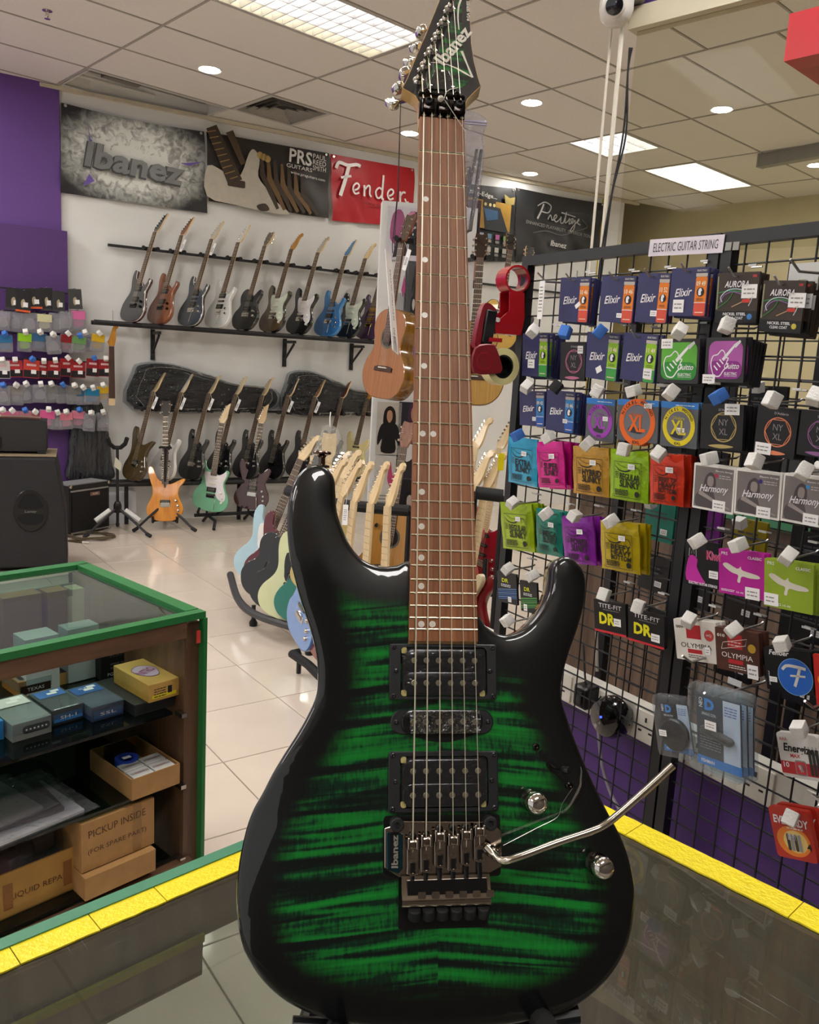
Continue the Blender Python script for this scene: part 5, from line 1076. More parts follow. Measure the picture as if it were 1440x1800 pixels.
# upper padded bar
def dpt(x, y, d): return C0 + ray(x, y) * d
up1 = [tuple(dpt(x, y, d) - ctr) for x, y, d in ((505, 862, 4.0), (560, 880, 3.9), (600, 887, 3.85), (660, 893, 3.8), (720, 898, 3.75))]
MB().tube(up1, .026, 10).build('neck_bar', RUBBER, t)
e1 = up1[1]; MB().tube([e1, (e1[0] + .12, e1[1] + .1, .13)], .012, 8).build('upright', BLACK, t); e2 = up1[-1]; MB().tube([e2, (e2[0], e2[1], .13)], .012, 8).build('upright', BLACK, t)
RACK = 'guitars in the curved floor rack'
def rg(px_, py_, d, face, lean, roll, label, **kw):
    q = dpt(px_, py_, d); guitar('electric_guitar' if kw.get('kind') != 'acoustic' else 'acoustic_guitar', label, gplace(q, face, lean, roll), group=RACK, **kw)
def rgz(px_, py_, z, face, lean, roll, label, **kw):
    q = hz(px_, py_, z); guitar('electric_guitar' if kw.get('kind') != 'acoustic' else 'acoustic_guitar', label, gplace(q, face, lean, roll), group=RACK, **kw)
rgz(440, 1022, .17, -104, 12, -17, 'pale blue electric guitar furthest out in the curved rack', kind='strat', body='a9c8d4', headk='strat', pups='sss', guard='e8e6e0')
rgz(458, 1036, .16, -104, 12, -17, 'dark red electric guitar between the pale blue and black ones in the curved rack', kind='strat', body='5a0f1c', headk='strat', pups='sss')
rgz(452, 1054, .16, -106, 12, -18, 'black single-cutaway guitar with dark headstock in the curved rack', kind='single', body='0d0d0f', headk='three', headc='101012', neckc='dark', pups='hh')
rgz(468, 1074, .15, -106, 12, -18, 'glossy black electric guitar beside the cream one in the curved rack', kind='double', body='060607', headk='three', headc='0a0a0c', pups='hh', hw='black')
rgz(488, 1089, .14, -104, 12, -15, 'cream electric guitar with black guard in the curved rack', kind='strat', body='c9cda0', guard='0c0c0e', headk='strat', pups='sss', board='maple')
rgz(521, 1098, .14, -100, 12, -12, 'teal electric guitar in the curved rack', kind='strat', body='0f6f60', headk='strat', pups='sss', board='maple')
# maple necks in a row behind the body
butts = []
for (hx, hy, dpth, rl_, lab, kw) in ((599, 806, 3.6, -16, 'light blue electric guitar with maple neck, first of the upright row', dict(body='5f8fd0')), (627, 810, 3.5, -14, 'maple neck guitar with hanging card in the upright row', dict(body='7a1a1a')), (643, 814, 3.4, -2, 'maple neck guitar in front of the acoustic in the upright row', dict(body='1a2a4a')), (670, 815, 3.35, 3, 'maple neck guitar fourth along the upright row', dict(body='8a6a2a')), (698, 818, 3.3, 7, 'maple neck guitar last in the upright row beside the fingerboard', dict(body='101012'))):
    q = dpt(hx, hy, dpth); m = gplace((0, 0, 0), -150, 3, rl_); butts.append(q - np.array(m @ Vector((.02, .96, -.03)))); guitar('electric_guitar', lab, gplace(q - np.array(m @ Vector((.02, .96, -.03))), -150, 3, rl_), kind='strat', headk='strat', board='maple', neckc='maple', pups='sss', group='maple neck guitars standing upright', **kw)
def base_bar(name, label, pts):
    z = min(p[2] for p in pts) - .03; P = sorted([(p[0], p[1], z) for p in pts]); P = [tuple(np.array(P[0]) * 1.0 + np.array([.03, .02, 0]))] + P + [tuple(np.array(P[-1]) + np.array([.12, -.02, 0]))]
    t = thing(name, label, 'rack', T3(P[0][0], P[0][1], 0)); o_ = np.array([P[0][0], P[0][1], 0]); MB().tube([tuple(np.array(p) - o_) for p in P], .022, 10).build('base_tube', RUBBER, t)
    for p in (P[0], P[-1]):
        lo = MB().cyl((p[0] - o_[0], p[1] - o_[1], z), (p[0] - o_[0], p[1] - o_[1], .01), .012, n=8).build('leg', BLACK, t)
    MB().cyl((P[-1][0] - o_[0], P[-1][1] - o_[1], z), (P[-1][0] - o_[0], P[-1][1] - o_[1] + .1, .6), .012, n=8).build('upright', BLACK, t)
base_bar('guitar_floor_rack', 'low black floor rack under the upright maple neck guitars', butts); butts = []
m_ = MB(); q = dpt(607, 905, 3.45); 
t = thing('price_tag', 'small white card hanging on the upright maple necks', 'tag', frame(q, (1, 0, 0), (0, .2, .98), (0, -.98, .2)))
m_.prism(rrect(.022, .085, .003), 0, .001, STICK); m_.rows(-.007, .02, .014, 6, .008, .003, .0012, PINT, 2); m_.build('card', None, t); MB().tube([(0, .042, 0), (.004, .09, .0), (.001, .12, .01)], .0012, 4).build('thread', WHITE, t)
SPRUCE = wood('spruce_top', 'a8742c', 'c08a3c', .35, 3, 1, .5, 120); SIDEW = wood('acoustic_side', '4a2412', '74401e', .25, 5, 1, .8, 40)
q = dpt(668, 1050, 4.6); tripod_stand('folding stand under the dark amber acoustic', (q[0], q[1] + .09, 0), toward(q) + 90, .62, True, q[2] + .10); guitar('acoustic_guitar', 'dark amber acoustic guitar standing behind the upright maple necks', gplace(q, -112, 10, -2), kind='acoustic', body=SPRUCE, side=SIDEW, headk='three', neckc='dark', depth=105, nut=840, hw='chrome', pups='hh')
# wrapped maple head cluster
q = dpt(578, 790, 4.4); t = thing('wrapped_guitar', 'guitar with its headstock wrapped in crinkled clear plastic behind the curved rack', 'guitar', frame(q, (1, 0, 0), (0, .25, .97), (0, -.97, .25)))
gm_ = gmm(); gm_.prism([(p_[0], p_[1] - 60) for p_ in HEADS['three']], -14, 0); gm_.build('headstock', MAPLEB, t); gm_ = gmm(); gm_.prism([(-21, -60), (21, -60), (28, -420), (-28, -420)], -20, 0); gm_.build('neck', MAPLEB, t)
gm_ = gmm(); gm_.prism(spline([(-60, -40), (-55, 60), (-30, 125), (30, 120), (70, 60), (60, -50), (20, -80)], 4), -40, 25, bev=18, bb=10, steps=2); gm_.build('plastic_wrap', glass('head_wrap', 'f0efe8', .1, .10, 1.0, 20.0, 1.5, dist=.06), t)
gm_ = gmm(); gm_.prism([(p_[0], p_[1] - 760) for p_ in spline(SHAPE['strat'], 2)], -42, -6, bev=4); gm_.build('body', gloss('c8b070'), t)
gm_ = gmm(); gm_.tube([(0, 120, 0), (-4, 170, 0), (-2, 200, 5)], 3, 6); gm_.build('twist_tie', WHITE, t)
# ================================================================ hanging acoustic and posters near the red banner
TOPW = wood('cedar_top', '8f5c38', 'ab7449', .5, 3, 1, .2, 160); KOA = wood('koa_side', '5a3a10', '9a6a20', .2, 6, 1, 1.0, 34)
q = dpt(664, 700, 4.6); fd = toward(q)
ag = guitar('acoustic_guitar', 'cedar top acoustic guitar hanging on the poster column', gplace(q, fd - 52, 5, -3.0), kind='acoustic', body=TOPW, side=KOA, headk='three', headc='4a3a2a', neckc='dark', depth=105, nut=850, tag_card=True, pups='hh')
ghead = np.array(gplace(q, fd - 52, 5, -3.0) @ Vector((0, .86, -.03)))
# column that carries posters and hanger
colc = dpt(742, 600, 5.2); st_ = slab('wall_partition', (colc - A(math.radians(8)) * .29)[:2], (colc + A(math.radians(8)) * .30)[:2], 0, float(dpt(700, 364, 5.2)[2]), .1, wall_m)
t = thing('guitar_hanger', 'black hanger arm holding the cedar top acoustic', 'hanger', T3(*ghead)); m_ = MB(); m_.tube([(.24, .30, .02), (.05, .04, 0), (0, .03, 0)], .014, 8); m_.build('arm', BLACK, t); m_ = MB(); m_.tube([(-.05, -.07, 0), (-.045, .0, 0), (.045, .02, 0), (.06, -.05, 0)], .014, 8); m_.build('neck_yoke', RUBBER, t)
def poster(label, px0, py0, px1, py1, bg, shapes, cat='poster'):
    n = B(math.radians(8)); c_ = float(n @ colc) - .012
    a_, b_ = hplane(px0, py0, n, c_), hplane(px1, py1, n, c_); dx = A(math.radians(8)); w_ = float((b_ - a_) @ dx); h_ = float(a_[2] - b_[2]); mid = (a_ + b_) / 2
    t = thing('wall_poster', label, cat, frame(mid, dx, Z3, -n), 'posters on the column'); m_ = MB(); m_.prism(rrect(w_, h_), 0, .002, C(bg, .4)); m_.build('sheet', None, t)
    m_ = MB()
    for k, (col, pts) in enumerate(shapes): m_.flat(spline([(x * w_, y * h_) for x, y in pts], 3) if len(pts) > 4 else [(x * w_, y * h_) for x, y in pts], .0025 + k * .0003, C(col, .4))
    m_.build('print', None, t, smooth=0); return t
def person(cx, by, s_, shirt, hair, skin='b58a70'):
    f = lambda pts: [(cx + x * s_ * 1.7, by + y * s_) for x, y in pts]
    return [(hair, f([(-.13, .50), (-.13, .78), (0, .88), (.13, .78), (.13, .50)])), (shirt, f([(-.17, .0), (-.16, .25), (-.26, .12), (-.27, .30), (-.19, .52), (0, .57), (.19, .52), (.27, .30), (.26, .12), (.16, .25), (.17, .0)])), (skin, f([(-.065, .64), (-.06, .76), (0, .80), (.06, .76), (.065, .64), (0, .56)]))]
poster('white poster with pink and purple figures above the hanging acoustic', 683, 362, 734, 460, 'c9c4cc', [('9a4a78', [(-.4, -.1), (-.35, .35), (-.1, .45), (.05, .2), (-.1, -.2)]), ('c87aa0', [(.1, .1), (.15, .4), (.35, .45), (.3, .05)]), ('2a2426', [(-.3, -.45), (-.2, -.1), (.1, -.05), (.2, -.4)]), ('e0d8dc', [(-.05, -.2), (.05, .1), (.15, -.1)])])
poster('dark poster with a faint figure beside the fingerboard', 722, 372, 800, 455, '2b2b30', [('6a6a70', [(-.4, -.2), (-.3, .1), (-.2, -.1), (-.25, -.3)])])
poster('white poster with grey vertical lettering beside the hanging acoustic', 697, 458, 714, 553, 'cfcfce', [('b04a80', [(.0, -.05), (.2, .25), (.35, .0), (.2, -.2)])] + [('8a8a8c', [(-.3 + .12 * k, -.45), (-.24 + .12 * k, -.45), (-.24 + .12 * k, -.1), (-.3 + .12 * k, -.1)]) for k in range(5)])
poster('tall black and white band poster left of the fingerboard', 714, 458, 740, 600, '4a4a4e', person(0, -.45, .6, '1c1c1e', '101010', 'b8b4b0') + person(.1, .05, .5, '2a2a2c', '161616', 'c0bcb8'))
poster('purple picture poster low beside the acoustic body', 708, 552, 740, 660, '3a2c48', [('6a4a8a', [(-.4, -.2), (-.3, .3), (.2, .4), (.3, -.1), (0, -.4)])])
poster('poster of a long haired guitarist in a black shirt on a pale ground', 664, 706, 702, 800, 'bdb8ae', person(.02, -.45, 1.0, '16161a', '201812') + [('101012', [(-.25, -.45), (-.2, -.2), (.2, -.15), (.3, -.3), (.2, -.45)])])
poster('dark poster of a curly haired guitarist with a white guitar', 702, 706, 742, 842, '2a2830', person(.05, -.2, .8, '3a2a3c', '4a2a44') + [('d8d6d4', [(-.25, -.2), (-.1, -.05), (.2, -.08), (.15, -.2), (-.1, -.28)])])
poster('white poster with pink splashes and small print behind the maple necks', 660, 800, 700, 900, 'c6c2ba', [('b8476a', [(.0, .1), (.1, .4), (.2, .15), (.35, .2), (.2, .0), (.3, -.1), (.12, -.05)])] + [('8a8682', [(-.35, -.2 - .06 * k), (.05, -.2 - .06 * k), (.05, -.225 - .06 * k), (-.35, -.225 - .06 * k)]) for k in range(3)])
poster('dark band poster low behind the last maple neck', 700, 842, 742, 960, '1c1c20', person(-.05, -.45, .9, '26262a', '0e0e10', 'a89c94') + [('c8c4c0', [(.2, .2), (.3, .3), (.35, .15)])])
# narrow poster right of the neck
q = dpt(829, 430, 5.4); dx = A(math.radians(8)); t = thing('wall_poster', 'narrow pink figure poster just right of the fingerboard', 'poster', frame(q, dx, Z3, -B(math.radians(8))), 'posters on the column'); m_ = MB(); m_.prism(rrect(.09, .55), 0, .01, C('5a4650', .4)); m_.build('sheet', None, t); m_ = MB()
for k, (c_, pts) in enumerate([('c08a80', [(-.04, -.25), (-.03, .0), (.03, .02), (.04, -.22)]), ('2a1e24', [(-.045, .02), (-.045, .2), (.04, .2), (.04, .02)]), ('b88a8a', [(-.015, .06), (-.01, .14), (.025, .14), (.02, .06)])]): m_.flat(pts, .011 + .0004 * k, C(c_, .4))
m_.build('print', None, t, smooth=0)
# ================================================================ glimpses between the fingerboard and the wire panel
q = dpt(872, 612, 6.6); GOLD = mt('gold_top', 'b08a28', .3, .3, coat=.8)
guitar('electric_guitar', 'gold top single-cutaway guitar seen past the fingerboard', gplace(q, -75, 10, -8), kind='single', body=GOLD, side='2a140c', headk='three', headc='141416', neckc='dark', pups='hh')
q = dpt(905, 625, 6.9); guitar('electric_guitar', 'black electric guitar behind the gold top guitar', gplace(q, -70, 10, -10), kind='double', body='101012', headk='three', headc='141416', pups='hh')
q = dpt(826, 712, 4.9); hq = np.array(gplace(q, -95, 5, 0) @ Vector((0, .86, -.03))); t = thing('guitar_hanger', 'black hanger arm holding the pale spruce acoustic', 'hanger', T3(*hq)); MB().tube([(-.08, .34, .02), (0, .04, 0)], .014, 8).build('arm', BLACK, t); MB().tube([(-.05, -.05, 0), (-.04, .02, 0), (.04, .02, 0), (.05, -.05, 0)], .013, 8).build('neck_yoke', RUBBER, t)
guitar('acoustic_guitar', 'pale spruce acoustic guitar half hidden by the fingerboard', gplace(q, -95, 5, 0), kind='acoustic', body=wood('pale_spruce', 'b98a3e', 'd2a654', .4, 3, 1, .4, 120), side=SIDEW, headk='three', headc='2a1a12', neckc='dark', depth=105, nut=850)
for hx, hy, dp, lab, bc in ((850, 735, 4.4, 'maple headstock guitar nearest the fingerboard on the far side', 'a8403a'), (893, 738, 4.6, 'maple headstock guitar next to the wire panel post', '8a1020'), (851, 792, 3.9, 'maple headstock guitar, lower one close to the fingerboard', 'd8c8a0'), (872, 796, 3.9, 'maple headstock guitar with a yellow tag', '7a0f1a')):
    q = dpt(hx, hy, dp); m = gplace((0, 0, 0), -135, 5, -4); butts.append(q - np.array(m @ Vector((0, .96, -.03)))); guitar('electric_guitar', lab, gplace(q - np.array(m @ Vector((0, .96, -.03))), -135, 5, -4), kind='strat', body=bc, headk='strat', board='maple', pups='sss', group='maple neck guitars standing upright')
base_bar('guitar_floor_rack', 'low black floor rack seen between the fingerboard and the wire panel', butts[2:]); base_bar('guitar_floor_rack', 'rear low floor rack behind the one next to the wire panel', butts[:2])
q = dpt(881, 812, 3.86); m_ = MB(); m_.prism(rrect(.028, .08, .004), 0, .002, C('d8c80a', .4)); m_.tube([(0, .04, 0), (-.004, .09, .0), (-.02, .14, .02)], .0015, 4, WHITE); o = m_.build('yellow_tag', None, None, frame(q, (1, 0, 0), Z3, (0, -1, 0))); tag(o, 'bright yellow tag hanging from a maple headstock', 'tag')
p0, p1 = dpt(836, 866, 3.5), dpt(884, 872, 3.5); m_ = MB(); m_.cyl(tuple(p0), tuple(p1), .028, n=12); m_.cyl(tuple(p1), (p1[0], p1[1], 0), .012, n=8); m_.cyl(tuple(p0 + np.array([0, .03, 0])), (p0[0], p0[1] + .03, 0), .012, n=8); o = m_.build('padded_rack', RUBBER); tag(o, 'black padded neck bar seen right of the fingerboard', 'rack')
ur = [onwall(835, 497, .05), onwall(935, 507, .05)]
rail('hanging_rail', 'black wall rail behind the red tape dispenser', ur[0][0] - .6, ur[1][0] + .9, ur[0][1], .04, .015, None, True)
# ================================================================ wire display panels with string packs
def wire_panel(label, b0, b1, z0, z1, off=0.0, post=.025, dv=.0507, dh=.0452, vstart=None, hstart=1.739):
    t = thing('wire_panel', label, 'display panel', gridM((b0 + b1) / 2, z0, off)); w_ = abs(b0 - b1)
    for sx in (-1, 1): MB().box((sx * (w_ / 2 - post / 2), (z1 - z0) / 2, 0), (post, z1 - z0, post)).build('side_post', BLACK, t)
    for y in (post / 2, z1 - z0 - post / 2): MB().box((0, y, 0), (w_ - 2 * post, post, post)).build('cross_rail', BLACK, t)
    vm = MB().cyl((0, 0, 0), (0, z1 - z0 - .02, 0), .0021, n=6).mesh('wire', BLACK); hm2 = MB().cyl((-w_ / 2 + .01, 0, 0), (w_ / 2 - .01, 0, 0), .0021, n=6).mesh('wire', BLACK)
    x = -w_ / 2 + (.077 if vstart is None else vstart)
    while x < w_ / 2 - .02: inst('wire', vm, t, T3(x, .01, .002)); x += dv
    z = hstart
    while z > z0 + .03:
        inst('wire', hm2, t, T3(0, z - z0, -.002)); z -= dh
    return t
wire_panel('black wire display panel with post carrying the red tape dispenser', 1.765, 1.146, .04, 1.803)
wire_panel('black wire display panel holding the grey photo boxes and batteries', 1.140, .52, .04, 1.803, vstart=.05)
# a second row of panels back to back behind it, with dark packs
wire_panel('rear black wire panel standing behind the first display panel', 1.70, 1.10, .5, 1.74, -.36, hstart=1.70)
wire_panel('rear black wire panel standing behind the second display panel', 1.08, .42, .5, 1.74, -.36, hstart=1.70)
# name strip
(bb0, zz0), (bb1, zz1) = ongrid(1141, 436, .016), ongrid(1272, 428, .016)
t = thing('shelf_sign', 'white strip sign lettered along the top of the wire panel', 'sign', gridM((bb0 + bb1) / 2, (zz0 + zz1) / 2, .014) @ R3(math.degrees(math.atan2(zz1 - zz0, abs(bb1 - bb0))), 'Z')); w_ = abs(bb1 - bb0)
MB().prism(rrect(w_, .036), 0, .0015).build('strip', C('d6cdd6', .45), t); m_ = MB(); m_.text('ELECTRIC GUITAR STRING', 0, 0, .002, w=w_ * .87, h=.019, m=C('3a3640', .5)); m_.build('lettering', None, t, smooth=0)
for sx in (.012, .03): MB().box((sx + w_ / 2, -.006, .0), (.014, .016, .003)).build('tape_corner', C('9a9892', .3), t)
foam_c = {'w': mt('white_foam', 'dcdad6', .8, bump=.3, bscale=300), 'b': mt('blue_foam', '3a6fc0', .8, bump=.3, bscale=300), 'k': mt('black_foam', '16161a', .8)}
hook_m = mt('zinc_hook', 'b4b2ae', .3, .9)
rnd = random.Random(3)
PACKN = [0]
def pack(tl, tr, bl, label, draw, col, off=.06, th=.006, behind=0, gap=.009, foam=None, fcol='w', name='string_pack', cat='string pack', group='guitar string packs on wire panels', hang=True, rough=.4, droop=4, r=.002, body=None, alike=None):
    (b0, z0), (b1, z1), (b2, z2) = ongrid(*tl, off), ongrid(*tr, off), ongrid(*bl, off)
    w_ = math.hypot(b0 - b1, z1 - z0); h_ = math.hypot(b2 - b0, z0 - z2); roll = math.degrees(math.atan2(z1 - z0, b0 - b1)); 
    cx, cz = (b1 + b2) / 2, (z1 + z2) / 2
    M0 = gridM(cx, cz, off) @ R3(roll, 'Z') @ T3(0, h_ / 2, 0) @ R3(droop, 'X') @ T3(0, -h_ / 2, 0)
    g = alike or (label.split(' with ')[0] + ' row')
    def one(M, lab, printed):
        t = thing(name, lab, cat, M, group); m_ = MB(); (body or (lambda mb, w, h, th: mb.prism(rrect(w, h, r), -th, 0, C(col, rough))))(m_, w_, h_, th); m_.build('packet', None, t)
        if printed: m_ = MB(); draw(m_, w_, h_); m_.build('print', None, t, smooth=0)
        return t
    one(M0, label, True)
    ordn = ('next', 'second', 'third', 'fourth', 'fifth')
    for k in range(behind):
        Mk = gridM(cx, cz, off) @ R3(roll + rnd.uniform(-2, 2), 'Z') @ T3(rnd.uniform(-.002, .002), h_ / 2 - .002 * k, -(k + 1) * gap - th) @ R3(droop - 2.5 * (k + 1) + rnd.uniform(-1, 1), 'X') @ T3(0, -h_ / 2, 0)
        lab = '%s packet hung behind the %s' % (ordn[k], label); lab = ' '.join(lab.split()[:16]); one(Mk, lab, k < 2)
    if hang:
        hb, hz_ = cx, cz + h_ * .46
        if foam: hb, hz_ = ongrid(foam[0], foam[1], off + .03)
        fy = min(max(hz_, cz + h_ * .38), cz + h_ * .6)
        t = thing('display_hook', ' '.join(('wire hook %sholding the %s' % ({'w': 'with white foam cap ', 'b': 'with blue foam cap ', 'k': 'with black foam cap '}[fcol] if foam else '', label)).split()[:16]), 'hook', gridM(hb, hz_, 0), 'wire display hooks')
        m_ = MB(); m_.tube([(0, .004, -.004), (0, 0, .004), (0, -.004, off + .012), (0, .010, off + .03)], .0022, 6); m_.tube([(-.012, .02, .003), (0, .02, .003), (.012, .02, .003)], .002, 5); m_.build('rod', hook_m, t)
        m_ = MB(); m_.box((.0, .022, off * .3), (.018, .004, .002)); m_.build('ticket_clip', C('cfcfce', .4), t)
        if foam:
            m_ = MB(); s_ = .012; m_.T = T3(0, 0, off + .03) @ Matrix.Rotation(rnd.uniform(.2, 1.3), 4, 'X') @ Matrix.Rotation(rnd.uniform(.2, 1.3), 4, 'Z') @ Matrix.Rotation(rnd.uniform(-.5, .5), 4, 'Y'); m_.prism(rrect(.024, .024, .002, 2), -.014, .014, bev=.0015, bb=.0015); m_.build('foam_cap', foam_c[fcol], t)
E1, E2, E3, E4 = .0004, .0008, .0012, .0016
def stick(m, x, y, w, h, s=1, rot=0):
    m.flat([tuple(Matrix.Rotation(rot, 2) @ Vector(p) + Vector((x, y))) for p in rrect(w, h)], E3, STICK)
    if rot == 0: m.rows(x - w * .36, y + h * .15, w * .7, 2, h * .3, h * .1, E4, PINT, s)
def script(m, word, x, y, w, h, mat, rot=0.0, z=E2): m.text(word, x, y, z, w=w, h=h, m=mat, rot=rot, shear=.3, bold=.012)
PW = C('e8e6ea', .4)
def p_elixir(c1, c2, num, st):
    def d(m, w, h):
        sx, sw = w * .33, w * .30
        m.flat(rrect(sw, h * .80, .004, 2, sx, -h * .09), E1, C(c1, .35)); m.flat(rrect(sw, h * .28, .004, 2, sx, -h * .35), E1 + .0002, C(c2, .35)); m.flat(rrect(sw, h * .07, 0, cx=sx, cy=h * .345), E2, C('b8b0a8', .4)); m.flat(rrect(sw, h * .06, 0, cx=sx, cy=h * .435), E2, C('4a4858', .4))
        m.text('ELECTRIC', sx, h * .435, E3, w=sw * .8, h=h * .035, m=PW); m.text(num, sx, h * .17, E3, w=sw * .8, h=h * .10, m=C('f0e0c0', .4), bold=.02)
        m.flat(circ(sw * .32, 20, sx, -h * .0), E3, C('14141a', .4)); m.flat(spline([(sx - sw * .14, -h * .06), (sx - sw * .16, h * .04), (sx + sw * .02, h * .08), (sx + sw * .14, h * .03), (sx + sw * .05, -.0), (sx + sw * .08, -h * .06)], 3), E4, PW)
        m.flat(rrect(sw, h * .012, 0, cx=sx, cy=-h * .22), E3, PW); m.flat(rrect(sw * .7, h * .018, 0, cx=sx, cy=-h * .42), E3, C('f0d0c0', .4)); m.rows(sx - sw * .3, -h * .14, sw * .6, 2, h * .03, h * .012, E3, C('3a3020', .4), 1)
        script(m, 'Elixir', -w * .12, h * .0, w * .44, h * .17, PW, math.radians(5)); stick(m, *st)
    return d
def p_nyxl(c, st):
    def d(m, w, h):
        r_ = min(w, h) * .33; cy = h * .0
        m.ring(r_ * .93, r_, E1, C(c, .4), 32, w * .05, cy); hx = [(w * .05 + r_ * .95 * math.cos(math.pi / 3 * k), cy + r_ * .95 * math.sin(math.pi / 3 * k)) for k in range(7)]; m.ribbon(hx, r_ * .05, E1 + .0001, C(c, .4))
        g = C('8a868a', .4); m.text('NY', w * .05, cy + r_ * .32, E2, w=r_ * .72, h=r_ * .42, m=g); m.text('XL', w * .05, cy - r_ * .3, E2, w=r_ * .66, h=r_ * .42, m=g)
        m.text("D'Addario", w * .1, h * .38, E2, w=w * .34, h=h * .05, m=C('b8b4b4', .4)); m.flat(spline([(-w * .3, -h * .42), (0, -h * .47), (w * .3, -h * .42), (0, -h * .38)], 4), E1, C(c, .4)); stick(m, *st)
    return d
def p_guitto(c1, c2, st):
    def d(m, w, h):
        m.flat(rrect(w * .86, h * .84, .016, 4, w * .02, 0), E1, C(c1, .35)); m.flat(rrect(w * .86, h * .40, .016, 4, w * .02, -h * .22), E1 + .0002, C(c2, .35))
        wm = PW; o = [(-.28, -.30), (-.34, -.1), (-.30, .08), (-.18, .12), (-.08, .22), (.0, .16), (.02, .06), (.10, .04), (.06, -.06), (.10, -.14), (.0, -.22), (-.1, -.36), (-.22, -.36)]
        pts = spline([(x * w, y * h) for x, y in o], 3); m.ribbon(pts + [pts[0], pts[1]], w * .025, E2, wm); m.ribbon([(-w * .04, 0), (w * .26, h * .34)], [w * .07, w * .05], E2, wm); m.ribbon([(w * .24, h * .3), (w * .38, h * .42)], [w * .09, w * .05], E2, wm)
        for k in range(3): m.ribbon([(-w * (.26 - .07 * k), -h * (.13 - .07 * k)), (-w * (.16 - .07 * k), -h * (.23 - .07 * k))], w * .03, E2, wm)
        m.text('Guitto', w * .2, -h * .13, E3, w=w * .38, h=h * .13, m=wm, shear=.3, bold=.015); m.text('ELECTRIC', w * .18, -h * .30, E3, w=w * .32, h=h * .06, m=wm, bold=.02); m.text('GUITAR STRINGS', w * .18, -h * .355, E3, w=w * .32, h=h * .03, m=wm); stick(m, *st)
    return d
def p_xl(c, st):
    def d(m, w, h):
        m.flat(rrect(w, h * .14, 0, cx=0, cy=h * .43), E1, C('2f78c4', .35)); m.rows(-w * .1, h * .43, w * .5, 1, .01, h * .02, E2, C('c8d8f0', .4), 2); r_ = w * .44
        m.flat(circ(r_ * .74, 28, 0, -h * .03), E1, C('6a6a72', .35)); m.ring(r_ * .74, r_, E2, C(c, .35), 32, 0, -h * .03); m.text('XL', 0, -h * .06, E3, w=r_ * .95, h=r_ * .72, m=C(c, .35), bold=.03); m.text("D'Addario", 0, h * .15, E3, w=r_ * .7, h=r_ * .17, m=C(c, .35))
        m.flat(spline([(-r_ * .5, -h * .25), (-r_ * .3, -h * .12), (0, -h * .2), (r_ * .2, -h * .12), (r_ * .3, -h * .28), (0, -h * .3)], 3), E2 + .0001, C('2a2a30', .4))
        for k, ch in enumerate('NICKEL WOUND'):
            a = math.radians(155 - k * 11.8)
            if ch != ' ': m.text(ch, r_ * .87 * math.cos(a), -h * .03 + r_ * .87 * math.sin(a), E3, h=r_ * .15, m=C('141416', .4), rot=a - math.pi / 2, bold=.02)
        m.text('EXL', 0, -h * .03 - r_ * .87, E3, w=r_ * .4, h=r_ * .13, m=C('141416', .4), bold=.02); stick(m, *st)
    return d
def p_ernie(words, st):
    def d(m, w, h):
        k = C('15130f', .4); x0, y0, W, H = 0, -h * .08, w * .70, h * .70
        m.ribbon([(-W / 2, -H / 2 + y0), (W / 2, -H / 2 + y0), (W / 2, H / 2 + y0), (-W / 2, H / 2 + y0), (-W / 2, -H / 2 + y0)], w * .012, E1, k)
        for i, s_ in enumerate(words): m.text(s_, w * .06, y0 + H * (.08 - .20 * i if len(words) < 3 else .12 - .155 * i), E2, w=W * .74, h=H * (.20 if len(words) < 3 else .15), m=k, bold=.03, rot=math.radians(-2))
        m.ribbon(spline([(-W * .45, y0 + H * .38), (-W * .3, y0 + H * .26), (-W * .05, y0 + H * .24), (W * .1, y0 + H * .3)], 5, False), list(np.linspace(w * .01, w * .035, 16)), E2, k); m.ribbon(spline([(-W * .4, y0 + H * .46), (-W * .15, y0 + H * .36), (W * .08, y0 + H * .36)], 4, False), w * .008, E2, k)
        m.ribbon(spline([(W * .1, y0 + H * .38), (W * .38, y0 + H * .36), (W * .46, y0 + H * .2)], 4, False), w * .014, E2, k)
        m.rows(-W * .46, y0 - H * .30, W * .5, 4, H * .045, H * .028, E2, k, 4); m.flat(circ(W * .085, 16, W * .36, y0 - H * .37), E2, k); m.rows(-W * .46, y0 + H * .2, W * .14, 4, H * .05, H * .02, E2, k, 5); stick(m, *st)
    return d
def b_pouch(col):
    def d(mb, w, h, th):
        nx, ny = 8, 10; vs = []; fs = []
        for j in range(ny + 1):
            v = j / ny
            for i in range(nx + 1):
                u = i / nx; b = (1 - abs(2 * u - 1) ** 4) * (1 - abs(2 * v - 1) ** 6); crimp = .0012 * math.sin(u * 40) * (1 if v < .08 or v > .86 else 0)
                vs.append(((u - .5) * w * (1 - .02 * math.sin(v * 9)), (v - .5) * h, -.0006 - .0045 * (1 - b) + crimp))
        for j in range(ny):
            for i in range(nx): a = j * (nx + 1) + i; fs.append((a, a + 1, a + nx + 2, a + nx + 1))
        n = len(vs); mb.add(vs + [(x, y, -th - .004 - z) for x, y, z in vs], fs + [tuple(n + q for q in f[::-1]) for f in fs] + [(i, n + i, n + i + 1, i + 1) for i in range(nx)] + [(ny * (nx + 1) + i, ny * (nx + 1) + i + 1, n + ny * (nx + 1) + i + 1, n + ny * (nx + 1) + i) for i in range(nx)] + [(j * (nx + 1), (j + 1) * (nx + 1), n + (j + 1) * (nx + 1), n + j * (nx + 1)) for j in range(ny)] + [(j * (nx + 1) + nx, n + j * (nx + 1) + nx, n + (j + 1) * (nx + 1) + nx, (j + 1) * (nx + 1) + nx) for j in range(ny)], mt('foil_' + col, col, .24, .3, var=.05, bump=.5, bscale=26, bdist=.008, coat=.4))
    return d
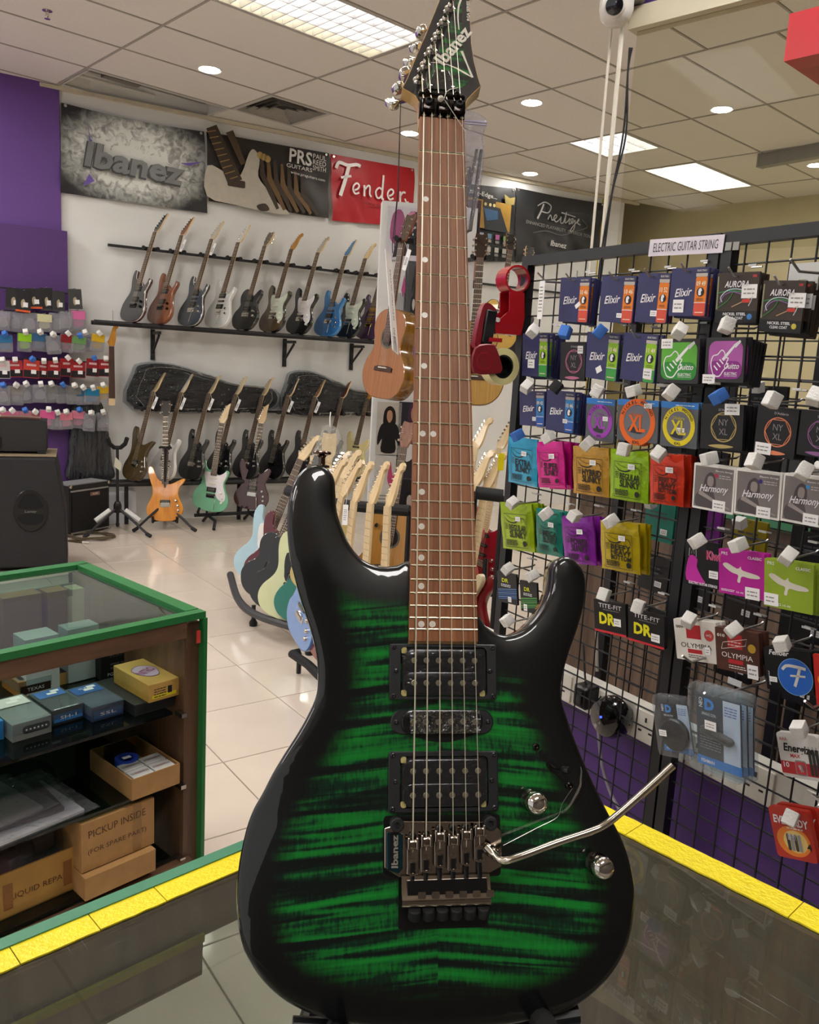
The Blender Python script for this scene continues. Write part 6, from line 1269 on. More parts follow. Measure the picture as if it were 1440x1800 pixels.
def p_harm(c, st):
    def d(m, w, h):
        m.flat(rrect(w * .92, h * .90), E1, C('776f6e', .45)); m.flat(spline([(-w * .4, -h * .43), (-w * .42, -h * .2), (-w * .28, -h * .08), (-w * .12, -h * .02), (w * .02, -h * .1), (w * .08, -h * .44), (-w * .1, -h * .44)], 3), E1 + .0002, C('4c4648', .45))
        m.flat(spline([(-w * .22, -h * .02), (-w * .2, h * .22), (-w * .08, h * .34), (w * .03, h * .26), (w * .04, -h * .0)], 3), E1 + .0003, C('463f42', .45)); m.flat(spline([(-w * .14, h * .06), (-w * .14, h * .22), (-w * .06, h * .26), (w * .0, h * .2), (-w * .02, h * .04)], 3), E1 + .0004, C('8e8280', .45))
        m.ribbon([(-w * .34, -h * .12), (w * .1, -h * .3), (w * .42, -h * .40)], [w * .1, w * .05, w * .03], E1 + .0005, C('948a88', .45)); m.text('Electric Strings', w * .24, h * .38, E2, w=w * .40, h=h * .045, m=PW, bold=.01); m.flat(circ(w * .045, 16, w * .06, h * .28), E2, C(c, .4)); m.rows(w * .13, h * .29, w * .28, 2, h * .05, h * .022, E2, C('b8b0b0', .4), 1)
        m.text('Harmony', w * .02, -h * .03, E3, w=w * .66, h=h * .20, m=PW, rot=math.radians(3), shear=.35, bold=.01); stick(m, *st)
    return d
def p_bird(st):
    def d(m, w, h):
        g = C('cfc9bc', .45); m.flat(spline([(-.40 * w, .17 * h), (-.30 * w, .20 * h), (-.08 * w, .10 * h), (.0, .16 * h), (.04 * w, .08 * h), (.36 * w, .02 * h), (.40 * w, -.05 * h), (.2 * w, -.07 * h), (.02 * w, -.06 * h), (-.02 * w, -.2 * h), (-.08 * w, -.18 * h), (-.06 * w, -.04 * h), (-.2 * w, .0), (-.36 * w, .10 * h)], 3), E1, g)
        m.text('PRS', -w * .36, h * .41, E2, w=w * .14, h=h * .07, m=PW); m.text('CLASSIC', w * .30, h * .38, E2, w=w * .30, h=h * .06, m=PW, bold=.02); m.rows(-w * .44, -h * .4, w * .3, 2, h * .03, h * .014, E2, PW, 2); m.text('10-46', -w * .02, -h * .42, E2, w=w * .16, h=h * .045, m=PW); stick(m, *st)
    return d
def p_tite(st):
    def d(m, w, h):
        m.text('TITE-FIT', w * .02, h * .34, E1, w=w * .72, h=h * .13, m=PW); m.text('DR', -w * .08, -h * .06, E2, w=w * .50, h=h * .36, m=C('d8d21a', .4), bold=.04); m.flat(rrect(w, h * .07, 0, cx=0, cy=-h * .47), E1, C('c02a34', .4)); m.rows(-w * .2, h * .22, w * .5, 1, .01, h * .02, E1, PINT, 2)
        for k in range(5): m.ribbon([(w * (.2 + .06 * k), -h * .3), (w * (.36 + .03 * k), h * .1)], w * .01, E1, C('24343a', .5))
        stick(m, *st)
    return d
def p_neon(c1, c2, st):
    def d(m, w, h):
        m.text('DR', -w * .08, h * .24, E2, w=w * .34, h=h * .13, m=C('c8d01e', .4), bold=.03); m.rows(-w * .3, h * .1, w * .5, 2, h * .05, h * .03, E2, C('c8ccd0', .4), 3)
        for k in range(6): m.ribbon([(-w * .48, -h * (.1 + .06 * k)), (w * .48, h * (.12 - .06 * k) - h * .1)], w * .025, E1, C(c1 if k % 2 else c2, .4))
        stick(m, *st)
    return d
def p_oly(bg, txt, st, hq):
    def d(m, w, h):
        rd = C('a8222a', .4); m.flat(rrect(w * .34, h * .34, 0, cx=-w * .04, cy=h * .22), E1, rd); m.flat(rrect(w * .34, h * .10, 0, cx=-w * .04, cy=-h * .26), E1, rd); m.text('OLYMPIA', w * .0, -h * .12, E2, w=w * .72, h=h * .12, m=txt); m.text('009' if hq else '010', -w * .36, h * .32, E2, w=w * .18, h=h * .07, m=txt, bold=.02)
        if hq: m.flat(circ(w * .11, 20, w * .32, h * .17), E1, C('b84040', .4)); m.text('HQ', w * .32, h * .17, E2, w=w * .12, h=h * .07, m=PW)
        else: m.flat(circ(w * .09, 20, w * .34, h * .12), E1, C('b8922a', .4)); m.ribbon([(-w * .36, -h * .0), (w * .2, h * .16), (w * .24, h * .32), (-w * .32, h * .16), (-w * .36, 0)], w * .012, E2, C('d8c8bc', .4)); m.rows(-w * .2, h * .2, w * .3, 2, h * .07, h * .03, E3, C('d8a8a0', .4), 4)
        m.rows(-w * .2, -h * .36, w * .4, 2, h * .05, h * .02, E2, txt, 3); stick(m, *st)
    return d
def p_fen(st):
    def d(m, w, h):
        m.flat(circ(w * .36, 32, w * .14, -h * .12), E1, C('2a5fb4', .4)); m.ring(w * .36, w * .37, E1 + .0001, C('8ab0dc', .4), 32, w * .14, -h * .12); s_ = C('c9c6be', .4)
        m.ribbon(spline([(-w * .12, h * .02), (-w * .02, h * .12), (w * .2, h * .12), (w * .38, h * .09)], 5, False), w * .06, E2, s_); m.ribbon(spline([(w * .26, h * .11), (w * .2, -h * .1), (w * .12, -h * .34)], 5, False), w * .06, E2, s_); m.ribbon([(w * .04, -h * .1), (w * .36, -h * .08)], w * .04, E2, s_)
        m.text('Fender', -w * .16, h * .40, E2, w=w * .42, h=h * .12, m=PW, shear=.2, bold=.02); m.text('pure nickel', -w * .42, -h * .22, E2, w=h * .32, h=w * .05, m=PW, rot=math.pi / 2); stick(m, *st)
    return d
def p_aurora(dotc, st):
    def d(m, w, h):
        m.text('AURORA', w * .0, h * .27, E3, w=w * .58, h=h * .13, m=PW, shear=.2, bold=.02); m.flat(rrect(w, h * .24, 0, cx=0, cy=-h * .38), E1, C('141416', .4))
        for k, (c_, pts) in enumerate((('3a8a4a', [(-.46, .1), (-.2, .14), (.1, .12), (.3, .06)]), ('8a6aa0', [(-.4, -.1), (-.3, .05), (-.1, .12), (.2, .05)]), ('b8c8d0', [(-.34, -.08), (-.38, .02), (-.2, .16), (.1, .16), (.36, .02), (.3, -.16)]), ('2f7a3a', [(-.44, -.2), (-.2, -.05), (-.1, .1), (-.14, .16)]), ('b09070', [(-.1, -.18), (.2, -.06), (.4, .02)]))): m.ribbon(spline([(x * w, y * h) for x, y in pts], 4, False), w * .02, E2 + k * .0001, C(c_, .3))
        m.text('NICKEL STEEL', -w * .02, -h * .32, E3, w=w * .55, h=h * .055, m=PW, bold=.02); m.text('CLEAR COAT', -w * .02, -h * .40, E3, w=w * .42, h=h * .055, m=PW, bold=.02); m.flat(circ(w * .06, 16, w * .34, -h * .37), E2, C(dotc, .4)); m.flat(rrect(w * .2, h * .07, .003, 2, w * .24, -h * .06), E2 + .0006, C('c83a30', .4)); m.flat(rrect(w * .1, h * .05, 0, cx=w * .4, cy=h * .42), E2, C('a83a3a', .4)); m.flat(rrect(w * .035, h * .66, 0, cx=-w * .47, cy=h * .1), E1 + .0001, C('8a8a6a', .4)); stick(m, *st)
    return d
def p_kiwi(st):
    def d(m, w, h):
        m.flat(spline([(-w * .46, -h * .40), (-w * .40, h * .08), (-w * .26, h * .17), (-w * .12, h * .08), (-w * .14, -h * .08), (w * .02, -h * .3), (w * .1, -h * .42)], 3), E1, C('b8289a', .4)); m.text('Kiwi', w * .36, h * .22, E2, w=w * .42, h=h * .2, m=C('e08ab8', .4), bold=.06); m.text('Kiwi', w * .36, h * .22, E3, w=w * .41, h=h * .19, m=C('c02a50', .4), bold=.0)
        m.ribbon([(-w * .38, h * .14), (-w * .36, h * .32), (-w * .3, h * .2), (-w * .26, h * .34), (-w * .22, h * .2), (-w * .16, h * .30), (-w * .16, h * .14)], w * .01, E1, PW); m.text('ELECTRIC GUITAR STRINGS', w * .05, -h * .44, E2, w=w * .86, h=h * .06, m=PW, bold=.02); stick(m, *st)
    return d
def K(x, y, wd, ht, rot=0): return (x, y, wd, ht, 1, rot)
NAVY = '33345f'
OR = ('e07a1c', 'd4503a'); GRN = ('8fbf24', '3f9a44'); BLU = ('3a86c8', '2a5aa8')
pack((987, 488), (1039, 487), (977, 565), 'navy and orange string pack next to the panel post', p_elixir(*OR, '10 46', K(.015, -.012, .018, .010, .6)), NAVY, behind=3)
pack((1058, 485), (1118, 485), (1049, 565), 'navy and orange string pack second along the top row', p_elixir(*OR, '10 46', K(.012, -.035, .016, .010)), NAVY, behind=1)
pack((1125, 480), (1182, 480), (1110, 565), 'navy and orange string pack third along the top row', p_elixir(*OR, '10 52', K(.008, -.032, .018, .012)), NAVY, behind=1)
pack((1184, 472), (1250, 469), (1169, 555), 'navy and orange string pack under the white strip sign', p_elixir(*OR, '09 49', K(-.022, -.028, .028, .026)), NAVY, behind=3)
pack((1263, 480), (1337, 477), (1250, 567), 'brown string pouch printed with coloured strings and a blue dot', p_aurora('3a7ac0', K(.028, .012, .034, .026)), '3a2f28', behind=2, droop=6)
pack((1345, 493), (1420, 493), (1326, 582), 'brown string pouch printed with coloured strings and a yellow dot', p_aurora('c0b040', K(.030, .012, .034, .026)), '3a2f28', behind=4, gap=.014, droop=6)
pack((922, 586), (967, 586), (911, 660), 'navy and lime string pack beside the panel post', p_elixir(*GRN, '09 42', K(-.012, -.022, .026, .022)), NAVY, behind=4, gap=.012, foam=(937, 582))
pack((988, 601), (1032, 601), (979, 668), 'black string box with thin pink ring', p_nyxl('b86a8a', K(.026, .028, .018, .018)), '17151a', foam=(994, 584), fcol='b')
pack((1033, 583), (1091, 588), (1022, 663), 'navy and lime string pack with tilted sticker', p_elixir(*GRN, '10 46', K(-.004, -.03, .018, .014, .5)), NAVY, behind=1, foam=(1055, 583), fcol='b')
pack((1097, 584), (1158, 589), (1086, 666), 'navy and lime string pack beside the green guitar card', p_elixir(*GRN, '11 49', K(.030, -.032, .024, .022)), NAVY, behind=1)
pack((1161, 596), (1234, 595), (1149, 672), 'charcoal card with green square and white guitar drawing', p_guitto('5fae3a', '2f8a34', K(-.03, .036, .030, .020)), '2c2a2e', behind=3, gap=.010, foam=(1195, 582))
pack((1248, 594), (1318, 593), (1229, 670), 'charcoal card with purple square and white guitar drawing', p_guitto('b05aa8', '8a2a84', K(-.034, -.038, .030, .018)), '2c2a2e', behind=5, gap=.012, foam=(1278, 572))
pack((915, 687), (959, 688), (909, 747), 'navy and blue string pack beside the panel post', p_elixir(*BLU, '09 42', K(.01, -.026, .014, .010)), NAVY, foam=(926, 680))
pack((962, 685), (1012, 690), (955, 755), 'navy and blue string pack under the black foam cap', p_elixir(*BLU, '10 46', K(.02, -.022, .016, .010)), NAVY, behind=4, gap=.011, foam=(978, 680), fcol='k')
SMOKE = '55585e'
pack((1033, 699), (1083, 703), (1024, 772), 'clear string pouch with purple ring emblem', p_xl('9a3ab0', K(.018, .004, .016, .010)), SMOKE, foam=(1050, 688), rough=.2)
pack((1084, 701), (1156, 705), (1083, 773), 'clear string pouch with orange ring emblem', p_xl('e0641c', K(.03, .034, .022, .010)), SMOKE, behind=2, foam=(1114, 687), rough=.2)
pack((1162, 705), (1227, 709), (1158, 783), 'clear string pouch with yellow ring emblem', p_xl('d8c420', K(.006, -.012, .020, .012)), SMOKE, behind=1, foam=(1180, 690), rough=.2)
pack((1229, 710), (1303, 712), (1232, 788), 'black string box with thin gold ring', p_nyxl('b09a60', K(.024, .036, .034, .022)), '17151a', th=.008, behind=4, gap=.012, foam=(1264, 697), fcol='b')
pack((1332, 712), (1404, 720), (1322, 797), 'black string box with orange ring', p_nyxl('d8805a', K(-.022, -.034, .034, .022)), '17151a', th=.008, behind=2, gap=.013, foam=(1358, 703))
pack((1405, 719), (1478, 727), (1401, 799), 'black string box with mauve ring at the picture edge', p_nyxl('8a5a8a', K(.024, .03, .02, .02)), '17151a', th=.008, foam=(1434, 697))
POU = dict(droop=5, th=.010, cat='string pack')
for tl, tr, bl, lab, col, words, fo, fcol, bh in (
 ((896, 768), (948, 775), (881, 846), 'light blue foil string pouch', '2a9cc4', ('EXTRA', 'SLINKY'), (910, 765), 'b', 0),
 ((948, 779), (996, 778), (931, 855), 'hot pink foil string pouch', 'd41a8c', ('SUPER', 'SLINKY'), (964, 769), 'w', 3),
 ((1006, 784), (1070, 789), (999, 867), 'gold foil string pouch', 'b98a2c', ('HYBRID', 'SLINKY'), (1033, 780), 'w', 1),
 ((1072, 789), (1140, 796), (1063, 876), 'lime foil string pouch in the upper foil row', '8fb814', ('REGULAR', 'SLINKY'), (1097, 790), 'w', 2),
 ((1142, 796), (1202, 801), (1133, 884), 'red orange foil string pouch', 'd0371c', ('SKINNY TOP', 'HEAVY', 'BOTTOM'), (1158, 798), 'w', 3),
 ((884, 885), (941, 889), (869, 962), 'yellow green foil string pouch in the lower foil row', '94b010', ('REGULAR', 'SLINKY'), (901, 884), 'w', 3),
 ((944, 894), (991, 902), (932, 970), 'teal foil string pouch', '127a6a', ('MEGA', 'SLINKY'), (960, 903), 'w', 1),
 ((986, 907), (1042, 909), (983, 990), 'purple foil string pouch', '84209a', ('POWER', 'SLINKY'), (1010, 907), 'w', 2),
 ((1053, 915), (1121, 923), (1050, 1000), 'yellow foil string pouch', 'b09a10', ('BEEFY', 'HEAVY', 'BOTTOM'), (1074, 916), 'w', 2)):
    pack(tl, tr, bl, lab, p_ernie(words, K(.012, .022, .020, .012)), col, foam=fo, fcol=fcol, behind=bh, gap=.014, body=b_pouch(col), **POU)
for tl, tr, bl, lab, c, fo in (((1221, 813), (1294, 823), (1213, 892), 'grey photo string box with a red dot', 'a8324a', (1247, 806)), ((1296, 823), (1377, 833), (1285, 902), 'grey photo string box with a violet dot', '3a2a7a', (1327, 811)), ((1379, 831), (1459, 842), (1368, 915), 'grey photo string box with a blue dot', '3a86c0', (1414, 828))):
    pack(tl, tr, bl, lab, p_harm(c, K(.016, -.034, .030, .022)), 'dedad6', th=.008, foam=fo, behind=1)
pack((1209, 948), (1268, 957), (1197, 1025), 'black string pack with a round pink shape', p_kiwi(K(.030, -.018, .022, .016)), '141318', foam=(1226, 951))
pack((1269, 965), (1350, 976), (1255, 1040), 'magenta string pack with a pale bird', p_bird(K(.026, -.036, .032, .024)), 'ae1c8e', behind=1, foam=(1298, 958))
pack((1348, 981), (1435, 994), (1336, 1064), 'lime green string pack with a pale bird', p_bird(K(-.034, -.032, .030, .024)), '8ca42c', behind=3, foam=(1386, 978))
pack((876, 1004), (910, 1011), (871, 1056), 'black string pack with blue neon strings', p_neon('3a6ab0', '5a8ac8', K(.01, -.03, .014, .014)), '15161a', foam=(893, 1000))
pack((916, 1020), (946, 1026), (911, 1073), 'black string pack with green neon strings', p_neon('3aa04a', '70c860', K(-.014, -.03, .014, .018)), '15161a', foam=(936, 1012))
pack((1049, 1054), (1105, 1065), (1038, 1106), 'outer black string box with yellow letters and red edge', p_tite(K(.024, -.008, .022, .018)), '141316', foam=(1062, 1045), th=.01)
pack((1108, 1070), (1172, 1086), (1098, 1123), 'inner black string box with yellow letters and red edge', p_tite(K(.028, -.016, .024, .018)), '141316', foam=(1122, 1066), th=.01)
pack((1188, 1088), (1263, 1096), (1183, 1157), 'white and red string box', p_oly('d6d0c8', C('3a3634', .4), K(.028, -.018, .012, .016), True), 'cfcac2', foam=(1211, 1090), th=.012, behind=1)
pack((1261, 1102), (1338, 1115), (1253, 1174), 'brown and red string box', p_oly('4a2a22', C('e0d8d0', .4), K(.034, -.036, .024, .028), False), '4a2a22', foam=(1290, 1107), th=.012, behind=1)
pack((1348, 1138), (1431, 1148), (1340, 1210), 'black string box with blue disc and silver letter', p_fen(K(-.032, -.02, .016, .010)), '121214', foam=(1375, 1132), th=.01, behind=1)
pack((1434, 1150), (1490, 1158), (1427, 1238), 'red battery card at the picture edge', lambda m, w, h: m.flat(circ(w * .2, 12, -w * .2, 0), E1, C('e0902a', .4)), 'b8261c', hang=False, cat='battery pack', name='battery_card')
def p_energ(m, w, h):
    m.flat(rrect(w, h * .28, 0, cx=0, cy=-h * .28), E1, C('c02a34', .4)); m.text('Energizer', w * .06, h * .14, E2, w=w * .84, h=h * .24, m=INK, rot=math.radians(-2), shear=.1, bold=.03); m.text('MAX', -w * .1, h * .0, E2, w=w * .24, h=h * .08, m=C('c02a34', .4), bold=.03); m.text('AAA', -w * .34, h * .36, E2, w=w * .2, h=h * .08, m=C('c05050', .4)); m.text('10', -w * .36, -h * .22, E2, w=w * .14, h=h * .12, m=PW, bold=.02); m.flat(rrect(w * .28, h * .34, .004, 2, .0, -h * .26), E2, C('8a8a8c', .4)); m.flat(rrect(w * .24, h * .28, .003, 2, .0, -h * .26), E3, C('c83a40', .4)); stick(m, .002, -h * .26, w * .14, h * .16, 1, .3)
    for k in range(3): m.flat(rrect(w * .07, h * .6, .004, 2, w * (.26 + .09 * k), -h * .1), E3, C('2a2a2c', .3)); m.flat(rrect(w * .03, h * .06, 0, cx=w * (.26 + .09 * k), cy=h * .22), E3, C('a8a8a8', .3))
pack((1377, 1290), (1450, 1299), (1361, 1360), 'white battery card with black lettering', p_energ, 'dcd8d4', foam=(1405, 1282), th=.012, cat='battery pack', name='battery_card', r=.006, group='battery cards on the wire panel')
def p_ever(m, w, h):
    m.flat(circ(w * .42, 24, 0, -h * .14, h * .30), E1, C('e8842a', .4)); m.flat(circ(w * .30, 20, w * .05, -h * .14, h * .22), E1 + .0002, C('e8c87a', .4)); m.text('EVEREADY', w * .02, h * .25, E2, w=w * .86, h=h * .16, m=PW, rot=math.radians(-3), bold=.03); m.text('4', w * .38, -h * .2, E3, h=h * .14, m=INK, bold=.03); m.rows(-w * .1, h * .12, w * .4, 1, .01, h * .025, E3, PW, 4)
    for k in range(4): m.flat(rrect(w * .075, h * .34, .003, 2, -w * .12 + w * .095 * k, -h * .16), E3, C(('2c2e30', '8a8c90')[k % 2], .3))
    stick(m, -w * .02, -h * .06, w * .22, h * .12)
pack((1364, 1421), (1435, 1433), (1350, 1500), 'red and orange battery card low on the wire panel', p_ever, 'b92c1e', foam=(1390, 1438), th=.012, behind=1, gap=.012, cat='battery pack', name='battery_card', r=.006, group='battery cards on the wire panel')
# clear clamshell pickups
shell = glass('clamshell', 'eaf2f6', .04, .05, .25, 30.0, 1.5)
def clam(tl, tr, bl, label, off, coil, n=0):
    (b0, z0), (b1, z1), (b2, z2) = ongrid(*tl, off), ongrid(*tr, off), ongrid(*bl, off); w_ = math.hypot(b0 - b1, z1 - z0); h_ = math.hypot(b2 - b0, z0 - z2); roll = math.degrees(math.atan2(z1 - z0, b0 - b1)); cx, cz = (b1 + b2) / 2, (z1 + z2) / 2
    t = thing('clamshell_pack', label, 'accessory pack', gridM(cx, cz, off) @ R3(roll, 'Z') @ R3(3, 'X'), 'clear clamshell packs')
    m_ = MB(); m_.prism(rrect(w_ * .86, h_ * .80, .004, 3, 0, -h_ * .04), -.004, -.002, C('3a4048' if n else '15161a', .4)); m_.flat(rrect(w_ * .32, h_ * .70, 0, cx=w_ * .25, cy=.0), -.0015, C('c4ccdc', .4)); m_.flat(rrect(w_ * .86, h_ * .10, 0, cx=0, cy=-h_ * .39), -.0013, C('2a7ac8', .4))
    m_.text('NEO', -w_ * .34, h_ * .27, -.001, w=h_ * .11, h=w_ * .07, m=PW, rot=math.pi / 2, bold=.02); m_.text('D', -w_ * .17, h_ * .26, -.001, w=w_ * .19, h=h_ * .13, m=C('3a8ad8', .4), bold=.06); m_.text('SINGLE COIL' if coil else 'NEO-BUSTER', -w_ * .18, h_ * .15, -.001, w=w_ * .28, h=h_ * .03, m=PW); m_.text('FISHMAN', -w_ * .22, -h_ * .39, -.0008, w=w_ * .26, h=h_ * .04, m=PW, bold=.02); m_.rows(-w_ * .36, -h_ * .12, w_ * .4, 5, h_ * .03, h_ * .012, -.0011, PINT, 3); m_.rows(w_ * .12, h_ * .28, w_ * .24, 4, h_ * .03, h_ * .012, -.0011, C('5a6ab0', .4), 6)
    m_.build('insert_card', None, t, smooth=0)
    m_ = MB()
    if coil: m_.T = T3(-.0, -h_ * .05, 0) @ R3(-12, 'Z'); m_.prism(rrect(w_ * .62, h_ * .09, h_ * .045, 6), 0, .012, bev=.004, steps=2)
    else: m_.prism(circ(w_ * .40, 28, 0, -h_ * .14), 0, .010, bev=.003); 
    m_.build('pickup', mt('pickup_grey_brown', '4a4644', .35) if coil else PLASTIC, t)
    m_ = MB(); stick(m_, -w_ * .02 if coil else -w_ * .22, h_ * .08 if coil else -h_ * .1, w_ * .22, h_ * .10); m_.build('price_sticker', None, t, T3(0, 0, .018), smooth=0)
    m_ = MB(); m_.prism(rrect(w_, h_, .012, 4), -.008, .016, bev=.006, bb=.003, steps=2); m_.build('clear_shell', shell, t)
clam((1166, 1221), (1226, 1229), (1151, 1320), 'clear pack with a round black pickup part touching the chrome arm end', .10, False)
clam((1241, 1204), (1336, 1229), (1196, 1335), 'clear pack with a long grey pickup in front of its twins', .17, True, 1)
clam((1258, 1206), (1345, 1229), (1215, 1338), 'clear pack with a grey pickup, second in the clamshell stack', .13, True, 1)
clam((1270, 1208), (1352, 1231), (1232, 1340), 'clear pack with a grey pickup, rear of the clamshell stack', .09, True, 1)
b_, z_ = ongrid(1290, 1213, .1); t = thing('display_hook', 'zinc hook with flat ticket holding the clear clamshell packs', 'hook', gridM(b_, z_, 0), 'wire display hooks'); m_ = MB(); m_.tube([(0, .004, -.004), (0, 0, .004), (0, -.004, .17), (0, .01, .19)], .003, 6); m_.build('rod', hook_m, t); MB().box((0, .016, .10), (.03, .012, .002)).build('ticket_clip', C('b8b8b8', .4), t)
for hx, hy, lab in ((1210, 1160, 'bare zinc hook under the white string box'), (1425, 1240, 'bare zinc hook above the white battery card'), (955, 490, 'bare hook with a paper ticket near the panel post'), (897, 1090, 'hook with white foam cap low beside the green guitar horn'), (1400, 470, 'zinc hook with a white bracket at the top of the panel')):
    b_, z_ = ongrid(hx, hy, .11); t = thing('display_hook', lab, 'hook', gridM(b_, z_, 0), 'wire display hooks'); m_ = MB(); m_.tube([(0, .03, .002), (0, 0, .004), (0, -.006, .10), (0, .012, .13)], .0026, 6); m_.build('rod', hook_m, t)
    if 'foam' in lab: m_ = MB(); m_.T = T3(0, 0, .12) @ R3(30, 'X') @ R3(25, 'Z'); m_.prism(rrect(.026, .026, .002, 2), -.014, .014, bev=.002, bb=.002); m_.build('foam_cap', foam_c['w'], t)
    if 'ticket' in lab: m_ = MB(); m_.prism(rrect(.018, .09, .002, 2, 0, -.05), 0, .002, STICK); m_.rows(-.006, -.02, .012, 8, .008, .003, .0024, PINT, 5); m_.build('ticket_clip', None, t, T3(0, 0, .11))
    if 'bracket' in lab: m_ = MB(); m_.prism([(-.03, .02), (.03, .02), (.03, -.03), (.012, -.03), (.008, -.01), (-.008, -.01), (-.012, -.03), (-.03, -.03)], 0, .004, C('c4c4c2', .4)); m_.build('ticket_clip', None, t, T3(-.04, 0, .02))
o = MB().box((0, 0, -.01), (.66, .62, .02)).build('dark_backdrop', mt('charcoal_board', '1e1d20', .6, var=.15), None, gridM(.76, 1.27, -.46)); tag(o, 'charcoal board added as dark backdrop behind the rear wire panel', 'board'); m_ = MB(); m_.box((0, -.48, -.01), (.03, .5, .018)); m_.build('board_leg', BLACK, o)  # added board, a dark backdrop in place of black stock behind the wires
# dark packs hung on the rear panel
RB = random.Random(11); dk = ('17171b', '222227', '1c1a20', '0f1012', '2a2224', '26262c')
WHR = ('top', 'second', 'third', 'fourth', 'fifth', 'lowest')
for j, zz in enumerate((1.60, 1.45, 1.28, 1.12, .97, .82)):
    for i, bb in enumerate((1.50, 1.36, 1.22, 1.04, .90, .76, .62)):
        if j == 0 and i < 5: continue
        cpk = dk[RB.randrange(6)] if not (j == 3 and i in (0, 1)) else ('127a6a', '6a1a7a')[i]
        if j == 3 and i == 2: cpk = '8a7a10'
        cn = 'teal' if cpk == '127a6a' else ('purple' if cpk == '6a1a7a' else ('mustard' if cpk == '8a7a10' else 'black'))
        t = thing('string_pack', '%s back-hung packet on the rear wire panel, %s row, place %s from the post' % (cn, WHR[j], ('one', 'two', 'three', 'four', 'five', 'six', 'seven')[i]), 'string pack', gridM(bb, zz, -.33) @ R3(RB.uniform(-3, 3), 'Z'), 'dark packets on the rear wire panel')
        w_, h_ = RB.uniform(.09, .11), RB.uniform(.10, .12); m_ = MB(); m_.prism(rrect(w_, h_, .003), -.004, .006, C(cpk, .35)); m_.build('packet', None, t); m_ = MB(); m_.rows(-w_ * .3, h_ * .2, w_ * .6, 2, .014, .005, .0065, C('4a4a50', .4), i + j); stick(m_, w_ * .2, -h_ * .25, .024, .016); m_.build('print', None, t, T3(0, 0, .0064), smooth=0)
        MB().cyl((0, h_ * .45, -.03), (0, h_ * .45, .05), .002, n=5).build('hook_rod', hook_m, t)
        if (i + j) % 2: m_ = MB(); m_.T = T3(0, h_ * .45, .05) @ R3(RB.uniform(10, 70), 'X'); m_.prism(rrect(.025, .025), -.013, .013, bev=.002); m_.build('foam_cap', foam_c['w'], t)
# red tape dispensers on the panel post
RED = mt('dispenser_red', 'a3141e', .25, coat=.4, var=.05); DRED = mt('dispenser_dark_red', '7a1620', .35)
def dispenser_upper():
    b_, z_ = ongrid(896, 500, .05); t = thing('tape_dispenser', 'empty red tape dispenser hung on the top of the panel post', 'tape dispenser', frame(dpt(893, 521, 2.2), (.94, .34, 0), Z3, (.34, -.94, 0)) @ Matrix.Diagonal((.86, .86, .86, 1)))
    m_ = MB(); n = 20; R1, R2 = .042, .036; 
    a = circ(R1, n, .012, .05); b = circ(R2, n, .012, .05)
    vs = [(p[0], p[1], z) for p in a for z in (-.035, .035)] + [(p[0], p[1], z) for p in b for z in (-.035, .035)]
    fs = []
    for i in range(n):
        j = (i + 1) % n; fs += [(2 * i, 2 * j, 2 * j + 1, 2 * i + 1), (2 * n + 2 * j, 2 * n + 2 * i, 2 * n + 2 * i + 1, 2 * n + 2 * j + 1), (2 * i + 1, 2 * j + 1, 2 * n + 2 * j + 1, 2 * n + 2 * i + 1), (2 * j, 2 * i, 2 * n + 2 * i, 2 * n + 2 * j)]
    m_.add(vs, fs); m_.build('reel_ring', RED, t)
    m_ = MB(); m_.prism([(-.012, .012), (.038, .012), (.045, -.06), (.038, -.115), (-.05, -.115), (-.052, -.085), (-.008, -.045)], -.036, -.031); m_.prism([(-.012, .012), (.038, .012), (.045, -.06), (.038, -.115), (-.05, -.115), (-.052, -.085), (-.008, -.045)], .031, .036); m_.box((.036, -.05, 0), (.006, .12, .064)); m_.box((-.005, -.113, 0), (.088, .005, .064)); m_.build('frame', RED, t)
    m_ = MB(); m_.box((-.052, -.1, 0), (.006, .035, .07)); m_.build('cutter_plate', PLASTIC, t)
    for z in (-.03, .03): MB().lathe([(.007, -.008), (.007, .008)], 12).build('roller', C('d8d4d0', .4), t, T3(-.045, -.075, z))
dispenser_upper()
t = thing('tape_dispenser', 'red tape dispenser loaded with a cream roll below the empty one', 'tape dispenser', frame(dpt(852, 631, 2.15), (.9, .43, 0), Z3, (.43, -.9, 0)) @ Matrix.Diagonal((.85, .85, .85, 1)))
m_ = MB(); o = [(-.055, .03), (.0, .045), (.022, .03), (.045, -.02), (.045, -.032), (.03, -.042), (-.055, -.042)]
m_.prism(spline(o, 3), .03, .036, bev=.003); m_.prism(spline(o, 3), -.036, -.03, bev=.0); m_.box((-.01, .04, 0), (.05, .006, .066)); m_.build('frame', DRED, t)
MB().ring(.024, .0265, .0365, RED, 24, -.022, -.008).build('hub_emboss', None, t)
MB().box((.02, .058, 0), (.045, .012, .05)).build('cutter_plate', RED, t)
m_ = MB(); m_.T = T3(-.0, .095, .0) @ R3(-6, 'Z'); m_.prism(rrect(.036, .10, .005, 3), -.02, .02, bev=.003); m_.build('handle', PLASTIC, t)
m_ = MB(); m_.T = T3(-.018, .10, .0) @ R3(-6, 'Z'); m_.prism(spline([(-.02, -.06), (-.015, .04), (.0, .066), (.03, .056), (.034, .044), (0, .03), (.0, -.06)], 3), -.012, .012); m_.build('handle_back', DRED, t)
m_ = MB(); a = circ(.056, 32, 0, 0); b = circ(.036, 32, 0, 0); n = 32; vs = [(p[0], p[1], z) for z in (-.024, .024) for p in a] + [(p[0], p[1], z) for z in (-.024, .024) for p in b]
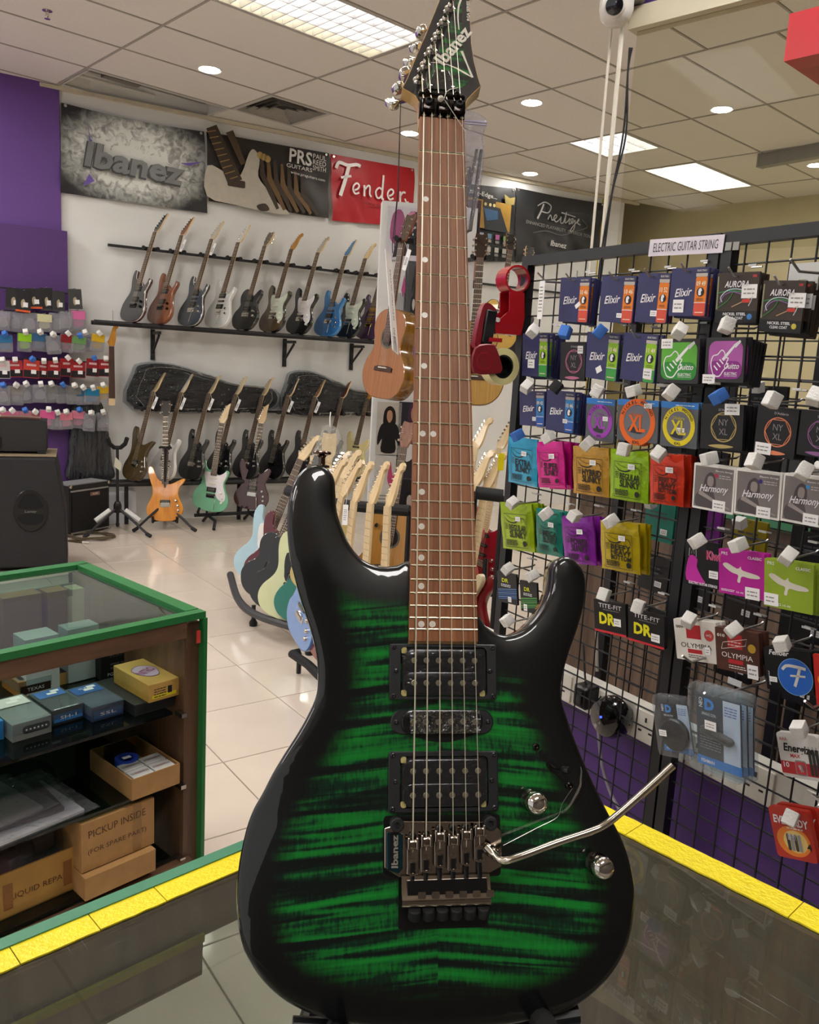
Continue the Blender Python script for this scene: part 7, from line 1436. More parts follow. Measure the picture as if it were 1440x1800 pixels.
m_.add(vs, [(i, (i + 1) % n, n + (i + 1) % n, n + i) for i in range(n)] + [(2 * n + (i + 1) % n, 2 * n + i, 3 * n + i, 3 * n + (i + 1) % n) for i in range(n)] + [(n + i, n + (i + 1) % n, 3 * n + (i + 1) % n, 3 * n + i) for i in range(n)] + [((i + 1) % n, i, 2 * n + i, 2 * n + (i + 1) % n) for i in range(n)])
ro = m_.build('tape_roll', mt('cream_tape', 'd8cf94', .3, coat=.4), t, T3(.055, -.02, 0)); MB().lathe([(.035, -.022), (.035, .022), (.030, .022), (.030, -.022)], 24).build('tape_core', PLASTIC, ro)
# ---- purple board, trunking, sockets and the cupboard behind the panels
OB = -.10
def gslab(name, b0, b1, z0, z1, off, th, m): return struct(MB().box((0, 0, -th / 2), (abs(b0 - b1), z1 - z0, th)), name, m, gridM((b0 + b1) / 2, (z0 + z1) / 2, off))
gslab('wall_low_purple', 2.0, -.4, 0, .70, OB, .03, mt('purple_board', '4a2a72', .45, var=.05))
t = thing('cable_trunking', 'white socket trunking along the top of the purple board', 'trunking', gridM(1.2, .672, OB)); m_ = MB(); m_.box((0, 0, .02), (1.5, .085, .04)); m_.build('channel', mt('trunking_white', 'cdc9bf', .45), t)
for k in range(7):
    x = -.50 + .15 * k; m_ = MB(); m_.prism(rrect(.082, .075, .004), .04, .046, C('d6d2c8', .4)); so_ = m_.build('socket_plate', None, t, T3(x, 0, 0)); m_ = MB(); m_.flat(rrect(.006, .012, 0, cx=0, cy=.018), .0464, INK); m_.flat(rrect(.011, .005, 0, cx=-.016, cy=-.012), .0464, INK); m_.flat(rrect(.011, .005, 0, cx=.016, cy=-.012), .0464, INK); m_.build('socket_hole', None, so_, smooth=0)
b_, z_ = ongrid(1033, 1222, -.04); t = thing('plug_adapter', 'black plug adapter in the trunking socket', 'plug', gridM(b_, z_, -.05)); m_ = MB(); m_.prism(rrect(.05, .06, .008, 3), -.005, .04, bev=.006); m_.build('shell', PLASTIC, t); m_ = MB(); m_.box((0, .0, .042), (.02, .03, .004)); m_.build('plug_face', C('2a2a2c', .3), t); MB().tube([(0, .03, .02), (-.01, .07, .02), (-.05, .12, -.01)], .003, 6).build('lead', RUBBER, t)
b_, z_ = ongrid(1066, 1262, 0); t = thing('round_adapter', 'round glossy black adapter with a blue light clipped on the wires', 'adapter', gridM(b_, z_, -.02)); m_ = MB(); m_.lathe([(.0, -.03), (.040, -.028), (.052, -.01), (.052, .015), (.044, .03), (.02, .038), (0, .039)], 28); m_.build('shell', mt('gloss_black_plastic', '08080a', .08, coat=.5), t); MB().lathe([(.003, .038), (.003, .041)], 8, o=(.0, .006, 0)).build('indicator_light', emitter('blue_led', '2a3cff', 4.0), t)
m_ = MB(); q = lambda x, y, o: tuple(np.array(P3(YG, GRID_A - o, *ongrid(x, y, o)))); m_.tube(spline([q(1052, 1285, -.02), q(1058, 1340, -.02), q(1072, 1390, -.03), q(1090, 1425, -.03), q(1110, 1470, -.04)], 5, False), .0045, 8); o = m_.build('power_lead', mt('grey_lead', '8a8490', .5)); tag(o, 'grey power lead hanging from the round adapter', 'cable')
m_ = MB(); m_.tube(spline([q(1048, 1060, -.06), q(1049, 1120, -.06), q(1050, 1180, -.06)], 4, False), .004, 6); o = m_.build('power_lead', mt('grey_lead2', 'a8a49a', .5)); tag(o, 'pale lead running straight down behind the wires beside the yellow-lettered boxes', 'cable')
# brown wooden cupboard and glass counter behind
t = thing('back_cupboard', 'brown wooden cupboard standing behind the wire panels', 'cupboard', gridM(1.1, 0, -1.05)); bw_m = wood('brown_laminate', '4a3a30', '6d5848', .5, 3, 1, 0, 30)
MB().box((0, .52, -.2), (3.0, 1.04, .4)).build('carcass', bw_m, t); m_ = MB(); m_.box((0, 1.055, -.18), (3.04, .03, .46)); m_.build('worktop', mt('worktop_white', 'c8ccc0', .3), t); m_ = MB(); m_.box((0, 1.055, .055), (3.04, .034, .012)); m_.build('green_edge', mt('green_edging', '2d6f4a', .4), t)
for k in range(4): MB().box((-1.1 + .74 * k, .5, .004), (.70, .92, .014)).build('door', bw_m, t)
# stock cartons on it
for i, (x, w_, h_, c_, lab) in enumerate(((-.55, .3, .22, '1c1c20', 'black carton'), (-.2, .26, .30, '26242a', 'charcoal carton'), (.12, .22, .18, '7a1418', 'dark red carton'), (.42, .3, .26, '141418', 'tall black carton'), (.80, .28, .20, '2c2a2e', 'grey black carton'))):
    o = MB().box((0, h_ / 2, 0), (w_, h_, .22)).build('carton', C(c_, .5), None, gridM(1.1, 1.072, -1.2) @ T3(x, 0, 0)); tag(o, lab + ' standing on the back cupboard behind the wires', 'box', 'cartons on the back cupboard'); m_ = MB(); m_.box((0, h_ * .6, .111), (w_ * .5, .03, .002), C('8a8a8c', .5)); m_.build('carton_label', None, o)
# ================================================================ the glass counter the guitar stands on
KM = rotz(YK, (0, 0, 0))
t = thing('glass_counter', 'scratched glass counter top edged with green trim and yellow tape', 'counter', KM)
kw_m = wood('counter_laminate', '7d6652', 'a68c70', .35, 3, 2, .2, 26)
MB().box((.19, .44, KZ - .004), (1.50, .66, .008)).build('glass_top', glass('counter_glass', 'cfd6d0', .0, .012, 0, 30, 1.52, 'dfe4e8', scratch=.10), t)
MB().box((.19, .789, KZ - .033), (1.57, .046, .062)).build('front_apron', kw_m, t)
MB().box((.9525, .27, KZ - .452), (.041, 1.08, .90)).build('side_panel', kw_m, t)
MB().box((-.10, .775, KZ - .088), (1.09, .02, .05)).build('drawer_front', kw_m, t)
for x in (-.52,): MB().box((x, .775, .405), (.03, .03, .81)).build('leg', kw_m, t)
gtrim = mt('green_trim', '3d7a5c', .5, var=.05); ytape = mt('yellow_tape', 'e0cb12', .45, var=.05, scale=60, bump=.25, bscale=180)
MB().box((.19, .8045, KZ + .0005), (1.57, .0165, .007)).build('green_trim', gtrim, t)
r = random.Random(5); x = -.6
cuts = [-.6, -.2, .135, .245, .325, .40, .62, .975]
for k in range(len(cuts) - 1):
    a, b = cuts[k] + .0006, cuts[k + 1] - .0006; n = max(4, int((b - a) / .012)); top = []; bot = []
    for i in range(n + 1): q = a + (b - a) * i / n; top.append((q, .7965)); bot.append((q, .7655 + r.uniform(-.0007, .0007)))
    MB().prism(bot + top[::-1], KZ + .0004, KZ + .0022).build('tape_strip', ytape, t)
a = .93; cuts = [-.25, .30, .515, .79]
for k in range(len(cuts) - 1):
    y0, y1 = cuts[k] + .0006, cuts[k + 1] - .0006; n = int((y1 - y0) / .012); lo = []; hi = []
    for i in range(n + 1): q = y0 + (y1 - y0) * i / n; lo.append((.931 + r.uniform(-.0009, .0009), q)); hi.append((.9735 + r.uniform(-.0006, .0006), q))
    MB().prism(lo + hi[::-1], KZ + .0004, KZ + .0024).build('tape_strip', ytape, t)
MB().box((.16, .762, .838), (.57, .004, .010)).build('inner_yellow_strip', mt('dull_yellow', 'b0a028', .5, var=.2, scale=60), t)  # thin dull yellow strip along the panel below the glass
# ================================================================ the wooden display cabinet beyond it
CM = rotz(YB, P3(YB, 1.093, 1.616, 0))
cabw = wood('cabinet_laminate', '4b3526', '6e5038', .45, 3, 2, .1, 28); cabw2 = wood('cabinet_laminate_flat', '4b3526', '6e5038', .45, 3, 0, .1, 28)
gpaint = mt('green_paint', '1f6b34', .45, var=.06); glg = glass('cabinet_glass', 'dbe8e0', .0, .02, 0, 30, 1.52, 'd8e4e0')
Lx, Dy = 1.5, .61
t = thing('display_cabinet', 'wooden display cabinet with green edges and glass top, open at the back', 'cabinet', CM)
MB().box((-.026, Dy / 2 + .006, .437), (.040, Dy - .02, .874)).build('side_panel', cabw, t)
MB().box((-Lx + .02, Dy / 2, .437), (.040, Dy - .02, .874)).build('side_panel', cabw, t)
MB().box((-Lx / 2, .012, .868), (Lx - .10, .022, .046)).build('top_rail', cabw2, t)
MB().box((-Lx / 2, .012, .14), (Lx - .06, .022, .26)).build('plinth', cabw2, t)
MB().box((-Lx / 2, Dy - .012, .45), (Lx - .06, .008, .84)).build('front_glass', glg, t)
MB().box((-Lx / 2, Dy / 2, .888), (Lx - .08, Dy - .07, .006)).build('top_glass', glg, t)
for nm, c_, d_ in (('green_edge', (-Lx / 2, .012, .893), (Lx, .026, .016)), ('green_edge', (-Lx / 2, Dy - .018, .893), (Lx, .036, .016)), ('green_edge', (-.018, Dy / 2, .893), (.036, Dy - .06, .016)), ('green_edge', (-.002, .006, .443), (.010, .020, .884))): MB().box(c_, d_).build(nm, gpaint, t)
MB().box((-.020, -.001, .842), (.010, .003, .030)).build('red_mark', C('b83a30', .5), t)
shg = glass('shelf_glass', '8fa49c', .0, .03, 0, 30, 1.6, '3a4a48')
ZS = (.662, .478, .285)
for z in ZS: MB().box((-Lx / 2 - .01, .27, z - .004), (Lx - .13, .50, .007)).build('glass_shelf', shg, t)
for z in ZS: MB().box((-.052, .02, z - .012), (.014, .03, .010)).build('shelf_clip', STEEL, t)
MB().box((-Lx / 2, Dy - .03, .45), (Lx - .09, .006, .80)).build('back_lining', mt('lining_grey_green', 'b4b8a8', .6), t)
IC = np.array(CM.inverted())
def cabpt(px_, py_, z):
    p = hz(px_, py_, z); q = CM.inverted() @ Vector(p); return q.x, q.y
def cbox(name, label, px_, py_, z, w, d, h, col, cat='box', rot=0, draw=None, side=None, lid=None, grp='boxes in the display cabinet', rough=.5, seen_top=False):
    x, y = cabpt(px_, py_, z + h if seen_top else z); t = thing(name, label, cat, CM @ T3(x, y, z) @ R3(rot, 'Z'), grp)
    m_ = MB(); m_.T = T3(w / 2, d / 2, 0); m_.prism(rrect(w, d, .002), 0, h if lid is None else h * .94, C(col, rough) if isinstance(col, str) else col, bev=.0008); m_.build('carton', None, t)
    if lid: m_ = MB(); m_.T = T3(w / 2, d / 2, 0); m_.prism(rrect(w * 1.01, d * 1.01, .002), h * .35, h, lid, bev=.001); m_.build('lid', None, t)
    if draw: m_ = MB(); m_.T = T3(w / 2, d / 2, h + .0004) @ R3(-90, 'Z') if False else T3(w / 2, d / 2, h + .0005); draw(m_, w, d); m_.build('top_print', None, t, smooth=0)
    if side: m_ = MB(); m_.T = T3(w / 2, -.0006, h / 2) @ R3(90, 'X'); side(m_, w, h); m_.build('end_print', None, t, smooth=0)
    return t, (x, y)
acr = glass('clear_lid', 'e4ecee', .03, .08, 0, 30, 1.5, 'dfe6ea')
def d_jewel(m, w, h):
    vi = C('6a4a8a', .5); m.flat(spline([(-w * .3, -h * .1), (-w * .36, h * .1), (-w * .1, h * .24), (w * .2, h * .2), (w * .36, h * .05), (w * .2, -h * .2), (-w * .1, -h * .22)], 3), 0, C('b8a0b8', .5)); m.text('NITRO', 0, .0, .0004, w=w * .6, h=h * .16, m=C('8a2a6a', .5), rot=math.radians(25), bold=.02)
    m.ribbon(spline([(-w * .3, -h * .1), (-w * .36, h * .1), (-w * .1, h * .24), (w * .2, h * .2), (w * .36, h * .05), (w * .2, -h * .2), (-w * .1, -h * .22), (-w * .3, -h * .1)], 3, False), w * .02, .0006, vi)
def d_lbl(col, tx=None, st=True):
    def d(m, w, h):
        m.flat(rrect(w * .86, h * .34, 0, cx=0, cy=h * .28), 0, C(col, .45))
        if st: m.flat(rrect(w * .3, h * .09, 0, cx=w * .05, cy=h * .26), .0005, STICK); m.flat(rrect(w * .26, h * .09, 0, cx=w * .2, cy=h * .36), .0005, STICK)
        if tx: m.text(tx, 0, h * .34, .0006, w=w * .4, h=h * .05, m=PW)
    return d
def s_yel(m, w, h): m.flat(rrect(w * .8, h * .7), 0, C('d8c81e', .45)); m.rows(-w * .34, h * .16, w * .4, 4, h * .14, h * .05, .0004, INK, 3); m.flat(rrect(w * .14, h * .4, 0, cx=w * .18, cy=0), .0004, INK)
def s_lbl(col, tx): return lambda m, w, h: (m.flat(rrect(w * .9, h * .5, 0, cx=0, cy=-h * .1), 0, C(col, .45)), m.text(tx, 0, -h * .1, .0005, w=w * .5, h=h * .2, m=PW))
z1 = ZS[0]
cbox('parts_box', 'flat black box under the mustard box', 237, 1260, z1, .105, .19, .028, '1a1a1c')
cbox('pickup_box', 'mustard cardboard box with purple ornament and yellow label', 262, 1236, z1 + .029, .080, .165, .044, 'b08a3e', draw=d_jewel, side=s_yel, lid=C('b8924a', .6))
cbox('pickup_box', 'clear lidded box with blue band beside the flat black box', 162, 1270, z1, .078, .135, .036, '2a3a5a', draw=d_lbl('2a5aa0', 'SD'), side=s_lbl('3a5a8a', 'SSL'), lid=acr)
cbox('pickup_box', 'clear lidded box with white sticker and blue end in the front row', 92, 1277, z1, .074, .120, .038, '22262c', draw=d_lbl('3a6ab0', None), side=s_lbl('3a7ac0', 'SH-1'), lid=acr)
cbox('pickup_box', 'clear box with single coil pickups nearest the picture edge', 22, 1306, z1, .085, .150, .042, '8a8a88', draw=d_lbl('d0d0ce', None), side=lambda m, w, h: [m.flat(rrect(w * .7, h * .4, h * .18, 4, w * .1, 0), 0, INK)] + [m.flat(circ(w * .025, 8, -w * .15 + w * .1 * k, 0), .0005, PW) for k in range(6)], lid=acr)
cbox('pickup_box', 'blue and white pickup box cut by the picture edge', -62, 1318, z1, .080, .120, .042, '2a7ac0', draw=d_lbl('d8dce0'))
cbox('pickup_box', 'orange edged clear box with dark label in the back row', 33, 1228, z1, .082, .100, .042, 'a86a28', draw=lambda m, w, h: (m.flat(rrect(w * .8, h * .8), 0, C('2a2428', .4)), m.text('ZEUS', 0, h * .1, .0005, w=w * .3, h=h * .08, m=PW), m.flat(rrect(w * .22, h * .12, 0, cx=-w * .1, cy=-h * .25), .0005, STICK)), side=s_lbl('2a1a14', 'TEXAS'), lid=acr)
cbox('pickup_box', 'kraft box with black top print behind the blue banded box', 100, 1206, z1, .090, .100, .030, KRAFT, draw=lambda m, w, h: (m.flat(rrect(w * .96, h * .96), 0, C('231f22', .4)), m.ribbon([(-w * .1, -h * .2), (w * .1, h * .2)], w * .08, .0005, C('8a8684', .4)), m.flat(rrect(w * .26, h * .14, 0, cx=-w * .3, cy=h * .36), .0005, STICK), m.text('TONE', 0, -h * .36, .0005, w=w * .4, h=h * .08, m=PW)))
cbox('pedal_box', 'tall black box with purple stripe at the back of the shelf', 178, 1197, z1, .125, .14, .085, '121215', side=lambda m, w, h: (m.text('FURMAN', -w * .05, h * .22, 0, w=w * .5, h=h * .1, m=C('6a6870', .4)), m.rows(-w * .3, -h * .05, w * .5, 2, h * .12, h * .06, 0, C('5a5860', .4), 2), m.text('PG', -w * .3, -h * .36, 0, w=w * .12, h=h * .1, m=PW), m.flat(rrect(w * .3, h * .10, 0, cx=w * .0, cy=h * .44), .0004, C('5a2a9a', .4))))
# upright kraft cartons and silver boxes seen through the glass top
for lab, px_, py_, w, d, h, col in (('tall kraft carton standing under the cabinet glass near the picture edge', 5, 1053, .098, .05, .205, KRAFT), ('narrow kraft carton standing next to the tall one under the glass', 83, 1042, .055, .05, .205, KRAFT), ('cream carton at the back under the cabinet glass', 126, 1037, .035, .05, .2, 'b0a888'), ('silver foil box with a printed lid under the glass rail', 119, 1108, .083, .055, .14, 'a8aeb4'), ('white printed box under the glass near the kraft cartons', 44, 1126, .083, .07, .14, 'c8c8cc')):
    cbox('carton', lab, px_, py_, .664, w, d, h, col, seen_top=True, draw=d_lbl('9a9aa4', None, False) if 'p' in lab[8:16] else None)
# things on the second shelf
z2 = ZS[1]
t, (x, y) = cbox('open_tray', 'open kraft tray holding a blue tape roll and small white packets', 232, 1408, z2, .125, .20, .004, KRAFT, cat='tray')
m_ = MB(); w_, d_, h_ = .125, .20, .052
for c_, s_ in (((w_ / 2, .001, h_ / 2), (w_, .003, h_)), ((w_ / 2, d_ - .001, h_ / 2), (w_, .003, h_)), ((.001, d_ / 2, h_ / 2), (.003, d_, h_)), ((w_ - .001, d_ / 2, h_ / 2), (.003, d_, h_))): m_.box(c_, s_, KRAFT)
m_.build('tray_wall', None, t)
TM = t.matrix_basis
o = MB().lathe([(.028, 0), (.028, .018), (.018, .018), (.018, 0)], 24).build('tape_roll', mt('blue_tape', '2a4ab0', .4), None, TM @ T3(.045, .105, .035)); tag(o, 'blue tape roll lying in the kraft tray', 'tape roll'); m_ = MB(); m_.flat(rrect(.02, .012, 0, cx=.0, cy=.0), .0186, STICK); m_.build('tape_label', None, o)
for k in range(4):
    o = MB().prism(rrect(.052, .038, .002), 0, .014, bev=.001).build('small_packet', mt('white_packet', 'c8c6c2', .35), None, TM @ T3(.035 + .056 * (k % 2), .026 + .042 * (k // 2), .036)); tag(o, 'small white packet in the kraft tray, %s' % ('front corner near the viewer', 'front corner by the cabinet side', 'back one beside the blue tape roll', 'back one by the cabinet side')[k], 'packet', 'white packets in the kraft tray')
    m_ = MB(); m_.T = T3(0, 0, .0143); m_.flat(rrect(.046, .010), 0, C('9a9690', .4)); m_.text('DUNLOP', 0, 0, .0003, w=.024, h=.005, m=C('8a2a2a', .4)); m_.build('packet_print', None, o, smooth=0)
o = cbox('maroon_box', 'dark maroon box at the back of the kraft tray', 232, 1408, z2 + .006, .06, .05, .05, '2a1210')[0]; o.matrix_basis = TM @ T3(.03, .14, .006)
clearbag = glass('poly_bag', 'e6e6ea', .08, .10, 1.0, 22.0, 1.45, 'c8c8cc')
x, y = cabpt(95, 1455, z2)
for k, (dx, dy, rz, w_, d_, c_, lab) in enumerate(((-.06, .0, 4, .26, .19, 'cfccc8', 'white booklet in clear plastic on the middle shelf'), (-.08, .03, -3, .25, .18, '4a3432', 'dark brown booklet in clear plastic on top of the white one'), (-.12, .02, 8, .22, .17, '8a807c', 'grey booklet in clear plastic at the top of the pile'))):
    t = thing('bagged_booklet', lab, 'booklet', CM @ T3(x + dx, y + dy + .10, z2 + .002 + k * .010) @ R3(rz, 'Z'), 'bagged booklets on the middle shelf')
    MB().prism(rrect(w_, d_, .003), 0, .006).build('booklet', C(c_, .4), t); m_ = MB(); m_.rows(-w_ * .3, .02, w_ * .5, 5, .014, .004, .0064, C('b8b0a8' if k == 1 else '6a6664', .4), k); m_.text('Pearl', -w_ * .2, d_ * .32, .0065, w=.06, h=.018, m=C('c8c4c0', .4), shear=.3); m_.build('booklet_print', None, t, smooth=0)
    n = 14; vs = []; fs = []; rr = random.Random(k)
    for j in range(n + 1):
        for i in range(n + 1): u, v = i / n - .5, j / n - .5; vs.append((u * (w_ + .05), v * (d_ + .04), .0075 + rr.uniform(0, .0035)))
    for j in range(n):
        for i in range(n): q = j * (n + 1) + i; fs.append((q, q + 1, q + n + 2, q + n + 1))
    m_ = MB(); m_.add(vs, fs); m_.build('plastic_sleeve', clearbag, t)
x, y = cabpt(100, 1380, z2); t = thing('parts_bag', 'clear poly bag of parts hanging under the upper glass shelf', 'bag', CM @ T3(x - .02, y + .16, z2 + .035), 'loose poly bags'); m_ = MB(); m_.prism(spline([(-.07, -.03), (-.05, .07), (.03, .09), (.09, .05), (.07, -.04), (0, -.05)], 4), 0, .10, bev=.04, bb=.01, steps=3); m_.build('bag_film', clearbag, t); MB().prism(spline([(-.03, -.02), (.0, .04), (.04, .0), (.01, -.03)], 3), .01, .05, bev=.01).build('bagged_part', C('3a3838', .5), t)
# cartons on the bottom shelf
z3 = ZS[2]
def s_write(m, w, h): m.text('PICKUP INSIDE', -w * .02, h * .26, 0, w=w * .78, h=h * .15, m=C('4a3018', .6), rot=math.radians(2)); m.text('(FOR SPARE PART)', -w * .02, -h * .12, 0, w=w * .80, h=h * .13, m=C('4a3018', .6), rot=math.radians(1)); m.flat(rrect(w * .12, h * .98, 0, cx=w * .25, cy=0), -.0002, C('8f6a3c', .25))
cbox('carton', 'low kraft carton with a lid crease on the bottom shelf', 150, 1585, z3, .175, .16, .055, KRAFT)
cbox('carton', 'kraft carton with handwritten lines about spare parts', 144, 1536, z3 + .058, .180, .15, .118, KRAFT, side=s_write)
t, _ = cbox('open_carton', 'open kraft carton overflowing with plastic bags at the bottom of the cabinet', -70, 1650, z3, .27, .22, .004, mt('kraft_yellow', 'ae8442', .7, var=.1), cat='carton')
m_ = MB(); w_, d_, h_ = .27, .22, .105; km = mt('kraft_yellow', 'ae8442', .7, var=.1)
for c_, s_ in (((w_ / 2, .002, h_ / 2), (w_, .004, h_)), ((w_ / 2, d_ - .002, h_ / 2), (w_, .004, h_)), ((.002, d_ / 2, h_ / 2), (.004, d_, h_)), ((w_ - .002, d_ / 2, h_ / 2), (.004, d_, h_))): m_.box(c_, s_, km)
m_.box((w_ + .005, d_ / 2, h_ - .02), (.004, d_, .05), km); m_.build('carton_wall', None, t); m_ = MB(); m_.T = T3(w_ * .62, -.0008, h_ * .42) @ R3(90, 'X'); m_.text('LIQUID REPAIR', 0, 0, 0, w=.13, h=.016, m=C('5a3a1c', .6)); m_.flat(rrect(.02, .06, 0, cx=-.07, cy=.005), .0002, C('8a5a2c', .4)); m_.flat(rrect(.02, .06, 0, cx=.06, cy=.005), .0002, C('8a5a2c', .4)); m_.build('carton_print', None, t, smooth=0)
TM = t.matrix_basis
for k, (dx, dy, c_, lab) in enumerate(((.10, .09, 'a04a54', 'clear bag with red parts in the open carton'), (.19, .12, 'b8b4b0', 'clear bag with pale parts in the open carton'))):
    b_ = thing('parts_bag', lab, 'bag', TM @ T3(dx, dy, .06), 'loose poly bags'); m_ = MB(); m_.prism(spline([(-.09, -.05), (-.07, .06), (.02, .08), (.08, .05), (.07, -.06), (-.02, -.07)], 4), 0, .075, bev=.03, bb=.01, steps=3); m_.build('bag_film', clearbag, b_); MB().prism(spline([(-.05, -.03), (-.03, .04), (.04, .03), (.05, -.03)], 3), .01, .05, bev=.012).build('bagged_part', C(c_, .5), b_)
# ================================================================ small bags on the purple wall
pn = B(math.radians(33)); PC = float(pn @ np.array([pw2[0], pw2[1], 0])) - .16; pdx = A(math.radians(33))
sb2 = slab('wall_purple_board', pw2 - dpw * 2.5 + np.array(-pn[:2]) * .05 + dpw * .035, pw2 + dpw * .035 - pn[:2] * .05, 0, hplane(110, 405, pn, PC + .1)[2], .04, mt('purple_pegboard', '523070', .5, var=.05))
cb_ = glass('small_bag', 'e8e8ec', .1, .34, .8, 70.0, 1.45, 'b9b7bd')
ROWS = (('top', 528, 33, [(24, '1a1a1c'), (41, '16161a'), (60, '1c1a1a'), (82, '18181a'), (103, '2a2a2c'), (132, '3a3a3a')], 0), ('second', 566, 30, [(4, None), (27, None), (52, None), (78, 'c8c49a'), (100, None), (116, None), (137, 'd86aa4')], 1), ('third', 604, 28, [(8, '2a6a9a'), (43, '8fc81c'), (69, '2f5f86'), (94, None), (117, '8a1420'), (138, '6a9a5a'), (150, None), (171, 'd0a81a')], 1), ('fourth', 648, 28, [(4, 'c8c4c4'), (26, 'b82a30'), (55, 'c03a30'), (74, 'a01820'), (95, '9a1420'), (118, 'a8161e'), (137, '9c1620'), (163, '8e1420'), (184, '94161e')], 2), ('fifth', 695, 29, [(4, None), (27, '8a8684'), (46, None), (70, None), (90, '7a7876'), (111, '6a6a6c'), (130, '70706e'), (146, '1f5a7c'), (161, '1a78a4'), (181, 'd0aa20')], 1), ('lowest', 740, 30, [(3, 'd86a94'), (22, 'd0709a'), (45, 'c8808a'), (60, 'b86a74'), (82, 'd85a94'), (100, None), (116, 'd87a8c'), (137, 'e08098'), (157, None), (180, None)], 1))
ORD = ('first', 'second', 'third', 'fourth', 'fifth', 'sixth', 'seventh', 'eighth', 'ninth', 'tenth')
CNM = {None: 'clear', '1a': 'black', '16': 'black', '1c': 'black', '18': 'black'}
def cname(c):
    if c is None: return 'clear'
    r_, g_, b_ = (int(c[i:i + 2], 16) for i in (0, 2, 4))
    if max(r_, g_, b_) < 70: return 'black'
    if max(r_, g_, b_) - min(r_, g_, b_) < 30: return 'grey'
    if r_ > 180 and b_ > 120 and g_ < 140: return 'pink'
    if r_ > 130 and g_ < 80: return 'red'
    if g_ > 150 and b_ < 80 and r_ < 180: return 'lime'
    if b_ > r_ + 30: return 'blue'
    if r_ > 180 and g_ > 140: return 'yellow'
    return 'dusky'
rb_ = random.Random(21)
for rn, yy, hpx, items, kind in ROWS:
    q0, q1 = hplane(-20, yy - hpx * .55, pn, PC + .05), hplane(items[-1][0] + 9, yy - hpx * .5, pn, PC + .05); zz = (q0[2] + q1[2]) / 2
    o = MB().cyl((0, 0, 0), (float((q1 - q0) @ pdx), 0, 0), .006, n=8).build('peg_rail', BLACK, None, frame((q0[0], q0[1], zz), pdx, Z3, -pn)); tag(o, 'thin black peg rail carrying the %s row of small bags' % rn, 'rail', 'peg rails on the purple wall')
    MB().box((.35, 0, -.055), (.03, .03, .1)).build('rail_bracket', BLACK, o)
    for k, (px_, c_) in enumerate(items):
        p = hplane(px_, yy + rb_.uniform(-3, 3), pn, PC - rb_.uniform(0, .04)); w_, h_ = rb_.uniform(.095, .12), hpx * 7.1 / F_PX * rb_.uniform(.95, 1.1)
        if kind == 1: w_ *= 1.05
        t = thing('parts_bag' if kind != 2 else 'parts_card', '%s %s, %s along the %s peg row on the purple wall' % (cname(c_), ('accessory card', 'small parts bag', 'backed small parts card')[kind], ORD[k], rn), 'bag' if kind == 1 else 'card', frame(p, pdx, Z3, -pn) @ R3(rb_.uniform(-6, 6), 'Z'), 'small packs on the purple wall')
        if kind == 1 and c_ is None or kind == 1:
            m_ = MB(); m_.prism(rrect(w_, h_, .012, 3), -.012, .016, bev=.012, bb=.008, steps=2); m_.build('bag_film', cb_, t)
            m_ = MB(); m_.prism(spline([(-w_ * .3, -h_ * .3), (-w_ * .25, h_ * .1), (w_ * .2, h_ * .2), (w_ * .32, -h_ * .25)], 3), -.006, .008, C(c_ or '8f8d90', .5)); m_.build('bagged_part', None, t)
            if c_: m_ = MB(); m_.prism(rrect(w_ * .9, h_ * .42, .003, 2, 0, h_ * .26), .0165, .018, C(c_, .4)); m_.build('header_card', None, t)
        else:
            m_ = MB(); m_.prism(rrect(w_, h_, .003), -.004, .004, C(c_, .45)); m_.build('card', None, t); m_ = MB()
            if kind == 2: m_.flat(rrect(w_ * .96, h_ * .4, 0, cx=0, cy=-h_ * .27), .0045, C('17151a', .4)); m_.flat(rrect(w_ * .6, h_ * .12, 0, cx=0, cy=h_ * .22), .0047, C('d8b0b0', .4))
            else: m_.flat(spline([(-w_ * .1, -h_ * .3), (-w_ * .15, .0), (w_ * .05, h_ * .1), (w_ * .15, -h_ * .2)], 3), .0045, C('a89a80', .3)); m_.flat(rrect(w_, h_ * .1, 0, cx=0, cy=-h_ * .45), .0045, C('d0582a' if k in (1, 2) else '3a3a3c', .4))
            m_.flat(rrect(w_ * .32, h_ * .22, 0, cx=w_ * .15, cy=-h_ * .15), .005, STICK); m_.build('card_print', None, t, smooth=0)
        fc = 'b' if (k * 7 + len(rn)) % 5 == 0 else 'w'; 
        if rn not in ('top', 'second'): m_ = MB(); m_.T = T3(0, h_ * .55, .05) @ R3(rb_.uniform(10, 70), 'X') @ R3(rb_.uniform(0, 60), 'Z'); m_.prism(rrect(.036, .036, .003, 2), -.018, .018, bev=.003); m_.build('foam_cap', foam_c[fc], t)
        MB().cyl((0, h_ * .52, -.07), (0, h_ * .52, .05), .003, n=5).build('peg', hook_m, t)
# ================================================================ camera pole, bulkhead, glass and hanging red box
PD = 2.9
pp = dpt(1093, 60, PD)
t = thing('camera_pole', 'slim cream conduit pole rising beside the wire panel to the ceiling', 'pole', T3(pp[0], pp[1], 1.6)); MB().cyl((0, 0, -1.0), (0, 0, ZC - 1.6), .008, n=10).build('conduit', mt('cream_conduit', 'cfc8b8', .4), t); MB().cyl((-.032, .03, -1.0), (-.032, .03, ZC - 1.6), .005, n=8).build('thin_conduit', mt('cream_conduit', 'cfc8b8', .4), t)
for k, (o1, o2) in enumerate(((.022, .03), (.03, .012))):
    m_ = MB(); m_.tube(spline([(o1 + .004, -.03, 1.03), (.03, -.02, .95), (.035 + .01 * k, -.015, .75), (.015, -.015, .55), (.005 - .01 * k, -.015, .3), (.0, -.015, .1), (-.01 * k, -.015, -.2), (.0, -.015, -.6)], 5, False), .0035, 6); m_.build('cable', RUBBER, t)
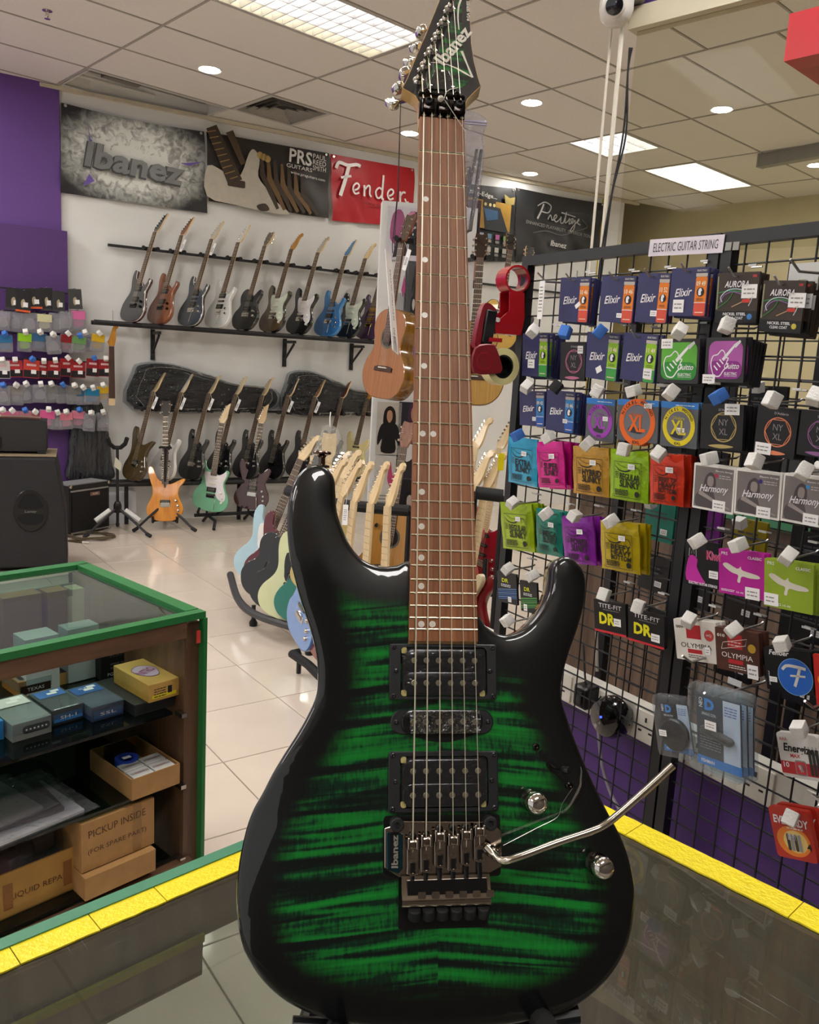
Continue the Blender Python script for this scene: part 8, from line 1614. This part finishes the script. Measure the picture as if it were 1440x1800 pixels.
q = dpt(1084, 12, PD - .06); t = thing('security_camera', 'white dome security camera at the top of the cream pole', 'security camera', frame(q, (1, 0, 0), (0, .94, .34), (0, -.34, .94)))
t.matrix_basis = T3(*q)
MB().lathe([(.0, -.062), (.03, -.058), (.05, -.04), (.058, -.012), (.058, .03), (.06, .06), (.0, .065)], 28).build('housing', mt('camera_white', 'd8d4cc', .3, coat=.3), t)
vdir = Vector((-q[0], -q[1], EYE - q[2])).normalized(); vdir = (vdir + Vector((-.12, 0, .06))).normalized(); xx = vdir.cross(Vector((0, 0, 1))).normalized(); yy_ = xx.cross(vdir) * -1
lm = frame(tuple(vdir * .038), tuple(xx), tuple(vdir.cross(xx)), tuple(vdir)); MB().lathe([(.036, -.02), (.036, .018), (.031, .024), (.0, .024)], 26).build('lens_bezel', mt('camera_white', 'd8d4cc', .3), t, lm); MB().lathe([(.030, .020), (.029, .027), (.0, .031)], 26).build('lens_face', mt('lens_black', '0a0a10', .06, coat=1), t, lm); MB().lathe([(.012, .030), (.011, .033), (0, .034)], 18).build('lens', mt('lens_glass', '14141e', .03, coat=1), t, lm)
MB().box((.05, .02, .05), (.09, .05, .05)).build('mount_arm', C('9a968c', .5), t)
bd_ = np.array([math.sin(math.radians(47)), -math.cos(math.radians(47)), 0]); bn_ = np.array([-bd_[1], bd_[0], 0])
q = dpt(1112, 58, PD + .02); t = MB().box((1.2, 0, .035), (2.4, .07, .07)).build('trim_2', mt('cream_beam', 'c4bca4', .4, var=.03), None, frame(q, bd_, bn_, Z3)); t['kind'] = 'structure'
struct(MB().box((1.2, .0, (ZC - q[2]) / 2 + .03), (2.4, .04, ZC - q[2] - .06)), 'wall_bulkhead', mt('purple_fascia', '3d1f63', .5), frame(q, bd_, bn_, Z3))
o = MB().box((1.2, 0, -.38), (2.36, .006, .76)).build('window_1', glass('partition_glass', 'f4f4ee', 0, .004, 0, 30, 1.1), None, frame(q, bd_, bn_, Z3)); o['kind'] = 'structure'
q = dpt(1378, 108, 2.5); t = thing('red_light_box', 'red hanging box sign at the top corner of the picture', 'sign', frame(q, A(YC), B(YC), Z3)); MB().box((.5, -.4, .066), (1.0, .8, .132)).build('box', mt('sign_red', 'b0101e', .4, var=.04), t)
for x, y in ((.1, -.1), (.9, -.1), (.1, -.7), (.9, -.7)): MB().cyl((x, y, .13), (x, y, ZC - q[2]), .004, n=6).build('hanging_rod', STEEL, t)
p1, p2 = hz(1338, 272, ZC), hz(1455, 250, ZC); dd_ = p2 - p1; L_ = np.linalg.norm(dd_); dd_ /= L_
t = thing('ceiling_batten', 'grey batten fixed under the ceiling beyond the glass partition', 'batten', frame((p1[0], p1[1], ZC), dd_, np.array([-dd_[1], dd_[0], 0]), Z3)); MB().box((L_ * .8, 0, -.055), (L_ * 1.6, .09, .11)).build('channel', C('8f8d86', .4), t); MB().box((.004, 0, -.055), (.012, .1, .12)).build('end_cap', C('b4b0a6', .4), t)
